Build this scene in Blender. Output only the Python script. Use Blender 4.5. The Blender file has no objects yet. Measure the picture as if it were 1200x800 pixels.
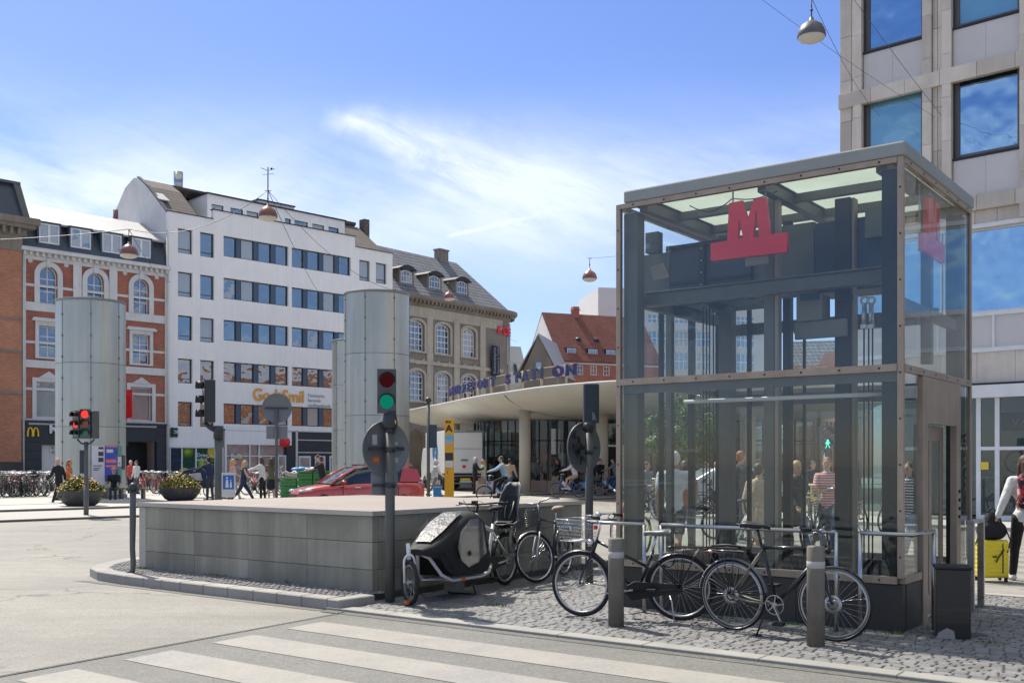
import bpy, bmesh, math, random
from mathutils import Vector, Matrix
rnd = random.Random(11)
SC = bpy.context.scene
COL = SC.collection
PI = math.pi
FPX, HOR, EYE = 1220.0, 543.0, 1.6
ZP = 0.12                      # level of the far plaza


def G(u, v, z=0.0):
 Y = (EYE - z) * FPX / (v - HOR)
 return Vector(((u - 600) / FPX * Y, Y, z))


def P(u, v, Y):
 return Vector(((u - 600) / FPX * Y, Y, EYE + (HOR - v) / FPX * Y))


# ------------------------------------------------------------------ materials
MATS = {}


def _nt(name):
 m = bpy.data.materials.new(name)
 m.use_nodes = True
 nt = m.node_tree
 for n in list(nt.nodes):
  nt.nodes.remove(n)
 out = nt.nodes.new('ShaderNodeOutputMaterial')
 return m, nt, out


def N(nt, kind, **kw):
 n = nt.nodes.new(kind)
 for k, v in kw.items():
  if k.startswith('i_'):
   n.inputs[k[2:].replace('_', ' ')].default_value = v
  elif k.startswith('n_'):
   n.inputs[int(k[2:])].default_value = v
  else:
   setattr(n, k, v)
 return n


def math_n(nt, op, a, b=None, c=None, clamp=False):
 n = nt.nodes.new('ShaderNodeMath')
 n.operation = op
 n.use_clamp = clamp
 for i, x in enumerate((a, b, c)):
  if x is None:
   continue
  if isinstance(x, (int, float)):
   n.inputs[i].default_value = x
  else:
   nt.links.new(x, n.inputs[i])
 return n.outputs[0]


def ramp(nt, fac, stops):
 n = nt.nodes.new('ShaderNodeValToRGB')
 cr = n.color_ramp
 while len(cr.elements) < len(stops):
  cr.elements.new(0.5)
 for e, (p, c) in zip(cr.elements, stops):
  e.position = p
  e.color = (c, c, c, 1) if isinstance(c, (int, float)) else (*c, 1)
 nt.links.new(fac, n.inputs[0])
 return n.outputs[0]


def mixc(nt, fac, a, b, mode='MIX'):
 n = nt.nodes.new('ShaderNodeMix')
 n.data_type = 'RGBA'
 n.blend_type = mode
 if isinstance(fac, (int, float)):
  n.inputs[0].default_value = fac
 else:
  nt.links.new(fac, n.inputs[0])
 for i, x in ((6, a), (7, b)):
  if isinstance(x, tuple):
   n.inputs[i].default_value = (*x[:3], 1)
  else:
   nt.links.new(x, n.inputs[i])
 return n.outputs[2]


def noise(nt, vec, scale, detail=4, rough=0.55, dist=0.0):
 n = nt.nodes.new('ShaderNodeTexNoise')
 n.inputs['Scale'].default_value = scale
 n.inputs['Detail'].default_value = detail
 n.inputs['Roughness'].default_value = rough
 n.inputs['Distortion'].default_value = dist
 nt.links.new(vec, n.inputs['Vector'])
 return n.outputs[0]


def mat(name, col, rough=0.6, metal=0.0, amt=0.12, scale=3.0, big=0.0, bigscale=0.4, bump=0.0, bscale=60.0,
  tone=1.0, spec=0.5, coat=0.0, trans=0.0, speck=0.0, rand=0.0, streak=0.0):
 """general weathered surface: soft mottling, large stains, optional per-face tone, fine bump"""
 if name in MATS:
  return MATS[name]
 m, nt, out = _nt(name)
 b = N(nt, 'ShaderNodeBsdfPrincipled')
 nt.links.new(b.outputs[0], out.inputs[0])
 tc = N(nt, 'ShaderNodeTexCoord')
 v = tc.outputs['Object']
 f = noise(nt, v, scale, 5, 0.6)
 k = math_n(nt, 'MULTIPLY_ADD', math_n(nt, 'SUBTRACT', f, 0.5), 2.6 * amt, 1.0)
 if big:
  g = noise(nt, v, bigscale, 4, 0.6, 0.4)
  k = math_n(nt, 'MULTIPLY', k, math_n(nt, 'MULTIPLY_ADD', math_n(nt, 'SUBTRACT', g, 0.5), 2.6 * big, 1.0))
 if streak:
  mp = N(nt, 'ShaderNodeMapping')
  mp.inputs['Scale'].default_value = (3.2, 3.2, 0.22)
  nt.links.new(v, mp.inputs[0])
  g = noise(nt, mp.outputs[0], 1.2, 4, 0.65)
  k = math_n(nt, 'MULTIPLY', k, math_n(nt, 'MULTIPLY_ADD', math_n(nt, 'SUBTRACT', g, 0.5), 2.4 * streak, 1.0))
 if speck:
  g = noise(nt, v, 130, 2, 0.8)
  k = math_n(nt, 'MULTIPLY', k, math_n(nt, 'MULTIPLY_ADD', math_n(nt, 'SUBTRACT', g, 0.5), 2.6 * speck, 1.0))
 at = N(nt, 'ShaderNodeAttribute', attribute_name='tone')
 k = math_n(nt, 'MULTIPLY', k, math_n(nt, 'MULTIPLY_ADD', at.outputs['Fac'], tone, 1.0))
 if rand:
  oi = N(nt, 'ShaderNodeObjectInfo')
  k = math_n(nt, 'MULTIPLY', k, math_n(nt, 'MULTIPLY_ADD', math_n(nt, 'SUBTRACT', oi.outputs['Random'], 0.5), rand * 2, 1.0))
 rgb = N(nt, 'ShaderNodeVectorMath', operation='SCALE')
 rgb.inputs[0].default_value = col
 nt.links.new(k, rgb.inputs['Scale'])
 nt.links.new(rgb.outputs[0], b.inputs['Base Color'])
 r = math_n(nt, 'MULTIPLY_ADD', math_n(nt, 'SUBTRACT', f, 0.5), 0.3, rough, True)
 nt.links.new(r, b.inputs['Roughness'])
 b.inputs['Metallic'].default_value = metal
 b.inputs['Specular IOR Level'].default_value = spec
 b.inputs['Coat Weight'].default_value = coat
 b.inputs['Coat Roughness'].default_value = 0.05
 if trans:
  b.inputs['Transmission Weight'].default_value = trans
 if bump:
  bn = N(nt, 'ShaderNodeBump')
  bn.inputs['Strength'].default_value = min(1.0, bump)
  bn.inputs['Distance'].default_value = 0.01 * max(1.0, bump)
  nt.links.new(noise(nt, v, bscale, 3, 0.7), bn.inputs['Height'])
  nt.links.new(bn.outputs[0], b.inputs['Normal'])
 MATS[name] = m
 return m


def glass_thin(name, tint=(0.85, 0.93, 0.9), refl=1.0, rough=0.0, dirt=0.05):
 """thin pane: see-through, mirrors the surroundings at grazing angles, a little dust"""
 m, nt, out = _nt(name)
 tr = N(nt, 'ShaderNodeBsdfTransparent')
 tr.inputs[0].default_value = (*tint, 1)
 gl = N(nt, 'ShaderNodeBsdfGlossy')
 gl.inputs['Roughness'].default_value = rough
 gl.inputs[0].default_value = (0.95, 0.98, 1, 1)
 df = N(nt, 'ShaderNodeBsdfDiffuse')
 df.inputs[0].default_value = (0.42, 0.45, 0.44, 1)
 lw = N(nt, 'ShaderNodeLayerWeight')
 fz = math_n(nt, 'MULTIPLY_ADD', math_n(nt, 'POWER', lw.outputs['Facing'], 5.0), 0.95, 0.045)
 mx = N(nt, 'ShaderNodeMixShader')
 nt.links.new(math_n(nt, 'MULTIPLY', fz, refl, clamp=True), mx.inputs[0])
 nt.links.new(tr.outputs[0], mx.inputs[1])
 nt.links.new(gl.outputs[0], mx.inputs[2])
 tc = N(nt, 'ShaderNodeTexCoord')
 d = math_n(nt, 'MULTIPLY', ramp(nt, noise(nt, tc.outputs['Object'], 2.2, 6, 0.7), [(0.35, 0.35), (0.75, 1.0)]), dirt)
 m2 = N(nt, 'ShaderNodeMixShader')
 nt.links.new(d, m2.inputs[0])
 nt.links.new(mx.outputs[0], m2.inputs[1])
 nt.links.new(df.outputs[0], m2.inputs[2])
 nt.links.new(m2.outputs[0], out.inputs[0])
 MATS[name] = m
 return m


def opal_glass(name, col, mixv):
 m, nt, out = _nt(name)
 tr = N(nt, 'ShaderNodeBsdfTransparent')
 tl = N(nt, 'ShaderNodeBsdfTranslucent')
 tl.inputs[0].default_value = (*col, 1)
 tc = N(nt, 'ShaderNodeTexCoord')
 f = math_n(nt, 'ADD', math_n(nt, 'MULTIPLY', math_n(nt, 'SUBTRACT', noise(nt, tc.outputs['Object'], 2.0, 5, 0.7), 0.5), 0.5), mixv, clamp=True)
 mx = N(nt, 'ShaderNodeMixShader')
 nt.links.new(f, mx.inputs[0])
 nt.links.new(tr.outputs[0], mx.inputs[1])
 nt.links.new(tl.outputs[0], mx.inputs[2])
 nt.links.new(mx.outputs[0], out.inputs[0])
 MATS[name] = m


def window_mat(name, base=(0.03, 0.04, 0.05), tint=(0.75, 0.85, 1.0), f0=0.35, wav=0.02, curtain=0.3, ccol=(0.42, 0.41, 0.38)):
 """window seen from the street: dark room with some blinds behind a reflecting, slightly wavy pane"""
 m, nt, out = _nt(name)
 tc = N(nt, 'ShaderNodeTexCoord')
 geo = N(nt, 'ShaderNodeNewGeometry')
 oi = N(nt, 'ShaderNodeObjectInfo')
 b = N(nt, 'ShaderNodeBsdfDiffuse')
 sc = N(nt, 'ShaderNodeSeparateXYZ')
 nt.links.new(tc.outputs['Object'], sc.inputs[0])
 n1 = noise(nt, tc.outputs['Object'], 0.9, 2, 0.5)
 w = N(nt, 'ShaderNodeTexWhiteNoise', noise_dimensions='1D')
 nt.links.new(math_n(nt, 'MULTIPLY', oi.outputs['Random'], 37.0), w.inputs['W'])
 has = math_n(nt, 'LESS_THAN', math_n(nt, 'ADD', w.outputs[0], math_n(nt, 'MULTIPLY', math_n(nt, 'SUBTRACT', n1, 0.5), 0.8)), curtain)
 c = mixc(nt, has, base, ccol)
 nt.links.new(c, b.inputs[0])
 gl = N(nt, 'ShaderNodeBsdfGlossy')
 gl.inputs[0].default_value = (*tint, 1)
 gl.inputs['Roughness'].default_value = 0.02
 bn = N(nt, 'ShaderNodeBump')
 bn.inputs['Strength'].default_value = 1.0
 bn.inputs['Distance'].default_value = wav
 nt.links.new(noise(nt, geo.outputs['Position'], 0.8, 2, 0.5), bn.inputs['Height'])
 nt.links.new(bn.outputs[0], gl.inputs['Normal'])
 fr = N(nt, 'ShaderNodeFresnel')
 fr.inputs[0].default_value = 1.5
 fac = math_n(nt, 'ADD', fr.outputs[0], math_n(nt, 'MULTIPLY', math_n(nt, 'SUBTRACT', 1.0, math_n(nt, 'MULTIPLY', has, 0.7)), f0), clamp=True)
 mx = N(nt, 'ShaderNodeMixShader')
 nt.links.new(fac, mx.inputs[0])
 nt.links.new(b.outputs[0], mx.inputs[1])
 nt.links.new(gl.outputs[0], mx.inputs[2])
 nt.links.new(mx.outputs[0], out.inputs[0])
 MATS[name] = m
 return m


def brick_mat(name, c1, c2, mortar, bw=0.24, bh=0.075, amt=0.2, rot=None, bump=0.3, ms=0.012, big=0.15):
 """bricks / tiles laid in local x-z"""
 m, nt, out = _nt(name)
 b = N(nt, 'ShaderNodeBsdfPrincipled')
 nt.links.new(b.outputs[0], out.inputs[0])
 tc = N(nt, 'ShaderNodeTexCoord')
 sp = N(nt, 'ShaderNodeSeparateXYZ')
 nt.links.new(tc.outputs['Object'], sp.inputs[0])
 cb = N(nt, 'ShaderNodeCombineXYZ')
 nt.links.new(math_n(nt, 'ADD', sp.outputs[0], sp.outputs[1]), cb.inputs[0])
 nt.links.new(sp.outputs[2], cb.inputs[1])
 br = N(nt, 'ShaderNodeTexBrick')
 nt.links.new(cb.outputs[0], br.inputs['Vector'])
 br.inputs['Scale'].default_value = 1.0
 br.inputs['Brick Width'].default_value = bw
 br.inputs['Row Height'].default_value = bh
 br.inputs['Mortar Size'].default_value = ms
 br.inputs['Color1'].default_value = (*c1, 1)
 br.inputs['Color2'].default_value = (*c2, 1)
 br.inputs['Mortar'].default_value = (*mortar, 1)
 f = noise(nt, tc.outputs['Object'], 0.5, 5, 0.65)
 k = math_n(nt, 'MULTIPLY_ADD', math_n(nt, 'SUBTRACT', f, 0.5), 2.6 * big, 1.0)
 f2 = noise(nt, tc.outputs['Object'], 7, 3, 0.65)
 k = math_n(nt, 'MULTIPLY', k, math_n(nt, 'MULTIPLY_ADD', math_n(nt, 'SUBTRACT', f2, 0.5), 2 * amt, 1.0))
 vm = N(nt, 'ShaderNodeVectorMath', operation='SCALE')
 nt.links.new(br.outputs[0], vm.inputs[0])
 nt.links.new(k, vm.inputs['Scale'])
 nt.links.new(vm.outputs[0], b.inputs['Base Color'])
 b.inputs['Roughness'].default_value = 0.85
 bn = N(nt, 'ShaderNodeBump')
 bn.invert = True
 bn.inputs['Strength'].default_value = bump
 bn.inputs['Distance'].default_value = 0.02
 nt.links.new(br.outputs[1], bn.inputs['Height'])
 nt.links.new(bn.outputs[0], b.inputs['Normal'])
 MATS[name] = m
 return m


def emit_mat(name, col, s):
 m, nt, out = _nt(name)
 e = N(nt, 'ShaderNodeEmission')
 e.inputs[0].default_value = (*col, 1)
 e.inputs[1].default_value = s
 nt.links.new(e.outputs[0], out.inputs[0])
 MATS[name] = m
 return m


def asphalt_mat(name, col, patch=0.12, cracks=True):
 m, nt, out = _nt(name)
 b = N(nt, 'ShaderNodeBsdfPrincipled')
 nt.links.new(b.outputs[0], out.inputs[0])
 geo = N(nt, 'ShaderNodeNewGeometry')
 v = geo.outputs['Position']
 fine = noise(nt, v, 42, 4, 0.85)
 mid = noise(nt, v, 4, 5, 0.65)
 big = noise(nt, v, 0.22, 5, 0.6, 0.6)
 k = math_n(nt, 'MULTIPLY_ADD', math_n(nt, 'SUBTRACT', fine, 0.5), 2.0, 1.0)
 k = math_n(nt, 'MULTIPLY', k, math_n(nt, 'MULTIPLY_ADD', math_n(nt, 'SUBTRACT', mid, 0.5), 0.35, 1.0))
 k = math_n(nt, 'MULTIPLY', k, math_n(nt, 'MULTIPLY_ADD', math_n(nt, 'SUBTRACT', big, 0.5), 2.6 * patch, 1.0))
 mp = N(nt, 'ShaderNodeMapping')
 mp.inputs['Rotation'].default_value = (0, 0, 0.64)
 mp.inputs['Scale'].default_value = (0.12, 1.3, 1)
 nt.links.new(v, mp.inputs[0])
 k = math_n(nt, 'MULTIPLY', k, math_n(nt, 'MULTIPLY_ADD', math_n(nt, 'SUBTRACT', noise(nt, mp.outputs[0], 1.0, 4, 0.6), 0.5), 0.5, 1.0))
 if cracks:
  vo = N(nt, 'ShaderNodeTexVoronoi', feature='DISTANCE_TO_EDGE')
  vo.inputs['Scale'].default_value = 0.28
  dn = N(nt, 'ShaderNodeVectorMath', operation='ADD')
  nz = N(nt, 'ShaderNodeTexNoise')
  nz.inputs['Scale'].default_value = 1.3
  nt.links.new(v, nz.inputs['Vector'])
  nt.links.new(v, dn.inputs[0])
  nt.links.new(nz.outputs[1], dn.inputs[1])
  nt.links.new(dn.outputs[0], vo.inputs['Vector'])
  ck = ramp(nt, vo.outputs['Distance'], [(0.0, 0.5), (0.009, 1.0)])
  k = math_n(nt, 'MULTIPLY', k, ck)
 k = math_n(nt, 'MULTIPLY', k, math_n(nt, 'MULTIPLY_ADD', math_n(nt, 'SUBTRACT', noise(nt, v, 17, 3, 0.8), 0.5), 0.7, 1.0))
 # tar spots and old gum
 v2 = N(nt, 'ShaderNodeTexVoronoi')
 v2.inputs['Scale'].default_value = 2.3
 nt.links.new(v, v2.inputs['Vector'])
 k = math_n(nt, 'MULTIPLY', k, ramp(nt, v2.outputs['Distance'], [(0.03, 0.72), (0.05, 1.0)]))
 vm = N(nt, 'ShaderNodeVectorMath', operation='SCALE')
 vm.inputs[0].default_value = col
 nt.links.new(k, vm.inputs['Scale'])
 nt.links.new(vm.outputs[0], b.inputs['Base Color'])
 b.inputs['Roughness'].default_value = 0.8
 bn = N(nt, 'ShaderNodeBump')
 bn.inputs['Strength'].default_value = 0.5
 bn.inputs['Distance'].default_value = 0.006
 nt.links.new(fine, bn.inputs['Height'])
 nt.links.new(bn.outputs[0], b.inputs['Normal'])
 MATS[name] = m
 return m


def paint_mat(name, col=(0.31, 0.29, 0.25)):
 """road paint, worn through to the stones in places"""
 m, nt, out = _nt(name)
 b = N(nt, 'ShaderNodeBsdfPrincipled')
 nt.links.new(b.outputs[0], out.inputs[0])
 geo = N(nt, 'ShaderNodeNewGeometry')
 v = geo.outputs['Position']
 w = noise(nt, v, 26, 6, 0.8)
 w2 = noise(nt, v, 1.1, 4, 0.6)
 f = ramp(nt, math_n(nt, 'ADD', w, math_n(nt, 'MULTIPLY', math_n(nt, 'SUBTRACT', w2, 0.5), 0.45)), [(0.40, 0.0), (0.52, 1.0)])
 c = mixc(nt, f, (0.25, 0.24, 0.23), col)
 k = math_n(nt, 'MULTIPLY_ADD', math_n(nt, 'SUBTRACT', noise(nt, v, 3, 4, 0.6), 0.5), 0.35, 1.0)
 vm = N(nt, 'ShaderNodeVectorMath', operation='SCALE')
 nt.links.new(c, vm.inputs[0])
 nt.links.new(k, vm.inputs['Scale'])
 nt.links.new(vm.outputs[0], b.inputs['Base Color'])
 b.inputs['Roughness'].default_value = 0.75
 MATS[name] = m
 return m


# ------------------------------------------------------------------ mesh builder
class MB:
 def __init__(self, M=None):
  self.v, self.f, self.m, self.s, self.t = [], [], [], [], []
  self.M = M

 def add(self, vs, fs, m=0, smooth=False, tone=0.0):
  o = len(self.v)
  if self.M is not None:
   vs = [self.M @ Vector(p) for p in vs]
  self.v += [tuple(p) for p in vs]
  for f in fs:
   self.f.append([i + o for i in f])
   self.m.append(m)
   self.s.append(smooth)
   self.t.append(tone)
  return self

 def box(self, x0, y0, z0, x1, y1, z1, m=0, tone=0.0):
  vs = [(x0, y0, z0), (x1, y0, z0), (x1, y1, z0), (x0, y1, z0), (x0, y0, z1), (x1, y0, z1), (x1, y1, z1), (x0, y1, z1)]
  return self.add(vs, [(0, 3, 2, 1), (4, 5, 6, 7), (0, 1, 5, 4), (1, 2, 6, 5), (2, 3, 7, 6), (3, 0, 4, 7)], m, False, tone)

 def bar(self, a, b, w, h, up=(0, 0, 1), m=0, tone=0.0):
  a, b = Vector(a), Vector(b)
  d = (b - a).normalized()
  s = d.cross(Vector(up))
  if s.length < 1e-4:
   s = d.cross(Vector((1, 0, 0)))
  s.normalize()
  t = s.cross(d)
  s *= w / 2
  t *= h / 2
  vs = [a - s - t, a + s - t, a + s + t, a - s + t, b - s - t, b + s - t, b + s + t, b - s + t]
  return self.add(vs, [(0, 3, 2, 1), (4, 5, 6, 7), (0, 1, 5, 4), (1, 2, 6, 5), (2, 3, 7, 6), (3, 0, 4, 7)], m, False, tone)

 def tube(self, pts, r, n=8, m=0, caps=True, closed=False, smooth=True):
  pts = [Vector(p) for p in pts]
  k = len(pts)
  rs = r if isinstance(r, (list, tuple)) else [r] * k
  vs, fs = [], []
  prev = None
  for i, p in enumerate(pts):
   if closed:
    d = pts[(i + 1) % k] - pts[i - 1]
   else:
    d = pts[min(i + 1, k - 1)] - pts[max(i - 1, 0)]
   d.normalize()
   if prev is None:
    a = Vector((0, 0, 1)) if abs(d.z) < 0.9 else Vector((1, 0, 0))
    s = d.cross(a).normalized()
   else:
    s = (prev - d * prev.dot(d)).normalized()
   prev = s
   t = d.cross(s)
   for j in range(n):
    q = 2 * PI * j / n
    vs.append(p + (s * math.cos(q) + t * math.sin(q)) * rs[i])
  for i in range(k if closed else k - 1):
   for j in range(n):
    a0, a1 = i * n + j, i * n + (j + 1) % n
    b0, b1 = ((i + 1) % k) * n + j, ((i + 1) % k) * n + (j + 1) % n
    fs.append((a0, a1, b1, b0))
  self.add(vs, fs, m, smooth)
  if caps and not closed:
   o = len(self.v) - k * n
   self.f.append([o + j for j in reversed(range(n))])
   self.f.append([o + (k - 1) * n + j for j in range(n)])
   self.m += [m, m]
   self.s += [False, False]
   self.t += [0.0, 0.0]
  return self

 def lathe(self, prof, c=(0, 0, 0), n=24, m=0, ax='z', smooth=True):
  vs, fs = [], []
  for (r, z) in prof:
   for j in range(n):
    a = 2 * PI * j / n
    x, y = r * math.cos(a), r * math.sin(a)
    p = (x, y, z) if ax == 'z' else ((x, z, y) if ax == 'y' else (z, x, y))
    vs.append((p[0] + c[0], p[1] + c[1], p[2] + c[2]))
  for i in range(len(prof) - 1):
   for j in range(n):
    q = (i * n + j, i * n + (j + 1) % n, (i + 1) * n + (j + 1) % n, (i + 1) * n + j)
    fs.append(q if ax != 'y' else q[::-1])
  return self.add(vs, fs, m, smooth)

 def cyl(self, a, b, r, n=12, m=0, r2=None):
  return self.tube([a, b], [r, r if r2 is None else r2], n, m)

 def prism(self, pts, ext, m=0, tone=0.0, smooth=False):
  k = len(pts)
  e = Vector(ext)
  vs = [Vector(p) for p in pts] + [Vector(p) + e for p in pts]
  fs = [tuple(reversed(range(k))), tuple(range(k, 2 * k))]
  fs += [(i, (i + 1) % k, (i + 1) % k + k, i + k) for i in range(k)]
  return self.add(vs, fs, m, smooth, tone)

 def torus(self, c, R_, r, ax='y', n=32, k=8, m=0, sx=1.0):
  pts = []
  for i in range(n):
   a = 2 * PI * i / n
   x, z = R_ * math.cos(a), R_ * math.sin(a)
   pts.append({'y': (c[0] + x, c[1], c[2] + z), 'z': (c[0] + x, c[1] + z, c[2]), 'x': (c[0], c[1] + x, c[2] + z)}[ax])
  return self.tube(pts, r, k, m, closed=True)

 def ell(self, c, r, n=12, k=8, m=0, R3=None):
  vs, fs = [], []
  for i in range(k + 1):
   t = PI * i / k
   for j in range(n):
    a = 2 * PI * j / n
    p = Vector((r[0] * math.sin(t) * math.cos(a), r[1] * math.sin(t) * math.sin(a), r[2] * math.cos(t)))
    if R3 is not None:
     p = R3 @ p
    vs.append(p + Vector(c))
  for i in range(k):
   for j in range(n):
    fs.append((i * n + j, (i + 1) * n + j, (i + 1) * n + (j + 1) % n, i * n + (j + 1) % n))
  return self.add(vs, fs, m, True)

 def mesh(self, name, mats):
  me = bpy.data.meshes.new(name)
  me.from_pydata(self.v, [], self.f)
  for x in (mats if isinstance(mats, (list, tuple)) else [mats]):
   me.materials.append(MATS[x] if isinstance(x, str) else x)
  me.polygons.foreach_set('material_index', self.m)
  me.polygons.foreach_set('use_smooth', self.s)
  if any(self.t):
   at = me.attributes.new('tone', 'FLOAT', 'FACE')
   at.data.foreach_set('value', self.t)
  me.update()
  return me

 def build(self, name, mats, parent=None, loc=None, bevel=0.0, rz=0.0):
  o = bpy.data.objects.new(name, self.mesh(name, mats))
  COL.objects.link(o)
  if parent is not None:
   o.parent = parent
  if loc is not None:
   o.location = loc
  o.rotation_euler.z = rz
  if bevel:
   b = o.modifiers.new('bevel', 'BEVEL')
   b.width = bevel
   b.segments = 2
   b.limit_method = 'ANGLE'
   b.angle_limit = 0.7
  return o


def tag(o, label=None, cat=None, group=None, kind=None):
 if label:
  o['label'] = label
 if cat:
  o['category'] = cat
 if group:
  o['group'] = group
 if kind:
  o['kind'] = kind
 return o


def thing(name, label, cat, loc=(0, 0, 0), rz=0.0, group=None):
 o = bpy.data.objects.new(name, None)
 o.empty_display_size = 0.2
 COL.objects.link(o)
 o.location = loc
 o.rotation_euler.z = rz
 return tag(o, label, cat, group)


def struct(mb, name, mats):
 return tag(mb.build(name, mats), kind='structure')


def copy_tree(o, parent=None):
 c = o.copy()
 COL.objects.link(c)
 c.parent = parent
 for ch in list(o.children):
  copy_tree(ch, c)
 return c


def dup(o, loc, rz, label=None, group=None, lean=0.0):
 c = copy_tree(o)
 c.location = loc
 c.rotation_euler = (lean, 0, rz)
 if label:
  c['label'] = label
 if group:
  c['group'] = group
 return c


def fill2d(outer, holes, depth):
 """flat outline with openings, extruded; returned in x-z with y from 0 to depth"""
 cu = bpy.data.curves.new('outline', 'CURVE')
 cu.dimensions = '2D'
 cu.fill_mode = 'BOTH'
 cu.extrude = depth / 2
 for pts in [outer] + list(holes):
  s = cu.splines.new('POLY')
  s.points.add(len(pts) - 1)
  for i, (x, z) in enumerate(pts):
   s.points[i].co = (x, z, 0, 1)
  s.use_cyclic_u = True
 ob = bpy.data.objects.new('outline', cu)
 me = bpy.data.meshes.new_from_object(ob)
 vs = [(v.co.x, depth / 2 - v.co.z, v.co.y) for v in me.vertices]
 fs = [tuple(p.vertices) for p in me.polygons]
 bpy.data.objects.remove(ob)
 bpy.data.curves.remove(cu)
 bpy.data.meshes.remove(me)
 return vs, fs


def text_geo(s, size, depth=0.02, bold=0.0, sx=1.0, align='LEFT', spacing=1.0, shear=0.0):
 cu = bpy.data.curves.new('words', 'FONT')
 cu.body = s
 cu.size = size
 cu.extrude = depth / 2
 cu.offset = bold
 cu.align_x = align
 cu.space_character = spacing
 cu.shear = shear
 cu.resolution_u = 3
 ob = bpy.data.objects.new('words', cu)
 me = bpy.data.meshes.new_from_object(ob)
 vs = [(v.co.x * sx, -v.co.z - depth / 2, v.co.y) for v in me.vertices]
 fs = [tuple(p.vertices) for p in me.polygons]
 bpy.data.objects.remove(ob)
 bpy.data.curves.remove(cu)
 bpy.data.meshes.remove(me)
 return vs, fs


def add_text(mb, s, x, y, z, size, m=0, **kw):
 vs, fs = text_geo(s, size, **kw)
 mb.add([(a + x, b + y, c + z) for a, b, c in vs], fs, m)
 return mb


def rect(x0, z0, x1, z1):
 return [(x0, z0), (x1, z0), (x1, z1), (x0, z1)]


def arch(x0, z0, x1, z1, n=10, rise=None):
 r = (x1 - x0) / 2
 rise = r if rise is None else rise
 cx = (x0 + x1) / 2
 return [(x0, z0), (x1, z0)] + [(cx + r * math.cos(PI * i / n), z1 - rise + rise * math.sin(PI * i / n)) for i in range(n + 1)]


# ---------------------------------------------------------------- palette
C = mat
C('steel_bronze', (0.38, 0.30, 0.225), 0.42, 0.35, 0.22, 5, 0.12, streak=0.25)
C('steel_grey', (0.13, 0.13, 0.13), 0.5, 0.4, 0.12, 3, streak=0.2)
C('roof_trim', (0.31, 0.325, 0.305), 0.55, 0.25, 0.10, 3, big=0.15)
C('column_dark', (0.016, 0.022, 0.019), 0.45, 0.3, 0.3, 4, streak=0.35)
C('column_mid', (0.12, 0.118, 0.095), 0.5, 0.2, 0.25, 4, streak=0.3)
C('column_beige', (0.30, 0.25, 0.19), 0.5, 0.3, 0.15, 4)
C('machine_blue', (0.035, 0.055, 0.07), 0.45, 0.2, 0.2, 3, 0.15)
C('machine_grey', (0.19, 0.18, 0.145), 0.55, 0.1, 0.2, 4)
C('rubber', (0.012, 0.012, 0.012), 0.75, 0, 0.2, 20)
C('black_metal', (0.008, 0.008, 0.009), 0.35, 0.0, 0.15, 12, coat=0.4)
C('black_plastic', (0.010, 0.010, 0.011), 0.55, 0, 0.15, 12)
C('chrome', (0.62, 0.62, 0.62), 0.22, 1.0, 0.08, 10)
C('alloy', (0.45, 0.45, 0.45), 0.4, 0.9, 0.1, 10)
C('stainless', (0.48, 0.47, 0.45), 0.3, 0.95, 0.12, 6)
C('white_paint', (0.72, 0.72, 0.70), 0.35, 0, 0.06, 6, coat=0.3)
C('granite_dark', (0.045, 0.043, 0.037), 0.5, 0, 0.25, 5, 0.3, 0.8, 0.2, 80, speck=0.3)
C('granite_wall', (0.285, 0.27, 0.215), 0.75, 0, 0.2, 2.2, 0.42, 0.7, 0.3, 90, speck=0.3, streak=0.42)
C('granite_cap', (0.29, 0.245, 0.21), 0.75, 0, 0.12, 2, 0.12, 0.5, 0.2, 90, speck=0.2)
C('granite_pale', (0.46, 0.43, 0.38), 0.75, 0, 0.12, 2, 0.12, 0.5, 0.2, 90, speck=0.2)
C('kerb_stone', (0.33, 0.315, 0.285), 0.8, 0, 0.18, 2, 0.2, 0.6, 0.3, 80, speck=0.25)
C('kerb_dark', (0.15, 0.13, 0.11), 0.8, 0, 0.18, 2, 0.2, 0.6, 0.3, 80, speck=0.25)
C('sett', (0.19, 0.185, 0.18), 0.62, 0, 0.3, 9, 0.2, 0.5, 0.6, 70, speck=0.22)
C('sett_joint', (0.075, 0.07, 0.062), 0.9, 0, 0.3, 6, 0.2, 0.8, 0.5, 60)
C('plaza_stone', (0.42, 0.405, 0.37), 0.8, 0, 0.12, 1.2, 0.12, 0.1, 0.2, 60, speck=0.15)
C('lane_stone', (0.37, 0.355, 0.32), 0.8, 0, 0.12, 1.2, 0.12, 0.15, 0.2, 60, speck=0.15)
asphalt_mat('asphalt', (0.24, 0.226, 0.196), 0.34)
asphalt_mat('asphalt_band', (0.165, 0.16, 0.145), 0.22, False)
paint_mat('road_paint')
C('traffic_grey', (0.10, 0.103, 0.098), 0.5, 0.1, 0.18, 6, streak=0.15)
C('traffic_dark', (0.035, 0.038, 0.042), 0.5, 0.0, 0.15, 6)
C('sign_back', (0.185, 0.195, 0.20), 0.5, 0.2, 0.14, 5, 0.12, 1.5)
C('sticker_white', (0.42, 0.41, 0.38), 0.6)
C('sticker_red', (0.55, 0.07, 0.03), 0.6)
C('sticker_yellow', (0.75, 0.55, 0.05), 0.6)
C('bollard_stone', (0.17, 0.155, 0.125), 0.75, 0, 0.25, 6, 0.25, 2.5, 0.3, 70, speck=0.2, streak=0.3)
C('sign_red', (0.78, 0.008, 0.018), 0.4, 0, 0.12, 3, coat=0.2)
C('sign_red_light', (0.75, 0.05, 0.06), 0.4, 0, 0.08, 3)
C('led_green', (0.02, 0.5, 0.3), 0.3)
emit_mat('lens_green_lit', (0.01, 0.40, 0.26), 0.30)
emit_mat('lens_red_dim', (0.45, 0.05, 0.07), 0.06)
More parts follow.
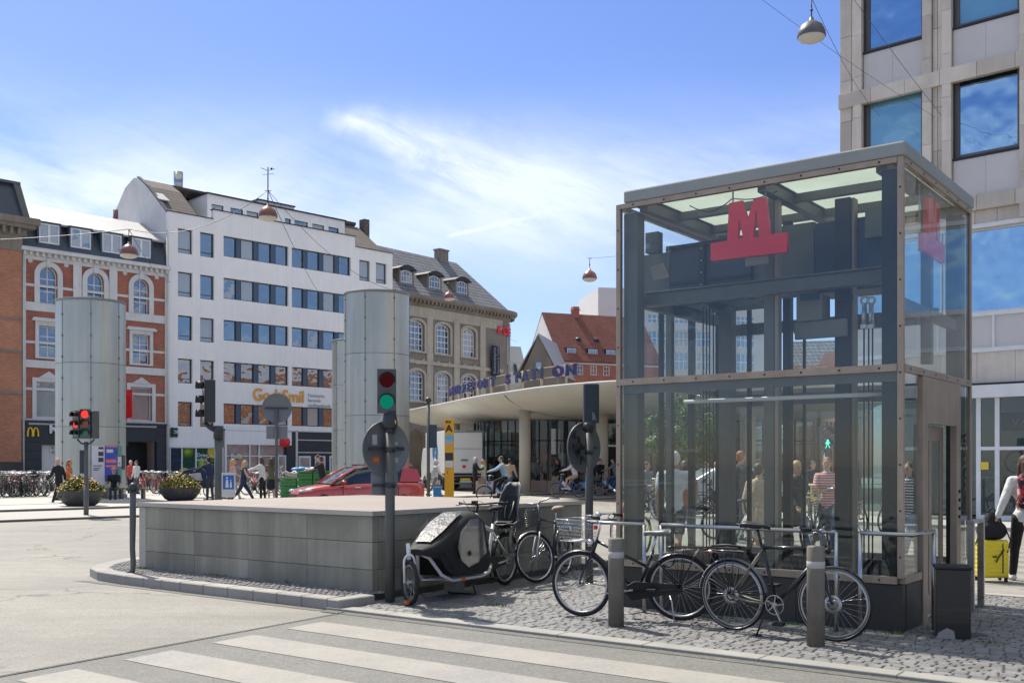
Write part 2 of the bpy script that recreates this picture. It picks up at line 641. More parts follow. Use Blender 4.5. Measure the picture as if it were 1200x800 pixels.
emit_mat('lamp_green', (0.05, 0.95, 0.6), 1.6)
emit_mat('lamp_red', (1.0, 0.05, 0.04), 0.9)
emit_mat('lamp_walk', (0.10, 1.0, 0.72), 2.0)
C('lens_red', (0.16, 0.012, 0.015), 0.25, coat=0.6)
C('lens_green', (0.008, 0.15, 0.09), 0.25, coat=0.6)
C('lens_amber', (0.30, 0.07, 0.01), 0.25, coat=0.6)
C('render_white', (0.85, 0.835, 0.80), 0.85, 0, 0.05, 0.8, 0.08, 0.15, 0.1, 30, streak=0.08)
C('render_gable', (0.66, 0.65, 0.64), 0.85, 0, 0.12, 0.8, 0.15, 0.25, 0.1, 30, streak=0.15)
C('trim_dark', (0.015, 0.02, 0.026), 0.5)
C('mullion_blue', (0.06, 0.10, 0.15), 0.35, 0, 0.1)
C('stucco_white', (0.64, 0.63, 0.60), 0.8, 0, 0.10, 1.5, 0.12, 0.3, 0.2, 30, streak=0.12)
C('frame_white', (0.72, 0.73, 0.73), 0.5)
C('slate', (0.055, 0.072, 0.095), 0.45, 0.1, 0.25, 2, 0.2, 0.4)
C('metal_roof', (0.42, 0.42, 0.41), 0.5, 0.2, 0.08, 1.5)
brick_mat('roof_brown', (0.13, 0.105, 0.09), (0.17, 0.14, 0.12), (0.06, 0.05, 0.045), 0.35, 0.32, ms=0.03)
brick_mat('brick_red', (0.36, 0.085, 0.045), (0.48, 0.14, 0.075), (0.28, 0.18, 0.14), 0.24, 0.075, big=0.35)
brick_mat('brick_orange', (0.48, 0.17, 0.08), (0.58, 0.25, 0.13), (0.30, 0.19, 0.13), 0.24, 0.075, big=0.3)
brick_mat('roof_red', (0.17, 0.055, 0.040), (0.25, 0.085, 0.06), (0.12, 0.04, 0.03), 0.3, 0.34, ms=0.03)
brick_mat('roof_slate', (0.16, 0.165, 0.18), (0.22, 0.225, 0.24), (0.07, 0.07, 0.075), 0.5, 0.4, ms=0.05)
C('stone_brown', (0.235, 0.205, 0.165), 0.85, 0, 0.2, 0.8, 0.28, 0.25, 0.3, 20, streak=0.28)
C('stone_pale', (0.46, 0.41, 0.32), 0.85, 0, 0.15, 0.8, 0.22, 0.3, 0.2, 20, streak=0.25)
C('travertine', (0.60, 0.54, 0.465), 0.75, 0, 0.16, 1.6, 0.18, 0.5, 0.3, 40, streak=0.15, tone=1.0)
C('spandrel', (0.60, 0.58, 0.565), 0.7, 0, 0.06, 2.5, 0.08, 0.5, tone=1.0)
C('shop_dark', (0.032, 0.036, 0.042), 0.55, 0, 0.15, 2)
C('shop_black', (0.008, 0.009, 0.010), 0.6)
C('concrete_canopy', (0.60, 0.57, 0.50), 0.8, 0, 0.10, 0.7, 0.18, 0.15, 0.1, 20)
C('column_cream', (0.52, 0.47, 0.37), 0.7, 0, 0.08, 2)
C('terracotta', (0.35, 0.27, 0.22), 0.8, 0, 0.1, 2)
C('copper_lamp', (0.22, 0.10, 0.08), 0.35, 0.3, 0.12, 8)
C('lamp_under', (0.62, 0.60, 0.55), 0.5)
C('tower_glass', (0.39, 0.415, 0.38), 0.36, 0.4, 0.03, 1.1, 0.10, 0.35, spec=0.8, streak=0.22)
C('tower_seam', (0.19, 0.21, 0.205), 0.5, 0.3)
C('bowl', (0.05, 0.048, 0.05), 0.6, 0, 0.15, 4)
C('leaf', (0.055, 0.13, 0.028), 0.6, 0, 0.35, 8, tone=1.0)
C('leaf_light', (0.14, 0.20, 0.03), 0.6, 0, 0.3, 8, tone=1.0)
C('bloom_orange', (0.75, 0.22, 0.03), 0.6, 0, 0.2, 8, tone=1.0)
C('bloom_yellow', (0.80, 0.50, 0.05), 0.6, 0, 0.2, 8, tone=1.0)
C('bloom_red', (0.70, 0.10, 0.06), 0.6, 0, 0.2, 8, tone=1.0)
C('bark', (0.10, 0.075, 0.055), 0.9, 0, 0.3, 6)
C('moss', (0.10, 0.17, 0.03), 0.9, 0, 0.4, 12)
glass_thin('lift_glass', (0.94, 0.968, 0.96), 0.8, dirt=0.004)
opal_glass('roof_glass', (0.52, 0.55, 0.49), 0.93)
glass_thin('shop_glass', (0.50, 0.60, 0.60), 1.4, dirt=0.06)
glass_thin('clear_film', (0.80, 0.80, 0.80), 2.2, 0.05, dirt=0.16)
window_mat('win_blue', (0.02, 0.03, 0.04), (0.56, 0.67, 0.72), 0.36, 0.03, 0.38, (0.40, 0.42, 0.42))
window_mat('win_warm', (0.04, 0.035, 0.03), (0.88, 0.76, 0.66), 0.34, 0.03, 0.2)  # orange of the mirrored brick put into the pane's reflection colour
window_mat('win_sash', (0.03, 0.035, 0.04), (0.6, 0.7, 0.78), 0.26, 0.03, 0.15)
window_mat('win_bright', (0.02, 0.05, 0.10), (0.60, 0.86, 1.0), 0.58, 0.05, 0.35, (0.16, 0.36, 0.50))
window_mat('win_dim', (0.20, 0.22, 0.23), (0.7, 0.8, 0.9), 0.25, 0.03, 0.35)


# ---------------------------------------------------------------- camera, light, sky
cam = bpy.data.cameras.new('camera')
cam.sensor_width = 36.0
cam.lens = 36.0 * FPX / 1200.0
cam.shift_y = (HOR - 400.0) / 1200.0
cam.clip_start, cam.clip_end = 0.1, 3000
co = bpy.data.objects.new('camera', cam)
co.location = (0, 0, EYE)
co.rotation_euler = (PI / 2, 0, 0)
COL.objects.link(co)
SC.camera = co

SUN_EL = math.radians(53)
SUN_DIR = Vector((-0.60, 0.80, 0)).normalized() * math.cos(SUN_EL) + Vector((0, 0, math.sin(SUN_EL)))
sl = bpy.data.lights.new('sun', 'SUN')
sl.energy = 4.0
sl.angle = math.radians(0.6)
sl.color = (1.0, 0.94, 0.84)
so = bpy.data.objects.new('sun', sl)
so.rotation_euler = SUN_DIR.to_track_quat('Z', 'Y').to_euler()
so.location = (0, 0, 50)
COL.objects.link(so)

W = bpy.data.worlds.new('World')
SC.world = W
W.use_nodes = True
nt = W.node_tree
for n in list(nt.nodes):
 nt.nodes.remove(n)
wo = nt.nodes.new('ShaderNodeOutputWorld')
bg = nt.nodes.new('ShaderNodeBackground')
sky = nt.nodes.new('ShaderNodeTexSky')
sky.sky_type = 'NISHITA'
sky.sun_disc = False
sky.sun_elevation = SUN_EL
sky.sun_rotation = math.atan2(SUN_DIR.x, SUN_DIR.y)
sky.air_density = 1.0
sky.dust_density = 0.35
sky.ozone_density = 2.2
tc = nt.nodes.new('ShaderNodeTexCoord')
sp = nt.nodes.new('ShaderNodeSeparateXYZ')
nt.links.new(tc.outputs['Generated'], sp.inputs[0])
X_, Y_, Z_ = sp.outputs
az = math_n(nt, 'ARCTAN2', X_, Y_)                      # 0 = straight ahead
el = math_n(nt, 'ARCSINE', Z_)


def gauss(nt, a, c, w):
 d = math_n(nt, 'DIVIDE', math_n(nt, 'SUBTRACT', a, c), w)
 return math_n(nt, 'EXPONENT', math_n(nt, 'MULTIPLY', math_n(nt, 'MULTIPLY', d, d), -1.0))


def cloudnoise(sx, sy, rot, scale, detail, rough, dist, off=0.0):
 cb = nt.nodes.new('ShaderNodeCombineXYZ')
 ca, sa = math.cos(rot), math.sin(rot)
 x = math_n(nt, 'ADD', math_n(nt, 'MULTIPLY', az, ca * sx), math_n(nt, 'MULTIPLY', el, sa * sx))
 y = math_n(nt, 'ADD', math_n(nt, 'MULTIPLY', az, -sa * sy), math_n(nt, 'MULTIPLY', el, ca * sy))
 nt.links.new(x, cb.inputs[0])
 nt.links.new(y, cb.inputs[1])
 cb.inputs[2].default_value = off
 return noise(nt, cb.outputs[0], scale, detail, rough, dist)


def aze(u, v):
 d = Vector(((u - 600) / FPX, 1, (HOR - v) / FPX)).normalized()
 return math.atan2(d.x, d.y), math.asin(d.z)


# soft bank of thin cloud, thickest about 15 degrees up
n_bank = cloudnoise(1.0, 2.3, -0.10, 3.4, 7, 0.58, 0.5, 2.0)
bank = math_n(nt, 'MULTIPLY', ramp(nt, n_bank, [(0.34, 0.0), (0.70, 1.0)]), gauss(nt, el, 0.235, 0.066))
n_fib = cloudnoise(1.0, 7.5, -0.30, 5.0, 8, 0.7, 1.2, 7.3)
fib = math_n(nt, 'MULTIPLY', ramp(nt, n_fib, [(0.40, 0.0), (0.75, 1.0)]), gauss(nt, el, 0.25, 0.06))
# feather sweeping right and down from its tip
a0, e0 = aze(390, 128)
a1, e1_ = aze(740, 232)
dl = math.hypot(a1 - a0, e1_ - e0)
ux, uy = (a1 - a0) / dl, (e1_ - e0) / dl
along = math_n(nt, 'ADD', math_n(nt, 'MULTIPLY', math_n(nt, 'SUBTRACT', az, a0), ux), math_n(nt, 'MULTIPLY', math_n(nt, 'SUBTRACT', el, e0), uy))
across = math_n(nt, 'ADD', math_n(nt, 'MULTIPLY', math_n(nt, 'SUBTRACT', az, a0), -uy), math_n(nt, 'MULTIPLY', math_n(nt, 'SUBTRACT', el, e0), ux))
wid = math_n(nt, 'MULTIPLY_ADD', along, 0.15, 0.010)
wob = math_n(nt, 'MULTIPLY', math_n(nt, 'SUBTRACT', cloudnoise(1, 1, 0, 6, 5, 0.6, 0.3, 4.0), 0.5), 0.09)
ac = math_n(nt, 'DIVIDE', math_n(nt, 'ADD', math_n(nt, 'ADD', across, wob), 0.012), math_n(nt, 'MAXIMUM', wid, 0.008))
plume = math_n(nt, 'EXPONENT', math_n(nt, 'MULTIPLY', math_n(nt, 'MULTIPLY', ac, ac), -1.0))
plume = math_n(nt, 'MULTIPLY', plume, ramp(nt, math_n(nt, 'ADD', along, 0.01), [(0.0, 0.0), (0.03, 1.0), (0.22, 0.75), (0.40, 0.0)]))
plume = math_n(nt, 'MULTIPLY', plume, ramp(nt, cloudnoise(1.0, 4.5, -0.35, 9.0, 8, 0.68, 0.8, 1.1), [(0.30, 0.25), (0.62, 1.0)]))
# bright patch low above the roofs at the left
aL, eL = aze(60, 222)
pl = math_n(nt, 'MULTIPLY', gauss(nt, az, aL, 0.16), gauss(nt, el, eL, 0.030))
pl = math_n(nt, 'MULTIPLY', pl, ramp(nt, cloudnoise(1.0, 3.0, -0.1, 8.0, 6, 0.6, 0.4, 3.1), [(0.30, 0.2), (0.6, 1.0)]))
aM, eM = aze(640, 235)
pm = math_n(nt, 'MULTIPLY', gauss(nt, az, aM, 0.26), gauss(nt, el, eM, 0.06))
pm = math_n(nt, 'MULTIPLY', pm, ramp(nt, cloudnoise(1.0, 2.4, -0.2, 5.0, 8, 0.62, 0.7, 9.1), [(0.30, 0.15), (0.62, 1.0)]))
# old condensation trail
c0, c1 = aze(522, 277), aze(636, 250)
dl2 = math.hypot(c1[0] - c0[0], c1[1] - c0[1])
vx, vy = (c1[0] - c0[0]) / dl2, (c1[1] - c0[1]) / dl2
al2 = math_n(nt, 'ADD', math_n(nt, 'MULTIPLY', math_n(nt, 'SUBTRACT', az, c0[0]), vx), math_n(nt, 'MULTIPLY', math_n(nt, 'SUBTRACT', el, c0[1]), vy))
ac2 = math_n(nt, 'ADD', math_n(nt, 'MULTIPLY', math_n(nt, 'SUBTRACT', az, c0[0]), -vy), math_n(nt, 'MULTIPLY', math_n(nt, 'SUBTRACT', el, c0[1]), vx))
ac2 = math_n(nt, 'ADD', ac2, math_n(nt, 'MULTIPLY', math_n(nt, 'SUBTRACT', cloudnoise(1, 1, 0, 30, 3, 0.6, 0, 5.0), 0.5), 0.006))
trail = math_n(nt, 'MULTIPLY', gauss(nt, ac2, 0.0, 0.0016), ramp(nt, math_n(nt, 'DIVIDE', al2, dl2), [(0.0, 0.0), (0.06, 1.0), (0.7, 0.7), (1.0, 0.0)]))
dens = math_n(nt, 'ADD', math_n(nt, 'MULTIPLY', bank, 0.66), math_n(nt, 'MULTIPLY', fib, 0.16))
dens = math_n(nt, 'ADD', dens, math_n(nt, 'MULTIPLY', plume, 0.68))
dens = math_n(nt, 'ADD', dens, math_n(nt, 'MULTIPLY', pl, 0.7))
dens = math_n(nt, 'ADD', dens, math_n(nt, 'MULTIPLY', pm, 0.22))
dens = math_n(nt, 'ADD', dens, math_n(nt, 'MULTIPLY', trail, 0.30))
dens = math_n(nt, 'MINIMUM', dens, 0.78)
CLOUD = (4.6, 4.9, 5.4)
hs = nt.nodes.new('ShaderNodeHueSaturation')
hs.inputs['Saturation'].default_value = 1.12
nt.links.new(sky.outputs[0], hs.inputs['Color'])
# broken bright overhead cloud, added out of frame to lift and neutralise shaded faces
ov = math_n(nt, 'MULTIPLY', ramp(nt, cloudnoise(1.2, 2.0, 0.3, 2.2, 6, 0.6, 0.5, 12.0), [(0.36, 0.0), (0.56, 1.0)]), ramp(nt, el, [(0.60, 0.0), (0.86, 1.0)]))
OVER_FILL = (5.7, 5.75, 4.9)
blue = mixc(nt, 1.0, hs.outputs[0], (0.585, 0.555, 0.70), 'MULTIPLY')
skc = mixc(nt, math_n(nt, 'MULTIPLY', ov, 0.9), mixc(nt, dens, blue, CLOUD), OVER_FILL)
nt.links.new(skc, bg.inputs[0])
bg.inputs[1].default_value = 0.15
nt.links.new(bg.outputs[0], wo.inputs[0])

SC.view_settings.view_transform = 'Standard'
SC.view_settings.look = 'None'
SC.view_settings.gamma = 1
SC.view_settings.exposure = 0.64
SC.render.engine = 'CYCLES'
cy = SC.cycles
cy.use_denoising = True
try:
 cy.denoiser = 'OPENIMAGEDENOISE'
 cy.denoising_prefilter = 'ACCURATE'
except Exception:
 pass
cy.use_adaptive_sampling = True
cy.adaptive_threshold = 0.02
cy.max_bounces = 6
cy.diffuse_bounces = 3
cy.glossy_bounces = 4
cy.transparent_max_bounces = 24
cy.caustics_reflective = False
cy.caustics_refractive = False
cy.sample_clamp_indirect = 6
# ================================================================ ground
E1, E2 = Vector((0.8, -0.6, 0)), Vector((0.6, 0.8, 0))
LO = Vector((-1.75, 11.2, 0))
LANG = math.atan2(-0.6, 0.8)


def L(a, b, z=0.0):
 return LO + E1 * a + E2 * b + Vector((0, 0, z))


def sheet(name, pts, z, m, th=0.0):
 mb = MB()
 pts = [Vector((p[0], p[1], z)) for p in pts]
 if th:
  mb.prism([(p.x, p.y, z - th) for p in pts], (0, 0, th))
 else:
  mb.add(pts, [tuple(range(len(pts)))])
 return struct(mb, name, m)


asphalt_mat('gutter_dark', (0.13, 0.125, 0.108), 0.3, False)
sheet('ground', [(-500, -300), (600, -300), (600, 900), (-500, 900)], 0, 'asphalt')
sheet('road', [L(0.0, -0.02), L(9.5, -0.02), L(9.5, -9), L(0.9, -9)], 0.004, 'asphalt_band')
sheet('road_seam', [L(-.04, -.05), L(-.01, -.05), L(.86, -9), L(.82, -9)], .008, 'sett_joint')
sheet('gutter', [L(-.3, -.16), L(14, -.13), L(14, -.021), L(-.3, -.021)], .008, 'gutter_dark')
sheet('gutter', [L(-5.2, -.12), L(-.36, -.14), L(-.36, -.001), L(-5.0, -.001)], .004, 'gutter_dark')
# zebra crossing: bars parallel to the kerb
mb = MB()
for k in range(6):
 b0 = -0.66 - 0.935 * k
 a0_ = 0.22 + 0.095 * (-b0)
 mb.add([L(a0_, b0, .008), L(a0_ + .05, b0 - .5, .008), L(6.6, b0 - .5, .008), L(6.6, b0, .008)], [(0, 1, 2, 3)])
struct(mb, 'road_marking', 'road_paint')
mb = MB()
for k in range(9):
 b0 = 6.0 + 0.95 * k
 mb.add([L(2.2, b0, .004), L(13.5, b0, .004), L(13.5, b0 + .5, .004), L(2.2, b0 + .5, .004)], [(0, 1, 2, 3)])
struct(mb, 'road_marking', 'road_paint')
mb = MB()
for (x0, x1, v) in ((-14, -4, 0), (-26, -15.5, 0)):
 d = Vector((.703, .711, 0))
 q = Vector((-13.9, 28.3, 0)) + Vector((.711, -.703, 0)) * 2.6
 for s in range(5):
  a = q + d * (x0 + 20 + s * 4.2 - 6)
  mb.add([a + Vector((0, 0, .004)), a + d * 2.2 + Vector((0, 0, .004)), a + d * 2.2 + Vector((-.09, .09, .004)), a + Vector((-.09, .09, .004))], [(0, 1, 2, 3)])
 break
struct(mb, 'road_marking', 'road_paint')

# island pavement: bed, setts, kerbs
sheet('pavement', [L(-.35, .0), L(14, .0), L(14, 5.64), L(-.35, 5.64)], .018, 'sett_joint', .03)
mb = MB()
row = 0
b = 0.18
while b < 5.40:
 h_ = rnd.uniform(.080, .092)
 a = -0.3 + rnd.uniform(-.1, 0)
 while a < 11:
  w = rnd.uniform(.09, .15)
  if not (2.2 < a < 5.05 and 2.1 < b < 4.5):
   g = .006
   z = .030 + rnd.uniform(-.003, .003)
   wav = .012 * math.sin(a * 1.7 + b)
   c = [(a + g, b + g), (a + w - g, b + g), (a + w - g, b + h_ - g), (a + g, b + h_ - g)]
   i = .009
   d_ = [(a + g + i, b + g + i), (a + w - g - i, b + g + i), (a + w - g - i, b + h_ - g - i), (a + g + i, b + h_ - g - i)]
   vs = [L(x + rnd.uniform(-.003, .003), y + wav, .014) for x, y in c]
   vs += [L(x, y + wav, z - .006) for x, y in c]
   vs += [L(x, y + wav, z + rnd.uniform(-.002, .002)) for x, y in d_]
   fs = [(8, 9, 10, 11)] + [(k, (k + 1) % 4, (k + 1) % 4 + 4, k + 4) for k in range(4)] + [(k + 4, (k + 1) % 4 + 4, (k + 1) % 4 + 8, k + 8) for k in range(4)]
   t = rnd.gauss(0, .13)
   mb.add(vs, fs, 0, False, max(-.3, min(.3, t)))
  a += w
 b += h_
 row += 1
struct(mb, 'pavement_setts', 'sett')
mb = MB()
a = -.35
while a < 14:
 w = rnd.uniform(.85, 1.15)
 mb.prism([L(a, -.02, -.02), L(a + w - .006, -.02, -.02), L(a + w - .006, .17, -.02), L(a, .17, -.02)], (0, 0, .055), 0, rnd.uniform(-.08, .08))
 a += w
a = -.35
while a < 14:
 w = rnd.uniform(.85, 1.15)
 mb.prism([L(a, 5.5, -.02), L(a + w - .006, 5.5, -.02), L(a + w - .006, 5.7, -.02), L(a, 5.7, -.02)], (0, 0, .057), 0, rnd.uniform(-.08, .08))
 a += w
struct(mb, 'kerb', 'kerb_stone').modifiers.new('b', 'BEVEL').width = .006
# raised tip left of the stair wall
tipline = [(-.35, 0), (-1.6, .0), (-3.0, .0), (-4.2, .02), (-5.0, .10), (-5.55, .32), (-6.0, .72), (-6.35, 1.25), (-6.55, 1.9), (-6.6, 2.8), (-6.6, 6.2), (-.35, 6.2)]
mb = MB()
ins = [(-.35, .22), (-1.6, .22), (-3.0, .22), (-4.1, .24), (-4.85, .31), (-5.35, .50), (-5.76, .86), (-6.1, 1.35), (-6.29, 1.95), (-6.34, 2.8), (-6.34, 6.0), (-.35, 6.0)]
n = len(ins)
for k in range(n - 1):
 if k == n - 2:
  continue
 seg = 3 if k in (0, 1, 2, 9) else 1
 for s in range(seg):
  f0, f1 = s / seg, (s + 1) / seg - .004
  lerp = lambda p, q, f: (p[0] + (q[0] - p[0]) * f, p[1] + (q[1] - p[1]) * f)
  q4 = [lerp(tipline[k], tipline[k + 1], f0), lerp(tipline[k], tipline[k + 1], f1), lerp(ins[k], ins[k + 1], f1), lerp(ins[k], ins[k + 1], f0)]
  mb.prism([L(x, y, -.05) for x, y in reversed(q4)], (0, 0, .175), 0, rnd.uniform(-.08, .06))
mb.prism([L(x, y, -.05) for x, y in [(-.35, -.0), (-.35, .55), (-.15, .55), (-.15, .0)]][::-1], (0, 0, .172))
o = struct(mb, 'kerb', 'kerb_stone')
o.modifiers.new('b', 'BEVEL').width = .012
sheet('pavement', [L(x, y) for x, y in ins], .100, 'sett_joint', .1)
mb = MB()
# small round stones set in the tip and along the foot of the wall
b = .27
while b < 2.6:
 a = -6.2
 while a < -.4:
  w = rnd.uniform(.07, .11)
  ok = b < .85 or (a < -5.15)
  # inside the curved kerb
  lim = -4.9 - math.sqrt(max(0, 1 - (max(0, 1.9 - b) / 1.75) ** 2)) * 1.33 if b < 1.9 else -6.25
  if ok and a > lim + .06:
   z = .112 + rnd.uniform(-.004, .006)
   c = [(a + .006, b + .006), (a + w - .006, b + .006), (a + w - .006, b + .08), (a + .006, b + .08)]
   cx_, cy_ = a + w / 2, b + .043
   vs = [L(x, y, .1) for x, y in c] + [L(cx_ + (x - cx_) * .7, cy_ + (y - cy_) * .7, z + .008) for x, y in c]
   mb.add(vs, [(4, 5, 6, 7)] + [(k, (k + 1) % 4, (k + 1) % 4 + 4, k + 4) for k in range(4)], 0, False, max(-.3, min(.3, rnd.gauss(.0, .14))))
  a += w
 b += .088
struct(mb, 'pavement_setts', 'sett')
# weeds at the wall foot, bollards and lift
mb = MB()
for (a, bb, z, r_, k) in [(-3.3, .80, .12, .09, 50), (-3.1, .82, .12, .12, 40), (-4.9, .70, .12, .10, 50), (-1.9, .8, .12, .05, 20), (3.35, 1.78, .03, .12, 60), (5.2, 1.92, .03, .09, 50), (6.0, 1.9, .03, .06, 25), (4.2, 1.9, .03, .06, 25), (1.1, 1.2, .03, .1, 60)]:
 for i in range(k):
  c = L(a + rnd.gauss(0, r_), bb + rnd.gauss(0, r_ * .3), z)
  q = rnd.uniform(0, 6.28)
  l = rnd.uniform(.015, .045)
  d = Vector((math.cos(q), math.sin(q), 0)) * .006
  mb.add([c - d, c + d, c + Vector((rnd.uniform(-.02, .02), rnd.uniform(-.02, .02), l))], [(0, 1, 2)], 0, False, rnd.uniform(-.3, .4))
tag(mb.build('weeds', 'moss'), 'small tufts of green weeds along the foot of the stone walls', 'weeds', None, 'stuff')

# far lane and plaza, each a step up
KD = Vector((.703, .711, 0))
KN = Vector((-.711, .703, 0))
K2, K1 = Vector((-13.9, 28.3, 0)), Vector((-16.3, 33.1, 0))


def band(name, q, t0, t1, depth, z0, z1, m):
 a, b = q + KD * t0, q + KD * t1
 mb = MB()
 mb.prism([a + Vector((0, 0, z0)), b + Vector((0, 0, z0)), b + KN * depth + Vector((0, 0, z0)), a + KN * depth + Vector((0, 0, z0))], (0, 0, z1 - z0))
 return struct(mb, name, m)


band('lane', K2 + KN * .2, -80, 90, 30, -.05, .056, 'lane_stone')
band('plaza', K1 + KN * .2, -80, 130, 160, -.04, ZP, 'plaza_stone')
for q, zt in ((K2, .062), (K1, ZP + .006)):
 mb = MB()
 t = -40.0
 while t < 45:
  a, b = q + KD * t, q + KD * (t + 1.19)
  mb.prism([a + Vector((0, 0, -.03)), b + Vector((0, 0, -.03)), b + KN * .22 + Vector((0, 0, -.03)), a + KN * .22 + Vector((0, 0, -.03))], (0, 0, zt + .03), 0, rnd.uniform(-.1, .1))
  t += 1.2
 struct(mb, 'kerb', 'kerb_dark')
# dark paving strips in the plaza
mb = MB()
for off in (4.0, 11.5, 19.5):
 a, b = K1 + KN * off - KD * 30, K1 + KN * off + KD * 60
 mb.add([a + Vector((0, 0, ZP + .004)), b + Vector((0, 0, ZP + .004)), b + KN * .35 + Vector((0, 0, ZP + .004)), a + KN * .35 + Vector((0, 0, ZP + .004))], [(0, 1, 2, 3)])
struct(mb, 'plaza_strip', 'kerb_dark')

# pavement in front of the office block (world line defined with the block)
SBP, SBD = Vector((9.77, 31.0, 0)), Vector((.741, -.671, 0))
SBN = Vector((-.671, -.741, 0))
mb = MB()
a, b = SBP - SBD * 3, SBP + SBD * 30
mb.prism([a + Vector((0, 0, -.02)), b + Vector((0, 0, -.02)), b + SBN * 3.4 + Vector((0, 0, -.02)), a + SBN * 3.4 + Vector((0, 0, -.02))][::-1], (0, 0, .11))
struct(mb, 'pavement', 'plaza_stone')

# ================================================================ stair wall
wr = thing('stair_wall', 'low grey granite slab wall with a pale pinkish cap beside the pavement', 'wall', L(-5.07, .80), LANG)
core = MB()
core.box(.06, .06, 0, 4.57, 4.4, .98)
core.build('core', 'shop_black', wr)
mb = MB()
zs = [(.0, .36), (.365, .68), (.685, .985)]
for i, (z0, z1) in enumerate(zs):
 for k in range(4):
  x0 = .16 + k * 1.1175
  mb.box(x0 + .002, .0, z0, x0 + 1.1135, .10, z1, 0, rnd.uniform(-.2, .15))
 for k in range(4):
  y0 = .105 + k * 1.07
  mb.box(4.53, y0 + .002, z0, 4.63, y0 + 1.066, z1, 0, rnd.uniform(-.15, .02))
 for k in range(4):
  y0 = .105 + k * 1.07
  mb.box(-.005, y0 + .002, z0, .1, y0 + 1.066, z1, 0, rnd.uniform(-.1, .1))
 mb.box(.01, 4.385, z0, 4.62, 4.47, z1)
mb.build('slab_cladding', 'granite_wall', wr, bevel=.004)
mb = MB()
mb.box(-.005, -.003, 0, .157, .10, .985)
mb.build('corner_slab', 'granite_pale', wr, bevel=.005)
mb = MB()
for i in range(4):
 for j in range(4):
  mb.box(-.02 + i * 1.1675 + .002, -.02 + j * 1.13 + .002, .989, -.02 + (i + 1) * 1.1675 - .002, -.02 + (j + 1) * 1.13 - .002, 1.045, 0, rnd.uniform(-.07, .07))
mb.build('cap', 'granite_cap', wr, bevel=.005)
mb = MB()
mb.box(-.026, -.032, .992, 4.662, -.023, 1.048)
mb.box(4.653, -.022, .992, 4.662, 4.5, 1.048)
mb.build('cap_edge', 'granite_pale', wr)

# bent steel post
b0 = G(158, 671, .12)
mb = MB()
t0 = G(166, 668, .12)
dx = t0.x - b0.x
mb.tube([b0 - Vector((.10, .02, .03)), b0 + Vector((-.03, 0, .03)), b0 + Vector((dx * .75, 0, .12)), b0 + Vector((dx * 1.15, 0, .33)), b0 + Vector((dx, 0, .7)), b0 + Vector((dx * .9, 0, 1.12))],
  [.035, .035, .036, .036, .042, .042], 12)
o = mb.build('bent_post', 'traffic_grey')
tag(o, 'grey steel post bent at its foot beside the end of the granite wall', 'post')
mb = MB()
c = b0 + Vector((dx * .9, 0, 1.12))
mb.lathe([(0.0, 0), (.06, 0), (.062, .03), (.05, .075), (.02, .10), (0, .105)], c, 14)
mb.box(c.x - .075, c.y - .02, c.z + .0, c.x + .075, c.y + .02, c.z + .03)
o2 = mb.build('cap', 'traffic_dark')
o2.parent = o
# ================================================================ facades
class Fac:
 def __init__(s, name, label, cat, p, d, z=ZP, group=None):
  s.p, s.d = Vector((p[0], p[1], 0)), Vector((d[0], d[1], 0)).normalized()
  s.z0 = z
  s.root = thing(name, label, cat, (p[0], p[1], z), math.atan2(s.d.y, s.d.x), group)
  s.nrm = Vector((-s.d.y, s.d.x, 0))

 def x(s, u, y=0.0):
  k = (u - 600) / FPX
  q = s.p + s.nrm * y
  return (k * q.y - q.x) / (s.d.x - k * s.d.y)

 def z(s, u, v, y=0.0):
  q = s.p + s.nrm * y + s.d * s.x(u, y)
  return EYE + (HOR - v) / FPX * q.y - s.z0

 def wall(s, outer, holes, depth, m, name='wall', y=0.0):
  mb = MB()
  vs, fs = fill2d(outer, holes, depth)
  mb.add([(a, b + y, c) for a, b, c in vs], fs)
  return mb.build(name, m, s.root)

 def box(s, name, m, boxes, parent=None, bevel=0):
  mb = MB()
  for bx in boxes:
   mb.box(*bx)
  return mb.build(name, m, parent or s.root, bevel=bevel)


WCACHE = {}


def window(fac, x0, x1, z0, z1, cols=2, rows=1, fm='frame_white', gm='win_blue', arched=False, y=.14, fw=.06, bw=.04, label=None, rise=None, colw=None, name='window'):
 w, h = x1 - x0, z1 - z0
 key = (round(w, 2), round(h, 2), cols, rows, fm, gm, arched, fw, bw, name)
 if key not in WCACHE:
  f = MB()
  outer = arch(0, 0, w, h, 12, rise) if arched else rect(0, 0, w, h)
  inner = [(w / 2 + (x - w / 2) * (1 - 2 * fw / w), fw + z * (1 - 2 * fw / h)) for x, z in outer]
  vs, fs = fill2d(outer, [inner], .08)
  f.add(vs, fs)
  for i in range(1, cols):
   x = w * i / cols
   top = h
   if arched:
    r = w / 2
    rr = r if rise is None else rise
    top = h - rr + rr * math.sqrt(max(0, 1 - ((x - r) / r) ** 2))
   f.box(x - bw / 2, .01, fw, x + bw / 2, .07, top - fw * .5)
  for j in range(1, rows):
   z = h * j / rows
   f.box(fw, .012, z - bw / 2, w - fw, .068, z + bw / 2)
  g = MB()
  vs, fs = fill2d([(x * .99 + w * .005, z * .99) for x, z in outer], [], .02)
  g.add([(a, b + .05, c) for a, b, c in vs], fs)
  WCACHE[key] = (f.mesh(name, fm), g.mesh('pane', gm))
 fme, gme = WCACHE[key]
 o = bpy.data.objects.new(name, fme)
 g = bpy.data.objects.new('pane', gme)
 for q in (o, g):
  COL.objects.link(q)
 o.parent = fac.root
 o.location = (x0, y, z0)
 g.parent = o
 if label:
  o['label'] = label
 return o


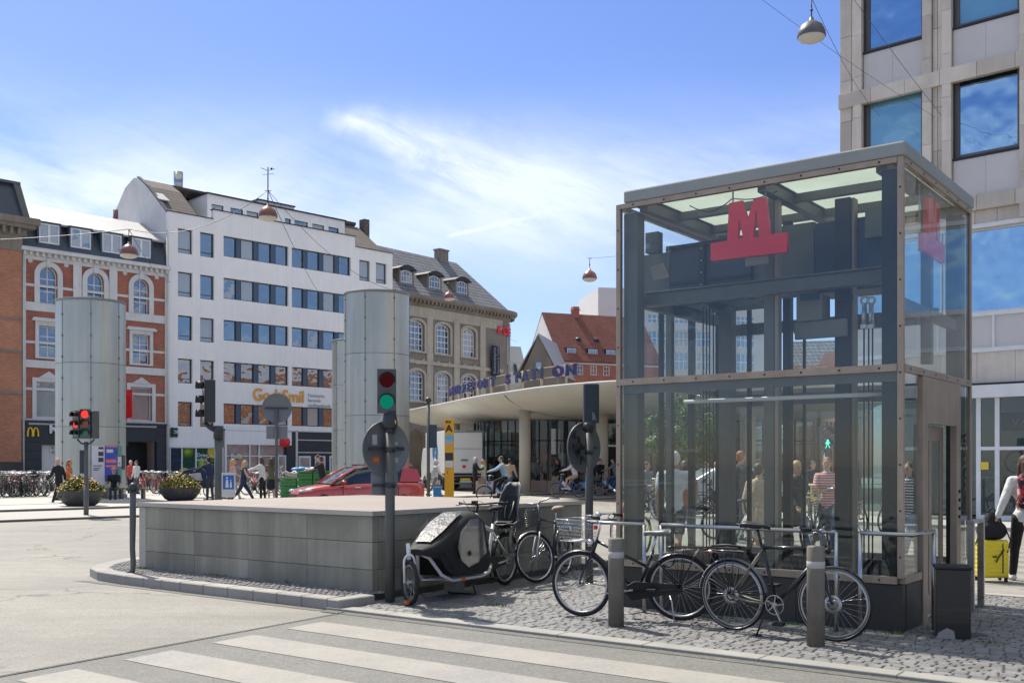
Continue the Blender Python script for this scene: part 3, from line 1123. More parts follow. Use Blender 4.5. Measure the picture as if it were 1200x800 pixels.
# ---------------------------------------------------------------- white office block
WP, WD = Vector((-26.4, 80, 0)), Vector((.703, .711, 0))
wb = Fac('office_block', 'white rendered office block with long ribbon windows and a gabled end', 'building', (WP.x, WP.y), WD)
xe = wb.x(460)
xa, xb = wb.x(258), wb.x(416)
zA = wb.z(197, 247)
zM = wb.z(252, 246)
zC = wb.z(416, 289)
holes, wins = [], []
rows_band = [(276, 300), (325, 349.5), (374.4, 398.4), (423.4, 446.8), (472.4, 496.3)]
for i, (vt, vb) in enumerate(rows_band):
 zt, zb = wb.z(262, vt), wb.z(262, vb)
 for (ua, ub) in ((262, 338), (342, 411)):
  x0, x1 = wb.x(ua), wb.x(ub)
  holes.append(rect(x0, zb, x1, zt))
  wins.append(('band', x0, x1, zb, zt, i))
 for (ua, ub) in ((208.5, 225.6), (234.6, 251)):
  x0, x1 = wb.x(ua), wb.x(ub)
  z1_, z0_ = zt - .02, zt - 1.92
  holes.append(rect(x0, z0_, x1, z1_))
  wins.append(('small', x0, x1, z0_, z1_, i))
 for (ua, ub) in ((421, 433.5), (440.5, 453)):
  x0, x1 = wb.x(ua), wb.x(ub)
  z1_ = wb.z(421, 304) - i * (wb.z(262, 276) - wb.z(262, 325))
  holes.append(rect(x0, z1_ - 1.85, x1, z1_))
  wins.append(('small', x0, x1, z1_ - 1.85, z1_, i))
zshop = wb.z(230, 524)
zsh2 = wb.z(300, 503)
outer = [(0, zshop), (xa, zshop), (xa, zsh2), (xe, zsh2), (xe, zC), (xb, zC), (xb, zM), (xa - .6, zM), (xa - .6, zA), (0, zA)]
wb.wall(outer, holes, .35, 'render_white')
# side gable and body
dep = 10.7
zr = wb.z(158, 208, 5.6)
mb = MB()
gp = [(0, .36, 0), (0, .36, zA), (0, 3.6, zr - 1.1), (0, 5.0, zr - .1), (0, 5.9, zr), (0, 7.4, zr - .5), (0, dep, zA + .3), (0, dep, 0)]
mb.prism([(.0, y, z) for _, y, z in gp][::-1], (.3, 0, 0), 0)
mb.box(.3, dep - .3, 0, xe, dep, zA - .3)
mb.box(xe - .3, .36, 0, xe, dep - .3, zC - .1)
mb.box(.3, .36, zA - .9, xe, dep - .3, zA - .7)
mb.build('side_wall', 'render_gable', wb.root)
xr = wb.x(238)
mb = MB()
mb.prism([(.32, .5, zA - .05), (.32, 3.6, zr - 1.05), (.32, 5.3, zr - .1), (.32, 5.3, zr - .3), (.32, .9, zA - .25)][::-1], (xr - .32, 0, 0))
mb.prism([(.32, 5.3, zr - .1), (.32, dep, zA), (.32, dep, zA - .2), (.32, 5.3, zr - .3)][::-1], (xe - .5, 0, 0))
roof = mb.build('roof', 'roof_brown', wb.root)
mb = MB()
mb.bar((.12, .36, zA + .05), (.12, 3.6, zr - 1.0), .3, .08, m=0)
mb.bar((.12, 3.6, zr - 1.0), (.12, 5.2, zr + .0), .3, .08, m=0)
mb.box(-.04, -.06, zA - .02, xa - .62, .36, zA + .05)
mb.box(xa - .66, -.06, zM - .02, xb + .04, .36, zM + .06)
mb.box(xb + .05, -.06, zC - .02, xe + .03, .36, zC + .05)
mb.build('coping', 'trim_dark', wb.root)
mb = MB()
mb.bar((wb.x(205), 1.7, zA + 1.2), (wb.x(205) + .01, 3.0, zA + 2.0), .9, .1)
mb.build('skylight', 'metal_roof', wb.root)
# stair and lift housings on the roof, penthouse storey
py_ = 2.6
px0, px1 = wb.x(243, py_), wb.x(404, py_)
pz1 = wb.z(243, 227, py_)
ph = Fac.__new__(Fac)
ph.p, ph.d, ph.z0, ph.nrm = wb.p + wb.nrm * py_, wb.d, wb.z0, wb.nrm
pe = thing('penthouse', None, None, (0, py_, 0))
pe.parent = wb.root
ph.root = pe
hl = []
for ua, ub in ((248, 262), (270, 285), (289, 303), (334, 341), (345, 361), (366, 380), (385, 397)):
 a_, b_ = wb.x(ua, py_), wb.x(ub, py_)
 hl.append((a_, b_, pz1 - 1.75, pz1 - .75))
vs, fs = fill2d(rect(px0, zA - .7, px1, pz1), [rect(a_, c, b_, d) for a_, b_, c, d in hl], .25)
mb = MB()
mb.add(vs, fs)
mb.box(px0, .26, zA - .7, px0 + .25, 4.5, pz1)
mb.box(px1 - .25, .26, zA - .7, px1, 4.5, pz1)
mb.build('penthouse_wall', 'render_white', wb.root, loc=(0, py_, 0))
mb = MB()
mb.box(px0 - .1, -.12, pz1, px1 + .1, 4.6, pz1 + .12)
xq0, xq1 = wb.x(301, py_ + 2), wb.x(345, py_ + 2)
mb.box(xq0, 1.8, pz1 + .9, xq1, 4.2, pz1 + 1.0)
mb.build('penthouse_roof', 'trim_dark', wb.root, loc=(0, py_, 0))
mb = MB()
mb.box(xq0 + .1, 1.9, pz1 + .1, xq1 - .1, 4.1, pz1 + .9)
mb.build('lift_housing', 'render_white', wb.root, loc=(0, py_, 0))
bpy.data.objects.remove(pe)
for a_, b_, c, d in hl:
 window(wb, a_, b_, c, d, 1, 1, 'trim_dark', 'win_blue', y=py_ + .1, fw=.05)
# chimneys, vent pipe, aerials
mb = MB()
cx_ = wb.x(209, 6)
mb.cyl((cx_, 6, zr - .6), (cx_, 6, zr + 1.3), .38, 14)
mb.build('vent_pipe', 'stainless', wb.root)
xm_ = wb.x(314, 3.6)
mb = MB()
zt_ = wb.z(314, 196, 3.6)
mb.cyl((xm_, 3.6, pz1), (xm_, 3.6, zt_), .05, 6)
for s_ in (-1, 1):
 mb.cyl((xm_, 3.6, zt_ - .3), (xm_ + s_ * .7, 3.6, zt_ - .1 + .1 * s_), .025, 5)
mb.cyl((xm_ - .5, 3.6, zt_ - .75), (xm_ + .6, 3.6, zt_ - .45), .02, 5)
mb.ell((xm_ + .35, 3.6, zt_ - .05), (.12, .12, .1), 6, 5)
mb.build('aerial', 'trim_dark', wb.root)
mb = MB()
xg = wb.x(404)
mb.prism([(xg, .8, zC), (xg, 5.2, zC + 3.2), (xg, 5.2, zC)][::-1], (xe - xg, 0, 0))
mb.box(wb.x(424, 5), 4.6, zC, wb.x(430, 5), 5.4, zC + 4.0)
mb.build('roof', 'roof_brown', wb.root)
for kind, x0, x1, z0, z1, i in wins:
 if kind == 'band':
  n_ = 4
  mw = .42
  w_ = (x1 - x0 - mw * 3) / 4
  for k in range(n_):
   xa_ = x0 + k * (w_ + mw)
   window(wb, xa_, xa_ + w_, z0, z1, 1, 1, 'trim_dark', 'win_blue' if i < 3 else 'win_warm', y=.2, fw=.07)
 else:
  window(wb, x0, x1, z0, z1, 1, 1, 'trim_dark', 'win_blue' if i < 3 else 'win_warm', y=.2, fw=.07)
mb = MB()
for kind, x0, x1, z0, z1, i in wins:
 if kind == 'band':
  mw = .42
  w_ = (x1 - x0 - mw * 3) / 4
  for k in range(3):
   xa_ = x0 + (k + 1) * w_ + k * mw
   mb.box(xa_ + .01, .16, z0 + .005, xa_ + mw - .01, .28, z1 - .005)
 else:
  mb.box(x0 + .07, .17, z0 + .32, x1 - .07, .24, z0 + .37)
mb.build('window_mullions', 'mullion_blue', wb.root)
# ground floor: lettered shopfronts
f = MB()
f.box(0, .3, 0, .35, .6, zshop)
f.box(.3, .9, 0, xe, 1.0, zsh2)
f.build('shop_back_wall', 'shop_black', wb.root)
xs0, xs1 = wb.x(200), wb.x(263)
mb = MB()
for i, c0 in enumerate((0, .22, .5, 1.0)):
 pass
for u_ in (200, 214, 230.5, 262):
 x_ = wb.x(u_)
 mb.box(x_ - .05, .08, 0, x_ + .05, .3, zshop)
mb.box(xs0, .08, 0, xs1, .3, .25)
mb.box(0, .1, zshop - .06, xa, .3, zshop)
mb.build('shopfront_frame', 'frame_white', wb.root)
mb = MB()
mb.box(wb.x(200) + .05, .18, .25, wb.x(214) - .05, .2, zshop - .06, 0)
mb.box(wb.x(214) + .05, .18, .25, wb.x(230.5) - .05, .2, zshop - .06, 1)
mb.box(wb.x(230.5) + .05, .18, .25, wb.x(262) - .05, .2, zshop - .06, 1)
C('film_navy', (.015, .03, .06), .3)
C('film_green', (.005, .06, .035), .3)
C('film_lime', (.25, .42, .03), .5)
C('film_lemon', (.60, .45, .03), .5)
C('film_white', (.7, .72, .7), .5)
sf = mb.build('shop_window_film', ['film_navy', 'film_green'], wb.root)
mb = MB()
add_text(mb, 'Drive on bag', wb.x(232), .175, wb.z(232, 535), .42, 0, depth=.01, bold=.006)
add_text(mb, 'uden', wb.x(232), .175, wb.z(232, 540), .42, 0, depth=.01, bold=.006)
mb.build('lettering', 'film_white', sf)
mb = MB()
add_text(mb, 'ØKOLOGI', wb.x(240.5), .175, wb.z(232, 540) - .02, .42, 0, depth=.01, bold=.008)
for u_, v_, r_ in ((221.5, 529, .48), (238, 545, .42)):
 mb.lathe([(0, -.01), (r_, 0), (r_ * .98, .0)], (wb.x(u_), .17, wb.z(u_, v_)), 16, ax='y')
mb.build('fruit_print', 'film_lime', sf)
mb = MB()
for u_, v_, r_ in ((251, 529, .5), (217, 556, .55)):
 mb.lathe([(0, -.01), (r_, 0)], (wb.x(u_), .168, wb.z(u_, v_)), 16, ax='y')
mb.build('fruit_print', 'film_lemon', sf)
mb = MB()
mb.box(wb.x(199.5) , -.35, wb.z(204, 512), wb.x(199.5) + .12, -.01, wb.z(204, 501))
mb.box(wb.x(199.5) , -.05, wb.z(204, 512), wb.x(208), -.01, wb.z(204, 501))
g_ = mb.build('shop_sign', 'film_green', wb.root)
mb = MB()
add_text(mb, 'OK', wb.x(200.5) + .1, -.06, wb.z(204, 507.6), .36, 0, depth=.01, bold=.01)
mb.build('lettering', 'film_white', g_)
# the recessed middle shop and the dark right-hand one
mb = MB()
x3, x4 = wb.x(264), wb.x(342)
zz = wb.z(300, 521)
mb.box(x3, .0, zsh2 - .12, x4, .04, zsh2 + .02)
mb.box(x3, .02, zz, x4, .3, zsh2 - .14)
mb.box(x3, .0, 0, x3 + .14, .3, zz)
for u_ in (294, 305):
 mb.box(wb.x(u_) - .05, .15, zz - 1.9, wb.x(u_) + .05, .25, zz)
mb.box(x3, .15, zz - .95, x4, .25, zz - .88)
mb.build('shopfront_frame', 'render_white', wb.root)
mb = MB()
mb.box(x3 + .14, .3, 0, x4, .34, zz)
gl = mb.build('shop_glass', 'win_dim', wb.root)
mb = MB()
add_text(mb, 'Kaffe', wb.x(271), .10, wb.z(271, 536.5), .5, 0, depth=.02, bold=.01)
mb.build('lettering', 'film_white', wb.root)
mb = MB()
mb.lathe([(0, -.02), (.22, 0)], (wb.x(282), .10, wb.z(282, 535)), 12, ax='y')
mb.build('lettering_mark', 'film_lemon', wb.root)
x5 = wb.x(336)
mb = MB()
mb.box(x5, .05, 0, xe, .3, zsh2)
dk = mb.build('dark_shopfront', 'shop_dark', wb.root)
mb = MB()
mb.box(x5 + .9, -.02, 0, x5 + 1.1, .049, zsh2)
z_a = wb.z(365, 515.5)
mb.box(x5 + 1.1, -.0, z_a - .04, xe, .045, z_a + .04)
z_b = wb.z(365, 530)
mb.box(x5 + 1.1, -.0, z_b - .04, xe, .045, z_b + .04)
mb.box(x5, -.02, zsh2 - .1, xe, .045, zsh2)
mb.build('shop_trim', 'lamp_under', wb.root)
for u0, u1, v0, v1 in ((325, 335, 533, 559), (350, 364, 534, 560), (369, 381, 534, 560), (386, 398, 534, 558)):
 x0, x1 = wb.x(u0), wb.x(u1)
 z0, z1 = wb.z(u0, v1), wb.z(u0, v0)
 fmb = MB()
 fmb.box(x0, -.04, z0, x1, .03, z1)
 fr_ = fmb.build('poster_case', 'frame_white', wb.root)
 fmb = MB()
 fmb.box(x0 + .13, -.06, z0 + .13, x1 - .13, -.041, z1 - .13)
 fmb.build('poster', 'win_dim', fr_)
mb = MB()
mb.box(wb.x(327), -.9, wb.z(327, 523), wb.x(327) + .1, -.05, wb.z(327, 514))
mb.lathe([(0, -.03), (.42, -.03), (.42, .05), (0, .05)], (wb.x(331), -.5, wb.z(331, 518)), 16, ax='y')
mb.build('hanging_sign', 'sign_red', wb.root)
# tooth clinic lettering
C('letters_orange', (.78, .36, .03), .5)
C('letters_grey', (.33, .34, .36), .6)
mb = MB()
add_text(mb, 'GodtSmil', wb.x(295.5), -.06, wb.z(295.5, 468.6), 1.42, 0, depth=.05, bold=.022, sx=.93)
mb.build('lettering', 'letters_orange', wb.root)
mb = MB()
for i, s_ in enumerate(('Danmarks', 'førende', 'tandlægekæde')):
 add_text(mb, s_, wb.x(360.5), -.03, wb.z(360.5, 464.8) - i * .42, .42, 0, depth=.02)
mb.build('lettering', 'letters_grey', wb.root)
# downpipe
mb = MB()
mb.cyl((-.15, -.1, 0), (-.15, -.1, zA - 1.5), .07, 8)
mb.build('downpipe', 'lamp_under', wb.root)

# ---------------------------------------------------------------- red and white house
xRB = wb.x(24)
rb = Fac('brick_house', 'red brick house with white stucco bands, arched windows and a slate mansard', 'building', (WP + WD * xRB)[:2], WD)
wR = -xRB - .02
zc = rb.z(27, 292)
zW = 0
cols = ((45, 68), (101, 122), (154, 176))
holes, wl = [], []
for i, (ua, ub) in enumerate(cols):
 x0, x1 = rb.x(ua), rb.x(ub)
 cx_ = (x0 + x1) / 2
 w_ = 1.45
 z0, z1 = rb.z(45, 355), rb.z(45, 311)
 holes.append(arch(cx_ - .62, z0, cx_ + .62, z1))
 wl.append((cx_ - .62, cx_ + .62, z0, z1, 2, 3, True, 'win_sash'))
 z0, z1 = rb.z(45, 418), rb.z(45, 381)
 holes.append(rect(cx_ - .68, z0, cx_ + .68, z1))
 wl.append((cx_ - .68, cx_ + .68, z0, z1, 2, 3, False, 'win_sash'))
 z0, z1 = rb.z(45, 489), rb.z(45, 447)
 holes.append(rect(cx_ - .85, z0, cx_ + .85, z1))
 wl.append((cx_ - .85, cx_ + .85, z0, z1, 1, 1, False, 'win_dim'))
zsR = rb.z(30, 495)
rb.wall([(0, zsR), (wR, zsR), (wR, zc), (0, zc)], holes, .4, 'brick_red')
mb = MB()
mb.box(0, .41, 0, .3, 9.5, zc)
mb.box(wR - .3, .41, 0, wR, 9.5, zc + 1)
mb.box(.3, 9.2, 0, wR - .3, 9.5, zc)
mb.build('side_wall', 'stucco_white', rb.root)
for a in wl:
 window(rb, a[0], a[1], a[2], a[3], a[4], a[5], 'frame_white', a[7], a[6], y=.2, fw=.08, bw=.07)
mb = MB()
rows_z = [rb.z(45, 304), rb.z(45, 360), rb.z(45, 368), rb.z(45, 428), rb.z(45, 438)]
bz = [(rb.z(30, 303), zc), (rb.z(30, 363), rb.z(30, 353)), (rb.z(30, 430), rb.z(30, 421)), (rb.z(30, 497), rb.z(30, 490))]
for z0, z1 in bz:
 mb.box(0, -.09, z0, wR, -.001, z1)
# thin bands through the brick
for v_ in (333, 400, 455):
 z0 = rb.z(30, v_)
 mb.box(0, -.04, z0 - .09, wR, -.001, z0 + .09)
# corner strips and the two pilasters of the middle bay
xs = [0, rb.x(90), rb.x(132), wR]
for i, x_ in enumerate(xs):
 w_ = .32
 x0, x1 = (x_, x_ + w_) if i == 0 else ((x_ - w_, x_) if i == 3 else (x_ - .3, x_ + .3))
 mb.box(x0, -.14, zsR, x1, -.05, zc)
for i, (ua, ub) in enumerate(cols):
 cx_ = (rb.x(ua) + rb.x(ub)) / 2
 z0, z1 = rb.z(45, 355), rb.z(45, 311)
 vs, fs = fill2d(arch(cx_ - .98, z0 - .0, cx_ + .98, z1 + .36, 14), [arch(cx_ - .62, z0 + .01, cx_ + .62, z1, 14)], .10)
 mb.add([(a, b - .12, c) for a, b, c in vs], fs)
 mb.box(cx_ - .16, -.2, z1 - .05, cx_ + .16, -.1, z1 + .55)
 for s_ in (-1, 1):
  mb.lathe([(0, -.05), (.17, -.02), (.17, .05)], (cx_ + s_ * 1.25, -.05, z1 + .28), 12, ax='y')
 z0, z1 = rb.z(45, 418), rb.z(45, 381)
 vs, fs = fill2d(rect(cx_ - .92, z0 - .1, cx_ + .92, z1 + .3), [rect(cx_ - .68, z0, cx_ + .68, z1)], .10)
 mb.add([(a, b - .12, c) for a, b, c in vs], fs)
 mb.box(cx_ - 1.15, -.28, z1 + .3, cx_ + 1.15, -.02, z1 + .46)
 mb.box(cx_ - 1.05, -.2, z1 + .46, cx_ + 1.05, -.02, z1 + .54)
 z0, z1 = rb.z(45, 489), rb.z(45, 447)
 vs, fs = fill2d(rect(cx_ - 1.12, z0 - .1, cx_ + 1.12, z1 + .28), [rect(cx_ - .85, z0, cx_ + .85, z1)], .10)
 mb.add([(a, b - .12, c) for a, b, c in vs], fs)
 mb.prism([(cx_ - .7, -.16, z1 + .28), (cx_ + .7, -.16, z1 + .28), (cx_, -.16, z1 + .75)], (0, .14, 0))
# dentils under the cornice
k = 0
x_ = .1
while x_ < wR - .2:
 mb.box(x_, -.34, zc - .38, x_ + .16, -.10, zc - .12)
 x_ += .42
mb.box(-.1, -.5, zc - .1, wR, -.001, zc + .12)
mb.box(-.05, -.4, zc + .12, wR, .1, zc + .2)
mb.build('stucco_trim', 'stucco_white', rb.root)
zmt = rb.z(48, 263, .9)
mb = MB()
mb.prism([(0, -.1, zc + .2), (0, .75, zmt), (0, 1.0, zmt), (0, .5, zc + .2)][::-1], (wR, 0, 0))
mb.build('mansard_slates', 'slate', rb.root)
mb = MB()
zt2 = rb.z(27, 238, 4.2)
mb.prism([(0, .3, zmt - .02), (0, .3, zmt + .1), (0, 4.2, zt2), (0, 8.8, zmt + .1), (0, 8.8, zmt - .02)][::-1], (wR, 0, 0))
mb.build('roof', 'metal_roof', rb.root)
mb = MB()
for (ua, ub) in ((46, 70), (83, 107), (120, 143), (155, 177)):
 x0, x1 = rb.x(ua), rb.x(ub)
 z0, z1 = rb.z(ua, 284), zmt - .05
 z0 = zc + .55
 mb.box(x0 - .12, .02, z0 - .2, x0, .9, z1 + .1)
 mb.box(x1, .02, z0 - .2, x1 + .12, .9, z1 + .1)
 mb.box(x0 - .12, .02, z1, x1 + .12, .9, z1 + .12)
 window(rb, x0, x1, z0 + .1, z1 - .02, 2, 1, 'frame_white', 'win_blue', y=.05, fw=.10, bw=.16)
 mb.box(x0, .02, z0 - .2, x1, .9, z0 + .08)
mb.build('dormer_cheeks', 'slate', rb.root)
mb = MB()
x_ = rb.x(170)
mb.cyl((x_, 5, zt2 - .5), (x_, 5, zt2 + .9), .2, 8)
mb.build('chimney', 'copper_lamp', rb.root)
# the shop at its foot
mb = MB()
mb.box(0, -.12, 0, .5, .3, zsR)
xw0, xw1 = rb.x(48), rb.x(66)
zs_ = rb.z(40, 528)
mb.box(.5, -.05, 0, xw0, .3, zsR)
mb.box(xw0, -.06, rb.z(48, 521), rb.x(150), .3, zsR)
mb.box(xw1 + .6, -.05, 0, rb.x(148), .3, zs_)
mb.box(rb.x(183), -.1, 0, wR, .3, zsR)
mb.box(rb.x(145), -.08, rb.z(150, 517), rb.x(183), .3, zsR)
mb.box(-.05, -.2, zsR, wR, .0, zsR + .18)
shp = mb.build('shopfront', 'shop_dark', rb.root)
mb = MB()
for k in range(7):
 z_ = .5 + k * .62
 mb.box(.02, -.125, z_, .5, -.121, z_ + .04)
 mb.box(.5, -.056, z_, xw0, -.051, z_ + .04)
 mb.box(rb.x(183), -.106, z_, wR, -.101, z_ + .04)
mb.build('joint_lines', 'shop_black', shp)
mb = MB()
mb.box(xw0, .2, 0, xw1 + .6, .22, rb.z(48, 521))
mb.build('shop_window', 'win_dim', rb.root)
mb = MB()
mb.box(xw0 + .1, .1, rb.z(48, 519), xw1 + .5, .15, rb.z(48, 502))
mb.build('menu_board', 'lamp_under', rb.root)
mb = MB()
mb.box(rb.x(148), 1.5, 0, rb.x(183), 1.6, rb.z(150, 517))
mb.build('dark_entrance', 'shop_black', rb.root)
# arches and lettering on the fascia
C('arches_yellow', (.85, .55, .02), .4)
mb = MB()
xm0, xm1 = rb.x(31), rb.x(44.2)
zb_, zt_ = rb.z(31, 511), rb.z(31, 500.3)
wq = (xm1 - xm0) / 2
for s_ in range(2):
 c_ = xm0 + wq * (s_ + .5)
 pts, pin = [], []
 for i in range(15):
  a_ = PI * i / 14
  pts.append((c_ - wq * .56 * math.cos(a_), zb_ + (zt_ - zb_) * math.sin(a_) ** .62))
  pin.append((c_ - wq * .30 * math.cos(a_), zb_ + (zt_ - zb_) * .90 * math.sin(a_) ** .62))
 vs, fs = fill2d(pts + pin[::-1], [], .08)
 mb.add([(a, b - .2 + s_ * .003, c) for a, b, c in vs], fs)
mb.build('arches_sign', 'arches_yellow', shp)
mb = MB()
add_text(mb, "McDonald's", rb.x(56.5), -.14, rb.z(56.5, 507.2), .82, 0, depth=.05, bold=.03)
mb.build('lettering', 'frame_white', shp)
mb = MB()
add_text(mb, "Mc", rb.x(58), .06, rb.z(58, 531), .62, 0, depth=.02, bold=.01)
mb.prism([(xw0 + .1, .12, 1.0), (xw1 + .4, .12, 1.0), (xw1 + .4, .12, 1.5), (xw0 + .3, .12, 3.3), (xw0 + .1, .12, 3.3)], (0, .05, 0))
mb.build('window_print', 'lamp_under', shp)
for x_ in (.12, wR - .12):
 mb = MB()
 mb.cyl((x_, -.22, 0), (x_, -.22, zc - .3), .08, 8)
 mb.build('downpipe', 'lamp_under', rb.root)
mb = MB()
x_ = rb.x(146)
mb.box(x_ - .02, -1.2, rb.z(146, 490), x_ + .04, -.12, rb.z(146, 457))
mb.build('hanging_banner', 'sign_red', rb.root)

# ---------------------------------------------------------------- orange brick corner house
xB0 = wb.x(24) - 12
bb = Fac('brick_house', 'orange brick house with a heavy dark cornice and a slate mansard', 'building', (WP + WD * xB0 - wb.nrm * .35)[:2], WD)
wB = 12 - .06
zcb = bb.z(0, 291)
zpl = bb.z(5, 541)
mb = MB()
mb.box(0, 0, zpl, wB, 9, zcb)
mb.build('wall', 'brick_orange', bb.root)
mb = MB()
mb.box(-.05, -.06, 0, wB + .03, 9, zpl - .002)
mb.build('plinth', 'granite_dark', bb.root)
mb = MB()
mb.box(-.1, -.12, zcb, wB + .03, 9, zcb + 1.0)
mb.box(-.1, -.07, bb.z(5, 372) - .05, wB + .02, -.001, bb.z(5, 372) + .08)
mb.box(-.1, -.07, bb.z(5, 412), wB + .02, -.001, bb.z(5, 412) + .16)
mb.box(-.1, -.07, bb.z(5, 461), wB + .02, -.001, bb.z(5, 461) + .16)
mb.build('frieze', 'stone_brown', bb.root)
mb = MB()
mb.box(-.3, -1.0, zcb + 1.75, wB + .9, .0, zcb + 2.2)
mb.box(-.3, -.8, zcb + 1.5, wB + .7, .0, zcb + 1.75)
mb.box(-.3, -.25, zcb + 1.0, wB + .25, .0, zcb + 1.5)
x_ = 0
while x_ < wB:
 mb.box(x_, -.62, zcb + 1.05, x_ + .18, -.25, zcb + 1.5)
 x_ += .5
mb.build('cornice', 'stone_brown', bb.root)
zmb = bb.z(14, 216, .8)
mb = MB()
mb.prism([(0, -.5, zcb + 2.2), (0, .7, zmb), (0, 8, zmb), (0, 9, zcb + 2.2)][::-1], (wB + .1, 0, 0))
mb.build('mansard', 'slate', bb.root)
mb = MB()
mb.bar((wB + .1, -.55, zcb + 2.2), (wB - .15, .62, zmb + .1), .5, .18)
mb.box(0, .45, zmb - .02, wB + .1, .95, zmb + .16)
mb.build('roof_edging', 'traffic_grey', bb.root)
for k in range(3):
 for zz_ in (bb.z(5, 400), bb.z(5, 450), bb.z(5, 350)):
  window(bb, 1.2 + k * 3.1, 2.5 + k * 3.1, zz_ - .5, zz_ + 1.6, 2, 2, 'frame_white', 'win_sash', y=-.07)

# ---------------------------------------------------------------- grey-brown renaissance corner building
kb = Fac('corner_building', 'grey-brown stucco palace with tall arched white windows and a rounded corner', 'building', (-11.1, 97), (.63, .777))
wK = kb.x(588)
zk = kb.z(462, 345)
holes, wl = [], []
us = [(480, 496), (510, 527.5), (541, 557)]
z10, z11 = kb.z(480, 410), kb.z(480, 374)
z20, z21 = kb.z(480, 469), kb.z(480, 433)
for ua, ub in us:
 c_ = (kb.x(ua) + kb.x(ub)) / 2
 for (a_, b_) in ((z10, z11), (z20, z21)):
  holes.append(arch(c_ - 1.05, a_, c_ + 1.05, b_, 10, .55))
  wl.append((c_ - 1.05, c_ + 1.05, a_, b_))
holes.append(arch(kb.x(480), -.0, kb.x(499), kb.z(488, 501)))
kb.wall([(-.6, -.01), (wK, -.01), (wK, zk), (-.6, zk)], holes, .5, 'stone_brown')
for a in wl:
 window(kb, a[0], a[1], a[2], a[3], 4, 5, 'frame_white', 'win_sash', True, y=.22, fw=.12, bw=.09, rise=.55)
mb = MB()
RC = 3.2
n = 14
ptsc = []
for i in range(n + 1):
 a_ = PI * .5 * 1.5 * i / n
 ptsc.append((wK + RC * math.sin(a_), RC - RC * math.cos(a_)))
for i in range(n):
 (xa_, ya_), (xb_, yb_) = ptsc[i], ptsc[i + 1]
 mb.add([(xa_, ya_, 0), (xb_, yb_, 0), (xb_, yb_, zk), (xa_, ya_, zk)], [(0, 1, 2, 3)])
ex, ey = ptsc[-1]
mb.add([(ex, ey, 0), (ex - 6, ey + 6, 0), (ex - 6, ey + 6, zk), (ex, ey, zk)], [(0, 1, 2, 3)])
mb.box(-.6, .5, 0, -.3, 12, zk)
mb.build('corner_wall', 'stone_brown', kb.root)
mb = MB()
for ua in (472.5, 503, 534.5, 565):
 x_ = kb.x(ua)
 mb.box(x_ - .42, -.14, kb.z(480, 478), x_ + .42, -.001, kb.z(480, 366))
mb.box(-.6, -.1, zk - 1.75, wK, -.001, zk - .75)
mb.box(-.6, -.2, kb.z(480, 425), wK, -.001, kb.z(480, 421))
mb.box(-.6, -.2, kb.z(480, 483), wK, -.001, kb.z(480, 478))
for ua, ub in us:
 c_ = (kb.x(ua) + kb.x(ub)) / 2
 for (a_, b_) in ((z10, z11), (z20, z21)):
  vs, fs = fill2d(arch(c_ - 1.3, a_ - .15, c_ + 1.3, b_ + .25, 12, .7), [arch(c_ - 1.05, a_, c_ + 1.05, b_, 12, .55)], .12)
  mb.add([(p, q - .115, r) for p, q, r in vs], fs)
 # swag of stucco between the storeys
 mb.tube([(c_ - .9 + .18 * k, -.12, z10 - .75 - .45 * math.sin(PI * k / 10)) for k in range(11)], .11, 6)
# stone strips on the rounded corner
for i in (3, 8, 12):
 xa_, ya_ = ptsc[i]
 a_ = PI * .75 * i / n
 mb.bar((xa_ + .1 * math.sin(a_), ya_ - .1 * math.cos(a_), 0), (xa_ + .1 * math.sin(a_), ya_ - .1 * math.cos(a_), zk - .9), .5, .2, up=(math.sin(a_), -math.cos(a_), 0))
mb.build('pilasters', 'stone_pale', kb.root)
mb = MB()
prof = [(0, zk - .8), (.25, zk - .5), (.3, zk - .3), (.8, zk - .15), (.95, zk), (.95, zk + .25), (.6, zk + .3), (-.4, zk + .3)]
path = [(-.6, 0, -PI / 2)] + [(x, y, -PI / 2 + PI * .75 * i / n) for i, (x, y) in enumerate(ptsc)] + [(ex - 6, ey + 6, -PI / 2 + PI * .75)]
vs, fs = [], []
for (x, y, a_) in path:
 for (r_, z_) in prof:
  vs.append((x + math.cos(a_) * r_, y + math.sin(a_) * r_, z_))
m_ = len(prof)
for i in range(len(path) - 1):
 for j in range(m_ - 1):
  fs.append((i * m_ + j, (i + 1) * m_ + j, (i + 1) * m_ + j + 1, i * m_ + j + 1))
mb.add(vs, fs)
x_ = -.4
while x_ < wK:
 mb.box(x_, -.7, zk - .48, x_ + .22, -.26, zk - .17)
 x_ += .55
for i in range(n):
 a_ = PI * .75 * (i + .5) / n
 cx_, cy_ = wK + (RC + .5) * math.sin(a_), RC - (RC + .5) * math.cos(a_)
 mb.box(cx_ - .12, cy_ - .12, zk - .48, cx_ + .12, cy_ + .12, zk - .17)
mb.build('cornice', 'stone_brown', kb.root)
# curved corner windows
for j, (i0, zz0, zz1) in enumerate(((2, z10 - .2, z11 - .1), (2, z20 - .2, z21 - .1), (9, z10 - .2, z11 - .1), (9, z20 - .2, z21 - .1))):
 a_ = PI * .75 * (i0 + 1.2) / n
 o = window(kb, 0, 1.25, zz0, zz1, 3, 5, 'frame_white', 'win_sash', True, y=0, fw=.12, bw=.09, rise=.4)
 c_ = Vector((wK + RC * math.sin(a_), RC - RC * math.cos(a_), zz0))
 tdir = Vector((math.cos(a_), math.sin(a_), 0))
 o.location = c_ - tdir * .62 + Vector((math.sin(a_), -math.cos(a_), 0)) * .06
 o.rotation_euler.z = a_
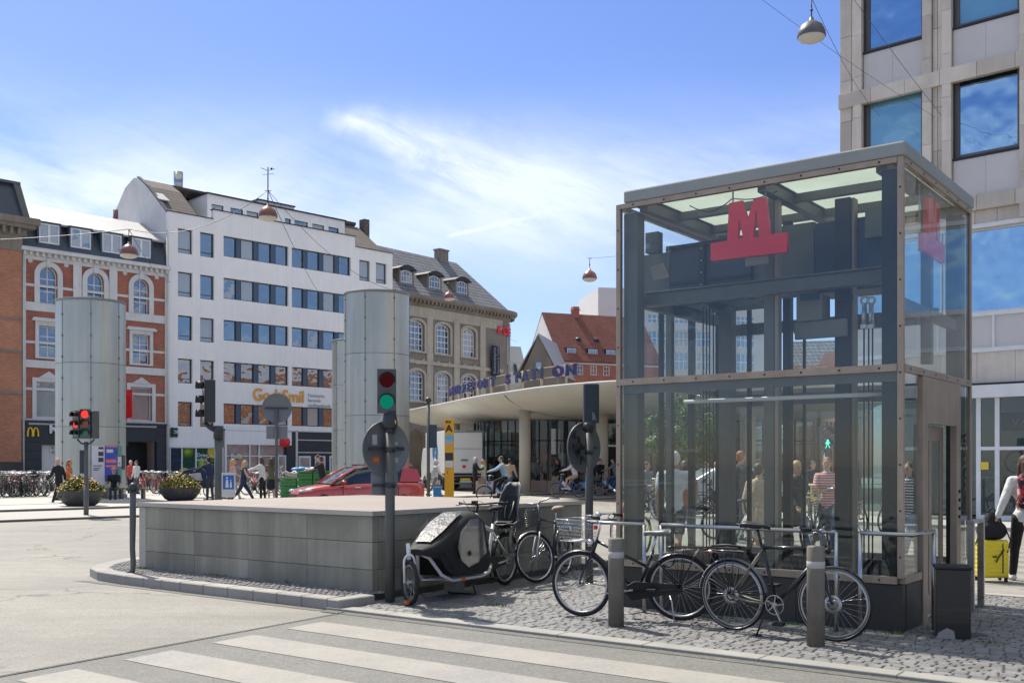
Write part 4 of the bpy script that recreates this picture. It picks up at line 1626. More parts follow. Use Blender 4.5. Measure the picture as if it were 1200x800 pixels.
# roof: steep slates, hipped at the rounded end
zrk = kb.z(440, 287, 6.0)
mb = MB()
A = [(-.8, -.3, zk + .3), (wK, -.3, zk + .3)] + [(x + .3 * math.sin(PI * .75 * i / n), y - .3 * math.cos(PI * .75 * i / n), zk + .3) for i, (x, y) in enumerate(ptsc)][1:]
top = [(-.8, 6, zrk), (kb.x(535, 6), 6, zrk)]
vs = A + top
m_ = len(A)
fs = [(0, 1, m_ + 1, m_)] + [(i, i + 1, m_ + 1) for i in range(1, m_ - 1)]
mb.add(vs, fs)
mb.add([A[0], top[0], (-.8, 12, zk)], [(0, 1, 2)])
mb.add([top[0], top[1], (ex - 5, 12, zk), (-.8, 12, zk)], [(0, 1, 2, 3)])
mb.add([A[-1], (ex - 6, ey + 6, zk + .3), top[1]], [(0, 1, 2)])
rk = mb.build('roof', 'roof_slate', kb.root)
mb = MB()
xc0, xc1 = kb.x(512, 6), kb.x(526, 6)
mb.box(xc0, 5.6, zrk - 1.4, xc1 - .5, 6.4, zrk + 1.0)
mb.box(xc0 - .08, 5.5, zrk + .9, xc1 - .42, 6.5, zrk + 1.05)
mb.build('chimney', 'stone_brown', rk)
mb = MB()
for u_ in (476, 509, 541):
 y_ = 1.0
 x_ = kb.x(u_, y_)
 z0 = zk + .8
 mb.box(x_ - 1.0, y_ - .05, z0, x_ - .78, y_ + 2.6, z0 + 2.0)
 mb.box(x_ + .78, y_ - .05, z0, x_ + 1.0, y_ + 2.6, z0 + 2.0)
 mb.box(x_ - .78, y_ + .1, z0, x_ + .78, y_ + .3, z0 + .3)
 pr = [(x_ - 1.25, y_ - .3, z0 + 1.95)] + [(x_ - 1.2 + .3 * k, y_ - .3, z0 + 2.05 + .38 * math.sin(PI * k / 8)) for k in range(9)] + [(x_ + 1.25, y_ - .3, z0 + 1.95)]
 mb.prism(pr, (0, 3.0, 0), 1)
 window(kb, x_ - .78, x_ + .78, z0 + .25, z0 + 1.95, 4, 3, 'frame_white', 'win_sash', True, y=y_ - .02, fw=.09, bw=.06, rise=.3)
mb.build('dormer', ['stone_brown', 'trim_dark'], kb.root)
mb = MB()
x_ = kb.x(573)
mb.box(x_, -.45, kb.z(575, 441), x_ + 1.2, -.35, kb.z(575, 405))
C('banner_navy', (.012, .016, .035), .6)
bn_ = mb.build('banner', 'banner_navy', kb.root)
mb = MB()
vs, fs = text_geo('Københavns', .55, .01)
mb.add([(x_ + .55 - c, -.47, kb.z(575, 440) + .2 + a) for a, b, c in vs], fs)
vs, fs = text_geo('Museum & Teater', .40, .01)
mb.add([(x_ + 1.05 - c, -.47, kb.z(575, 440) + .2 + a) for a, b, c in vs], fs)
mb.build('lettering', 'film_white', bn_)
mb = MB()
tx = 'KØBEN'
for i, ch in enumerate(tx):
 sl_ = -.9 + i * .86
 a_ = max(0, sl_ / RC)
 vs, fs = text_geo(ch, 1.2, .08, .03)
 M_ = Matrix.Translation((wK + min(0, sl_) + (RC + .12) * math.sin(a_), RC - (RC + .12) * math.cos(a_), zk - 2.2)) @ Matrix.Rotation(a_, 4, 'Z')
 mb.add([M_ @ Vector(p) for p in vs], fs)
mb.build('lettering', 'sign_red', kb.root)

# ---------------------------------------------------------------- red-roofed house and its small neighbour
rr = Fac('gabled_house', 'brick house with a steep red tiled roof and three white dormers', 'building', P(655, 421, 125)[:2], (.93, .37))
ze = rr.z(655, 421)
yR = 5.2
zR = rr.z(640, 366, yR)
wr_ = 14
mb = MB()
mb.prism([(0, 0, 0), (0, 0, ze), (0, yR, zR - .1), (0, 2 * yR, ze), (0, 2 * yR, 0)][::-1], (.35, 0, 0))
mb.build('gable_wall', 'stucco_white', rr.root)
mb = MB()
mb.box(.36, 0, 0, wr_, 2 * yR, ze - .01)
mb.build('wall', 'brick_red', rr.root)
mb = MB()
mb.prism([(0, -.35, ze - .1), (0, yR, zR), (0, 2 * yR + .3, ze - .1), (0, 2 * yR + .3, ze - .3), (0, yR, zR - .25), (0, -.35, ze - .3)][::-1], (wr_, 0, 0))
rf = mb.build('roof', 'roof_red', rr.root)
mb = MB()
x_ = rr.x(674, yR)
mb.box(x_ - .4, yR - .4, zR - .6, x_ + .4, yR + .4, zR + .9)
mb.box(x_ - .5, yR - .5, zR + .45, x_ + .5, yR + .5, zR + .55)
mb.build('chimney', 'brick_red', rf)
for (ua, ub) in ((663, 678), (688, 701), (709, 721)):
 x0 = rr.x(ua, .9)
 z0 = ze + .35
 mb = MB()
 mb.box(x0 - .15, .55, z0, x0 + 1.35, 2.4, z0 + 1.2)
 mb.build('dormer', 'trim_dark', rr.root)
 window(rr, x0, x0 + 1.2, z0 + .05, z0 + 1.1, 4, 1, 'frame_white', 'win_sash', y=.47)
for (ua, ub) in ((676, 686), (692, 701), (707, 716)):
 window(rr, rr.x(ua), rr.x(ua) + .8, ze - 1.75, ze - .65, 2, 2, 'frame_white', 'win_sash', y=-.05)
for ua in (672, 693):
 mb = MB()
 x_ = rr.x(ua + 4, 2.6)
 mb.ell((x_, 2.3, ze + 2.75), (.42, .5, .34), 12, 8)
 mb.build('eyelet_window', 'trim_dark', rr.root)
mb = MB()
mb.box(-.02, -.15, ze - .5, wr_, -.01, ze - .3)
mb.build('eaves_band', 'stucco_white', rr.root)

gh = Fac('gabled_house', 'small dark stone gable with a pale metal roof below the red roof', 'building', P(612, 445, 117)[:2], (.97, -.24))
zg0 = gh.z(630, 436)
zg1 = gh.z(631, 393)
xg_ = gh.x(631)
xg2 = gh.x(652)
mb = MB()
mb.prism([(0, 0, 0), (xg2, 0, 0), (xg2, 0, zg0), (xg_, 0, zg1), (0, 0, zg0)], (0, 10, 0))
mb.build('wall', 'stone_brown', gh.root)
mb = MB()
mb.prism([(xg_, -.1, zg1 + .02), (-.8, -.1, zg0 - .5), (-.8, -.1, zg0 - .3), (xg_, -.1, zg1 + .25), (xg2 + .3, -.1, zg0 - .1), (xg2 + .3, -.1, zg0 - .3)][::-1], (0, 10.3, 0))
mb.build('roof', 'metal_roof', gh.root)
mb = MB()
mb.box(xg_ - .45, -.12, zg0 + .3, xg_ + .35, -.01, zg0 + 1.1)
mb.build('attic_window', 'win_dim', gh.root)
gh2 = Fac('gabled_house', 'low house with a wide pale metal roof sloping towards the square', 'building', P(592, 455, 121)[:2], (.95, .30))
mb = MB()
mb.box(0, 0, 0, 5.5, 8, 9.6)
mb.build('wall', 'stone_brown', gh2.root)
mb = MB()
mb.prism([(0, -.4, 9.5), (0, 4, 15.6), (0, 8, 9.5)][::-1], (3.2, 0, 0))
mb.build('roof', 'metal_roof', gh2.root)
for k in range(2):
 mb = MB()
 mb.bar((.9 + k * .9, 1.4, 12.35), (.9 + k * .9, 2.0, 13.25), .35, .12)
 mb.build('skylight', 'trim_dark', gh2.root)

# ---------------------------------------------------------------- distant blocks seen past the lift
g1 = Fac('office_block', 'pale grey office block with rows of wide windows across the square', 'building', P(701, 545, 150)[:2], (.985, .17))
g1w = 26
z_top = g1.z(712, 337)
flr = [(g1.z(760, 438), g1.z(760, 411)), (g1.z(760, 404), g1.z(760, 386)), (g1.z(760, 377), g1.z(760, 367))]
holes, wl = [], []
x_ = 4.0
while x_ < g1w - 2.9:
 for (a_, b_) in [(g1.z(760, 433), g1.z(760, 412)), (g1.z(760, 405), g1.z(760, 387)), (g1.z(760, 378), g1.z(760, 368)), (g1.z(760, 462), g1.z(760, 441))]:
  holes.append(rect(x_, a_, x_ + 2.75, b_))
  wl.append((x_, x_ + 2.75, a_, b_))
 x_ += 3.4
g1.wall([(0, 0), (g1w, 0), (g1w, z_top), (0, z_top)], holes, .4, 'spandrel')
for a in wl:
 window(g1, *a, 4, 2, 'frame_white', 'win_blue', y=.1, fw=.1, bw=.14)
mb = MB()
mb.box(0, .41, 0, g1w, 12, z_top - .05)
mb.build('body', 'spandrel', g1.root)
g2 = Fac('brick_house', 'orange brick house with a round gable window far across the square', 'building', P(928, 545, 112)[:2], (.97, -.24))
z_top = g2.z(950, 428)
holes, wl = [], []
for k in range(4):
 for zz_ in (g2.z(950, 441), g2.z(950, 470), g2.z(950, 500)):
  holes.append(rect(.6 + k * 1.9, zz_, 1.7 + k * 1.9, zz_ + 1.0))
  wl.append((.6 + k * 1.9, 1.7 + k * 1.9, zz_, zz_ + 1.0))
g2.wall([(0, 0), (8.2, 0), (8.2, z_top), (5.2, z_top), (4.6, z_top + 1.3), (3.4, z_top + 1.3), (2.8, z_top), (0, z_top)], holes, .4, 'brick_orange')
for a in wl:
 window(g2, *a, 2, 2, 'frame_white', 'win_sash', y=.1)
mb = MB()
mb.prism([(0, .41, 0), (0, .41, z_top), (0, 3.5, z_top + 3), (0, 9, z_top + 3), (0, 9, 0)][::-1], (8.2, 0, 0))
mb.build('roof', 'roof_slate', g2.root)

# ---------------------------------------------------------------- stone office block at the right
sb = Fac('office_block', 'travertine-clad office block with large square blue windows above a shopfront', 'building', (SBP.x, SBP.y), SBD, .09)
wS = 24.0
st = 3.62
zsill0 = sb.z(1118, 186)                   # sill of the second storey row of big windows
piers = [0.0, sb.x(1012), sb.x(1081.5), sb.x(1117), sb.x(1199)]
pitch = piers[3] - piers[1]
ww = piers[2] - piers[1]
print('SB', piers, pitch, ww, zsill0)
zfas = sb.z(1145, 452)
zbt, zbb = sb.z(1145, 268), sb.z(1145, 366)
zbs = sb.z(1145, 408)
holes, wl = [], []
NS = 5
x_ = piers[1]
bays = []
while x_ + ww < wS:
 bays.append(x_)
 x_ += pitch
ztop = zsill0 + NS * st
hw = 2.45
for s_ in range(NS):
 for x_ in bays:
  z0 = zsill0 + s_ * st
  holes.append(rect(x_, z0 - .0, x_ + ww, z0 + hw))
  wl.append((x_, x_ + ww, z0, z0 + hw))
zl = zsill0 - 1.05
sb.wall([(0, zbt + .12), (wS, zbt + .12), (wS, ztop), (0, ztop)], holes, .35, 'sett_joint', name='backing_wall', y=.05)
# travertine slabs over the piers, bands and spandrels (separate stones with open joints)
mb = MB()
for i, x_ in enumerate([0] + [b_ + ww for b_ in bays]):
 x0 = 0 if i == 0 else x_
 x1 = bays[0] if i == 0 else (bays[i] if i < len(bays) else wS)
 mid = (x0 + x1) / 2
 z_ = zbt + .12
 rr2 = random.Random(i + 3)
 while z_ < ztop:
  h_ = rr2.choice((1.0, 1.21, 1.3))
  for (a_, b_) in ((x0 + .28 if i else x0, mid), (mid, x1 - .28)):
   mb.box(a_ + .006, -.02, z_ + .005, b_ - .006, .048, min(z_ + h_, ztop) - .005, 0, rr2.uniform(-.2, .2))
  z_ += h_
 z_ = zbt + .12
 # slim raised fins framing each bay
 while z_ < ztop:
  for a_ in ([x1 - .27] if i == 0 else [x0 + .02, x1 - .27]):
   mb.box(a_, -.12, z_, a_ + .25, .046, z_ + 1.2, 0, rr2.uniform(-.12, .16))
  z_ += 1.206
for s_ in range(NS + 1):
 z0 = zsill0 + s_ * st - 1.12
 x_ = 0
 while x_ < wS:
  mb.box(x_ + .004, -.13, z0 - .42, x_ + .98, .045, z0 - .004, 0, rnd.uniform(-.15, .15))
  x_ += .985
for x_ in bays:
 z0, z1_ = zbt + .12, zsill0 - 1.54
 for k in range(3):
  a_ = x_ + ww * k / 3
  mb.box(a_ + .005, .0, z0 + .005, a_ + ww / 3 - .005, .047, z1_ - .005, 0, rnd.uniform(-.15, .15))
mb.build('stone_cladding', 'travertine', sb.root, bevel=.006)
mb = MB()
for s_ in range(NS):
 for x_ in bays:
  z0 = zsill0 + s_ * st
  mb.box(x_ + .004, .0, z0 - 1.11, x_ + ww / 2 - .003, .047, z0 - .08, 0, rnd.uniform(-.04, .04))
  mb.box(x_ + ww / 2 + .003, .0, z0 - 1.11, x_ + ww - .004, .047, z0 - .08, 0, rnd.uniform(-.04, .04))
mb.build('spandrel_panels', 'spandrel', sb.root)
mb = MB()
for a in wl:
 mb.box(a[0] - .01, -.03, a[2] - .07, a[1] + .01, .12, a[2] - .01)
mb.build('window_sills', 'trim_dark', sb.root)
C('frame_bronze', (.16, .15, .145), .5, .3)
for a in wl:
 window(sb, *a, 1, 1, 'frame_bronze', 'win_bright', y=.16, fw=.11)
# first floor ribbon of tinted glass, pale aluminium spandrel
for k in range(8):
 x0 = -.0 + k * 2.95
 window(sb, x0 + .02, x0 + 2.93, zbb, zbt, 1, 1, 'frame_white', 'win_bright', y=.12, fw=.05, name='ribbon_window')
mb = MB()
mb.box(0, -.04, zbt, wS, .1, zbt + .118)
mb.box(0, -.06, zbb - .12, wS, .2, zbb - .003)
mb.box(0, -.06, zbs - .12, wS, .2, zbs)
x_ = 1.4
while x_ < wS:
 mb.box(x_ - .03, -.045, zbs + .002, x_ + .03, .1, zbb - .122)
 x_ += 1.475
mb.build('aluminium_trim', 'frame_white', sb.root)
mb = MB()
mb.box(0, .0, zbs + .002, wS, .09, zbb - .122)
mb.build('metal_spandrel', 'spandrel', sb.root)
mb = MB()
x_ = 0
while x_ < wS:
 mb.box(x_ + .004, -.02, zfas + .07, x_ + .976, .1, zbs - .124, 0, rnd.uniform(-.15, .15))
 x_ += .98
mb.build('stone_fascia', 'travertine', sb.root)
mb = MB()
mb.box(0, -.12, zfas - .0, wS, .1, zfas + .065)
mb.build('dark_ledge', 'trim_dark', sb.root)
mb = MB()
mb.box(0, -.30, zfas - .34, wS, .1, zfas - .004)
xf = sb.x(1158)
for x_ in (sb.x(1145) - .02, sb.x(1166), xf + 1.9, xf + 3.8, xf + 5.7):
 mb.box(x_, -.02, 0, x_ + .12, .1, zfas - .342)
mb.box(sb.x(1145), -.03, zfas - 1.75, wS, .09, zfas - 1.66)
mb.box(sb.x(1145), -.03, 0, wS, .09, .12)
mb.build('shopfront_frame', 'frame_white', sb.root)
mb = MB()
mb.box(.55, .0, .12, wS, .02, zfas - .345)
mb.build('shop_glass', 'shop_glass', sb.root)
mb = MB()
for k in range(5):
 mb.box(-.0, -.03, .0 + k * .72, .52, .3, .715 + k * .72, 0, rnd.uniform(-.15, .15))
mb.build('corner_pier', 'travertine', sb.root)
mb = MB()
mb.box(0.3, 3.4, 0, wS, 3.5, zfas)
mb.box(0.3, .1, zfas - .03, wS, 3.4, zfas)
mb.build('shop_room', 'spandrel', sb.root)
mb = MB()
mb.box(0, .41, zfas + .05, wS, 10, ztop)
mb.box(0, 3.51, 0, wS, 10, zfas + .05)
mb.build('body', 'travertine', sb.root)
C('poster_red', (.5, .06, .07), .5)
C('poster_navy', (.02, .04, .10), .5)
C('mannequin_tan', (.42, .30, .17), .6)
mb = MB()
xx = sb.x(1170)
mb.box(xx - .1, .5, 2.4, xx + 3.6, .56, 2.9)
b1 = mb.build('shop_banner', 'poster_navy', sb.root)
mb = MB()
add_text(mb, 'VÆRSGO', xx + .2, .48, 2.52, .32, 0, depth=.01)
mb.build('lettering', 'film_white', b1)
mb = MB()
mb.torus((xx + .35, .35, 1.55), .28, .035, 'y', 24, 6)
mb.bar((xx + .3, .35, 1.55), (xx + 1.7, .35, 1.50), .03, .03)
mb.box(xx + 1.05, .33, .9, xx + 1.4, .37, 1.25)
mb.build('window_decal', 'poster_red', sb.root)
mb = MB()
for k in range(9):
 a_ = xx - .4 + k * .55
 mb.box(a_, 1.0 + .2 * (k % 3), .1, a_ + .28, 1.15 + .2 * (k % 3), 1.1 + .35 * ((k * 7) % 4), k % 3)
mb.build('window_display', ['mannequin_tan', 'film_white', 'poster_navy'], sb.root)
mb = MB()
mb.box(sb.x(1150), -.04, 1.35, sb.x(1150) + .2, -.025, 1.55)
mb.build('door_sticker', 'sticker_yellow', sb.root)

# a brick terrace farther up the side street, out of frame: it is what the lower windows mirror
fb = Fac('brick_house', 'long orange brick terrace along the side street opposite the office block', 'building', (48, 100), (.25, -.97))
mb = MB()
mb.box(0, 0, 0, 60, 10, 15)
mb.build('wall', 'brick_orange', fb.root)
for k in range(18):
 for s_ in range(4):
  window(fb, 1.2 + k * 3.2, 2.6 + k * 3.2, 1.6 + s_ * 3.4, 3.7 + s_ * 3.4, 2, 2, 'frame_white', 'win_sash', y=-.08)
# ================================================================ the glass lift
LX = Fac('glass_lift', 'two-storey glass lift tower in a bronze steel frame with a red metro emblem', 'lift tower', (1.15, 11.52), (.8, -.6), .03)
LW, LD_, LZ = 3.10, 2.59, 4.43


def ry(u, x=LW):
 """local y where column u meets the plane x = const"""
 q = LX.p + LX.d * x
 k = (u - 600) / FPX
 return (k * q.y - q.x) / (LX.nrm.x - k * LX.nrm.y)


def rz_(u, v, x=LW):
 q = LX.p + LX.d * x + LX.nrm * ry(u, x)
 return EYE + (HOR - v) / FPX * q.y - .03


zm0, zm1 = 2.43, 2.50
t = .055
for (x, y) in ((0, 0), (LW - t, 0), (LW - t, LD_ - t), (0, LD_ - t)):
 LX.box('corner_post', 'steel_bronze', [(x, y, .50, x + t, y + t, LZ - .002)], bevel=.004)
for nm, z0, z1 in (('top_rail', LZ - .058, LZ - .003), ('middle_rail', zm0, zm1), ('sill_rail', .445, .515)):
 mb = MB()
 mb.box(t + .001, -.006, z0, LW - t - .001, t, z1)
 mb.box(t + .001, LD_ - t, z0, LW - t - .001, LD_ + .004, z1)
 mb.box(-.004, t + .001, z0, t, LD_ - t - .001, z1)
 if nm != 'sill_rail':
  mb.box(LW - t, t + .001, z0, LW + .006, LD_ - t - .001, z1)
 else:
  mb.box(LW - t, t + .001, z0, LW + .006, .60, z1)
  mb.box(LW - t, 2.06, z0 - .3, LW + .006, LD_ - t, z1 - .3)
 mb.build(nm, 'steel_bronze', LX.root, bevel=.003)
mb = MB()
k = 0
for z_ in (LZ - .03, (zm0 + zm1) / 2, .48):
 for i in range(8):
  x_ = .22 + i * .38
  mb.ell((x_, -.008, z_), (.011, .006, .011), 8, 4)
 for i in range(6):
  if z_ > 1:
   mb.ell((LW + .008, .22 + i * .43, z_), (.006, .011, .011), 8, 4)
for i in range(9):
 z_ = .7 + i * .43
 mb.ell((LW - .027, -.002, z_), (.010, .006, .010), 8, 4)
 mb.ell((.027, -.002, z_), (.010, .006, .010), 8, 4)
mb.build('bolts', 'trim_dark', LX.root)
# granite plinth
mb = MB()
for k in range(3):
 mb.box(.012 + k * 1.0265 + .002, .006, -.02, .012 + (k + 1) * 1.0265 - .002, .12, .44, 0, rnd.uniform(-.2, .2))
mb.box(LW - .12, .125, -.02, LW - .004, .60, .44)
mb.box(.012, .125, -.02, .12, LD_ - .01, .44)
mb.box(.125, LD_ - .12, -.02, LW - .125, LD_ - .01, .44)
mb.build('plinth', 'granite_dark', LX.root, bevel=.004)
# panes
pn = [('pane', (t, .014, .516, LW - t, .026, zm0 - .002)), ('pane', (t, .014, zm1 + .002, LW - t, .026, LZ - .06)),
  ('pane', (LW - .03, t, zm1 + .002, LW - .018, LD_ - t, LZ - .06)),
  ('pane', (LW - .03, t, .516, LW - .018, .575, zm0 - .002)),
  ('pane', (LW - .03, 2.08, .2, LW - .018, LD_ - t, zm0 - .002)),
  ('pane', (.018, t, .516, .03, LD_ - t, zm0 - .002)), ('pane', (.018, t, zm1 + .002, .03, LD_ - t, LZ - .06)),
  ('pane', (t, LD_ - .026, .516, LW - t, LD_ - .014, zm0 - .002)), ('pane', (t, LD_ - .026, zm1 + .002, LW - t, LD_ - .014, LZ - .06))]
for nm, bx in pn:
 LX.box(nm, 'lift_glass', [bx])
# roof
mb = MB()
rx0, rx1 = .10, LW + .02
zr0, zr1 = LZ, LZ + .135
mb.box(rx0, -.01, zr0, rx1, .12, zr1)
mb.box(rx0, LD_ - .10, zr0, rx1, LD_ + .01, zr1)
mb.box(rx0, .121, zr0, rx0 + .1, LD_ - .101, zr1)
mb.box(rx1 - .12, .121, zr0, rx1, LD_ - .101, zr1)
mb.build('roof_edge', 'roof_trim', LX.root, bevel=.018)
mb = MB()
for x_ in (.28, 1.66, 2.86):
 mb.box(x_ - .05, .12, zr0 - .09, x_ + .05, LD_ - .10, zr0 + .03)
 mb.box(x_ - .075, .12, zr0 + .031, x_ + .075, LD_ - .10, zr0 + .045)
for y_ in (.88, 1.72):
 mb.box(.33, y_ - .04, zr0 - .06, 1.61, y_ + .04, zr0 + .03)
 mb.box(1.71, y_ - .04, zr0 - .06, 2.81, y_ + .04, zr0 + .03)
mb.build('roof_beams', 'column_mid', LX.root, bevel=.004)
mb = MB()
mb.box(rx0 + .101, .121, zr0 + .05, 1.65, LD_ - .101, zr0 + .062)
mb.box(1.67, .121, zr0 + .05, rx1 - .121, LD_ - .101, zr0 + .062)
mb.build('roof_pane', 'roof_glass', LX.root)
# columns
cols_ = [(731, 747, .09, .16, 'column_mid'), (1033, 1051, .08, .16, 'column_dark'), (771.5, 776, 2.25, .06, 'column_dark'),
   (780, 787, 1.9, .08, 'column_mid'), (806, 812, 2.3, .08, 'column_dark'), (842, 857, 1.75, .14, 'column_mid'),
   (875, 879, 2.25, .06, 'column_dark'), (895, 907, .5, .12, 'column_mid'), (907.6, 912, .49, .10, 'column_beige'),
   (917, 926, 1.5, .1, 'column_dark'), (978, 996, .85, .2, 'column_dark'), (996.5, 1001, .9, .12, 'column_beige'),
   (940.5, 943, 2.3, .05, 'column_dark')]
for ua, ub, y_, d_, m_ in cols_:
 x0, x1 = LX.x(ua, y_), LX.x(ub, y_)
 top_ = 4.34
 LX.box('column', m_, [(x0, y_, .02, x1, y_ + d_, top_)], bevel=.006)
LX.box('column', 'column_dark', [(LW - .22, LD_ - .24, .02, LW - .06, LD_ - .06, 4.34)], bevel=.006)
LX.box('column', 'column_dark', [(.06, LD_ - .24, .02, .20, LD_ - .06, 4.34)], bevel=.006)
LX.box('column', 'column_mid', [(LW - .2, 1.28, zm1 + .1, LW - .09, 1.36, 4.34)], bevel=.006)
# floor beams and cross members
mb = MB()
mb.box(.06, .06, zm0 - .09, LW - .06, .078, zm1 + .0)
mb.box(.2, .26, 3.32, LW - .2, .40, 3.335)
mb.box(.2, .32, 3.336, LW - .2, .335, 3.46)
mb.box(.2, .26, 3.461, LW - .2, .40, 3.475)
mb.box(.2, 2.3, 3.18, LW - .3, 2.38, 3.32)
mb.box(.2, 2.3, zm0 - .14, LW - .3, 2.38, zm0)
mb.box(LW - .16, .26, 3.05, LW - .10, LD_ - .26, 3.17)
mb.box(.08, .26, 3.32, .16, LD_ - .26, 3.45)
mb.box(LX.x(930, 1.3), 1.3, 3.02, LW - .22, 1.38, 3.14)
mb.build('cross_beams', 'column_mid', LX.root, bevel=.004)
mb = MB()
mb.cyl((LX.x(802, .2), .2, 2.235), (LW - .1, .2, 2.235), .022, 10)
mb.build('light_tube', 'lamp_under', LX.root)
# machinery at the head of the shaft


def lbox(name, m, ua, ub, va, vb, y_, d_, parent=None, bev=.006):
 x0, x1 = LX.x(ua, y_), LX.x(ub, y_)
 z1, z0 = LX.z(ua, va, y_), LX.z(ua, vb, y_)
 return LX.box(name, m, [(x0, y_, z0, x1, y_ + d_, z1)], parent, bev)


mh = lbox('machine_housing', 'machine_blue', 786, 880, 289, 360, 1.0, .75)
mb = MB()
x0, x1 = LX.x(786, .99), LX.x(880, .99)
z1, z0 = LX.z(786, 289, .99), LX.z(786, 360, .99)
mb.box(x0, .97, (z0 + z1) / 2 - .10, x1, .999, (z0 + z1) / 2 - .07)
mb.box(x0, .96, z1 - .04, x1, .999, z1)
xm_ = x0 + (x1 - x0) * .38
mb.box(xm_, .95, z0, xm_ + .07, .998, z1)
mb.build('ribs', 'column_dark', mh)
mb = MB()
for k in range(5):
 mb.ell((xm_ + .035, .945, z0 + .08 + k * (z1 - z0 - .16) / 4), (.012, .008, .012), 8, 4)
mb.build('bolts', 'alloy', mh)
lbox('machine_housing', 'machine_blue', 955, 1031, 262, 344, 1.0, .5)
lbox('cover_plate', 'column_mid', 881, 954, 270, 352, 1.06, .1)
lbox('cover_plate', 'column_mid', 748, 785, 300, 352, 1.1, .1)
lbox('bracket', 'column_mid', 756, 771, 273, 297, .8, .12)
mb = MB()
x_, z_ = LX.x(771, .5), LX.z(771, 318, .5)
mb.prism([(x_ - .1, .5, z_ + .05), (x_ + .06, .52, z_ + .09), (x_ + .12, .55, z_ - .07), (x_ - .05, .5, z_ - .1)], (.01, -.02, .0))
mb.build('tilted_plate', 'column_beige', LX.root)
lbox('governor_box', 'machine_grey', 933, 963, 347, 377, .7, .25)
lbox('governor_plate', 'machine_grey', 931, 992, 378, 398, .74, .05)
mb = MB()
x_, z_ = LX.x(948, .65), LX.z(948, 349, .65)
mb.box(x_ - .1, .66, z_ - .02, x_ + .09, .9, z_ + .05)
mb.build('box_cover', 'machine_blue', LX.root)
mb = MB()
x0, x1 = LX.x(795, 1.3), LX.x(872, 1.3)
z_ = LX.z(795, 361, 1.3)
mb.cyl((x0 + .1, 1.05, z_), (x0 + .1, 1.5, z_), .12, 20)
mb.cyl((x1 - .25, 1.05, z_), (x1 - .25, 1.5, z_), .09, 20)
mb.build('pulley', 'column_dark', LX.root)
mb = MB()
for u_ in (824, 828, 831.5, 836):
 x_ = LX.x(u_, 1.3)
 mb.cyl((x_, 1.3, .0), (x_, 1.3, z_), .0075, 6)
for u_ in (1012.5, 1018, 1022.5):
 x_ = LX.x(u_, .5)
 mb.cyl((x_, .5, .0), (x_, .5, 3.05), .008, 6)
for (ua, va) in ((792, 232), (858, 236)):
 pass
pts = []
for k in range(15):
 f_ = k / 14
 pts.append((.75 + f_ * 1.0, .3, LZ - .06 - .10 * math.sin(PI * min(1, f_ * 2)) - .04 * math.sin(PI * max(0, f_ * 2 - 1))))
mb.tube(pts, .006, 6)
mb.build('cables', 'black_plastic', LX.root)
mb = MB()
for u_ in (1013, 1021):
 x_ = LX.x(u_, .5)
 z_ = LX.z(u_, 352, .5)
 mb.torus((x_, .5, z_), .035, .013, 'y', 14, 6)
 mb.cyl((x_, .5, z_ - .04), (x_, .5, z_ - .24), .022, 10, r2=.03)
 mb.box(x_ - .03, .47, z_ - .28, x_ + .03, .53, z_ - .24)
mb.build('shackles', 'alloy', LX.root)
lbox('hoist_head', 'column_dark', 978, 996, 343, 354, .8, .1)
mb = MB()
x_ = LX.x(1016, .9)
mb.box(x_ - .02, .9, 3.9, x_ + .24, 1.1, 4.2)
mb.build('loudspeaker_box', 'column_mid', LX.root)
# door face
yd0, yd1 = .62, 2.05
ztp = rz_(1100, 497)
mb = MB()
mb.box(LW - .06, yd0, -.02, LW + .012, yd0 + .16, zm0 - .004)
mb.box(LW - .06, yd1 - .16, -.02, LW + .012, yd1, zm0 - .004)
mb.box(LW - .05, yd0 + .161, ztp, LW + .008, yd1 - .161, zm0 - .004)
mb.build('door_portal', 'steel_bronze', LX.root, bevel=.005)
mb = MB()
for (ya, yb, xx_) in ((yd0 + .165, 1.33, LW - .10), (1.34, yd1 - .165, LW - .13)):
 mb.box(xx_ - .03, ya, .02, xx_, ya + .09, ztp - .01)
 mb.box(xx_ - .03, yb - .09, .02, xx_, yb, ztp - .01)
 mb.box(xx_ - .03, ya + .091, .02, xx_, yb - .091, .22)
 mb.box(xx_ - .03, ya + .091, ztp - .16, xx_, yb - .091, ztp - .01)
dl_ = mb.build('sliding_doors', 'steel_bronze', LX.root, bevel=.003)
mb = MB()
for (ya, yb, xx_) in ((yd0 + .165, 1.33, LW - .10), (1.34, yd1 - .165, LW - .13)):
 mb.box(xx_ - .02, ya + .09, .22, xx_ - .008, yb - .09, ztp - .16)
mb.build('door_pane', 'lift_glass', dl_)
mb = MB()
for k in range(4):
 mb.cyl((LW + .012, yd1 - .08, 1.0 + k * .09), (LW + .026, yd1 - .08, 1.0 + k * .09), .018, 12)
mb.build('call_buttons', 'black_plastic', LX.root)
# vertical lettering on the narrow pane
vs, fs = text_geo('ELEVATOR', .19, .004, .004)
mb = MB()
mb.add([(LW - .012, 2.36 - c, 1.0 + a) for a, b, c in vs], fs)
mb.build('lettering', 'black_plastic', LX.root)
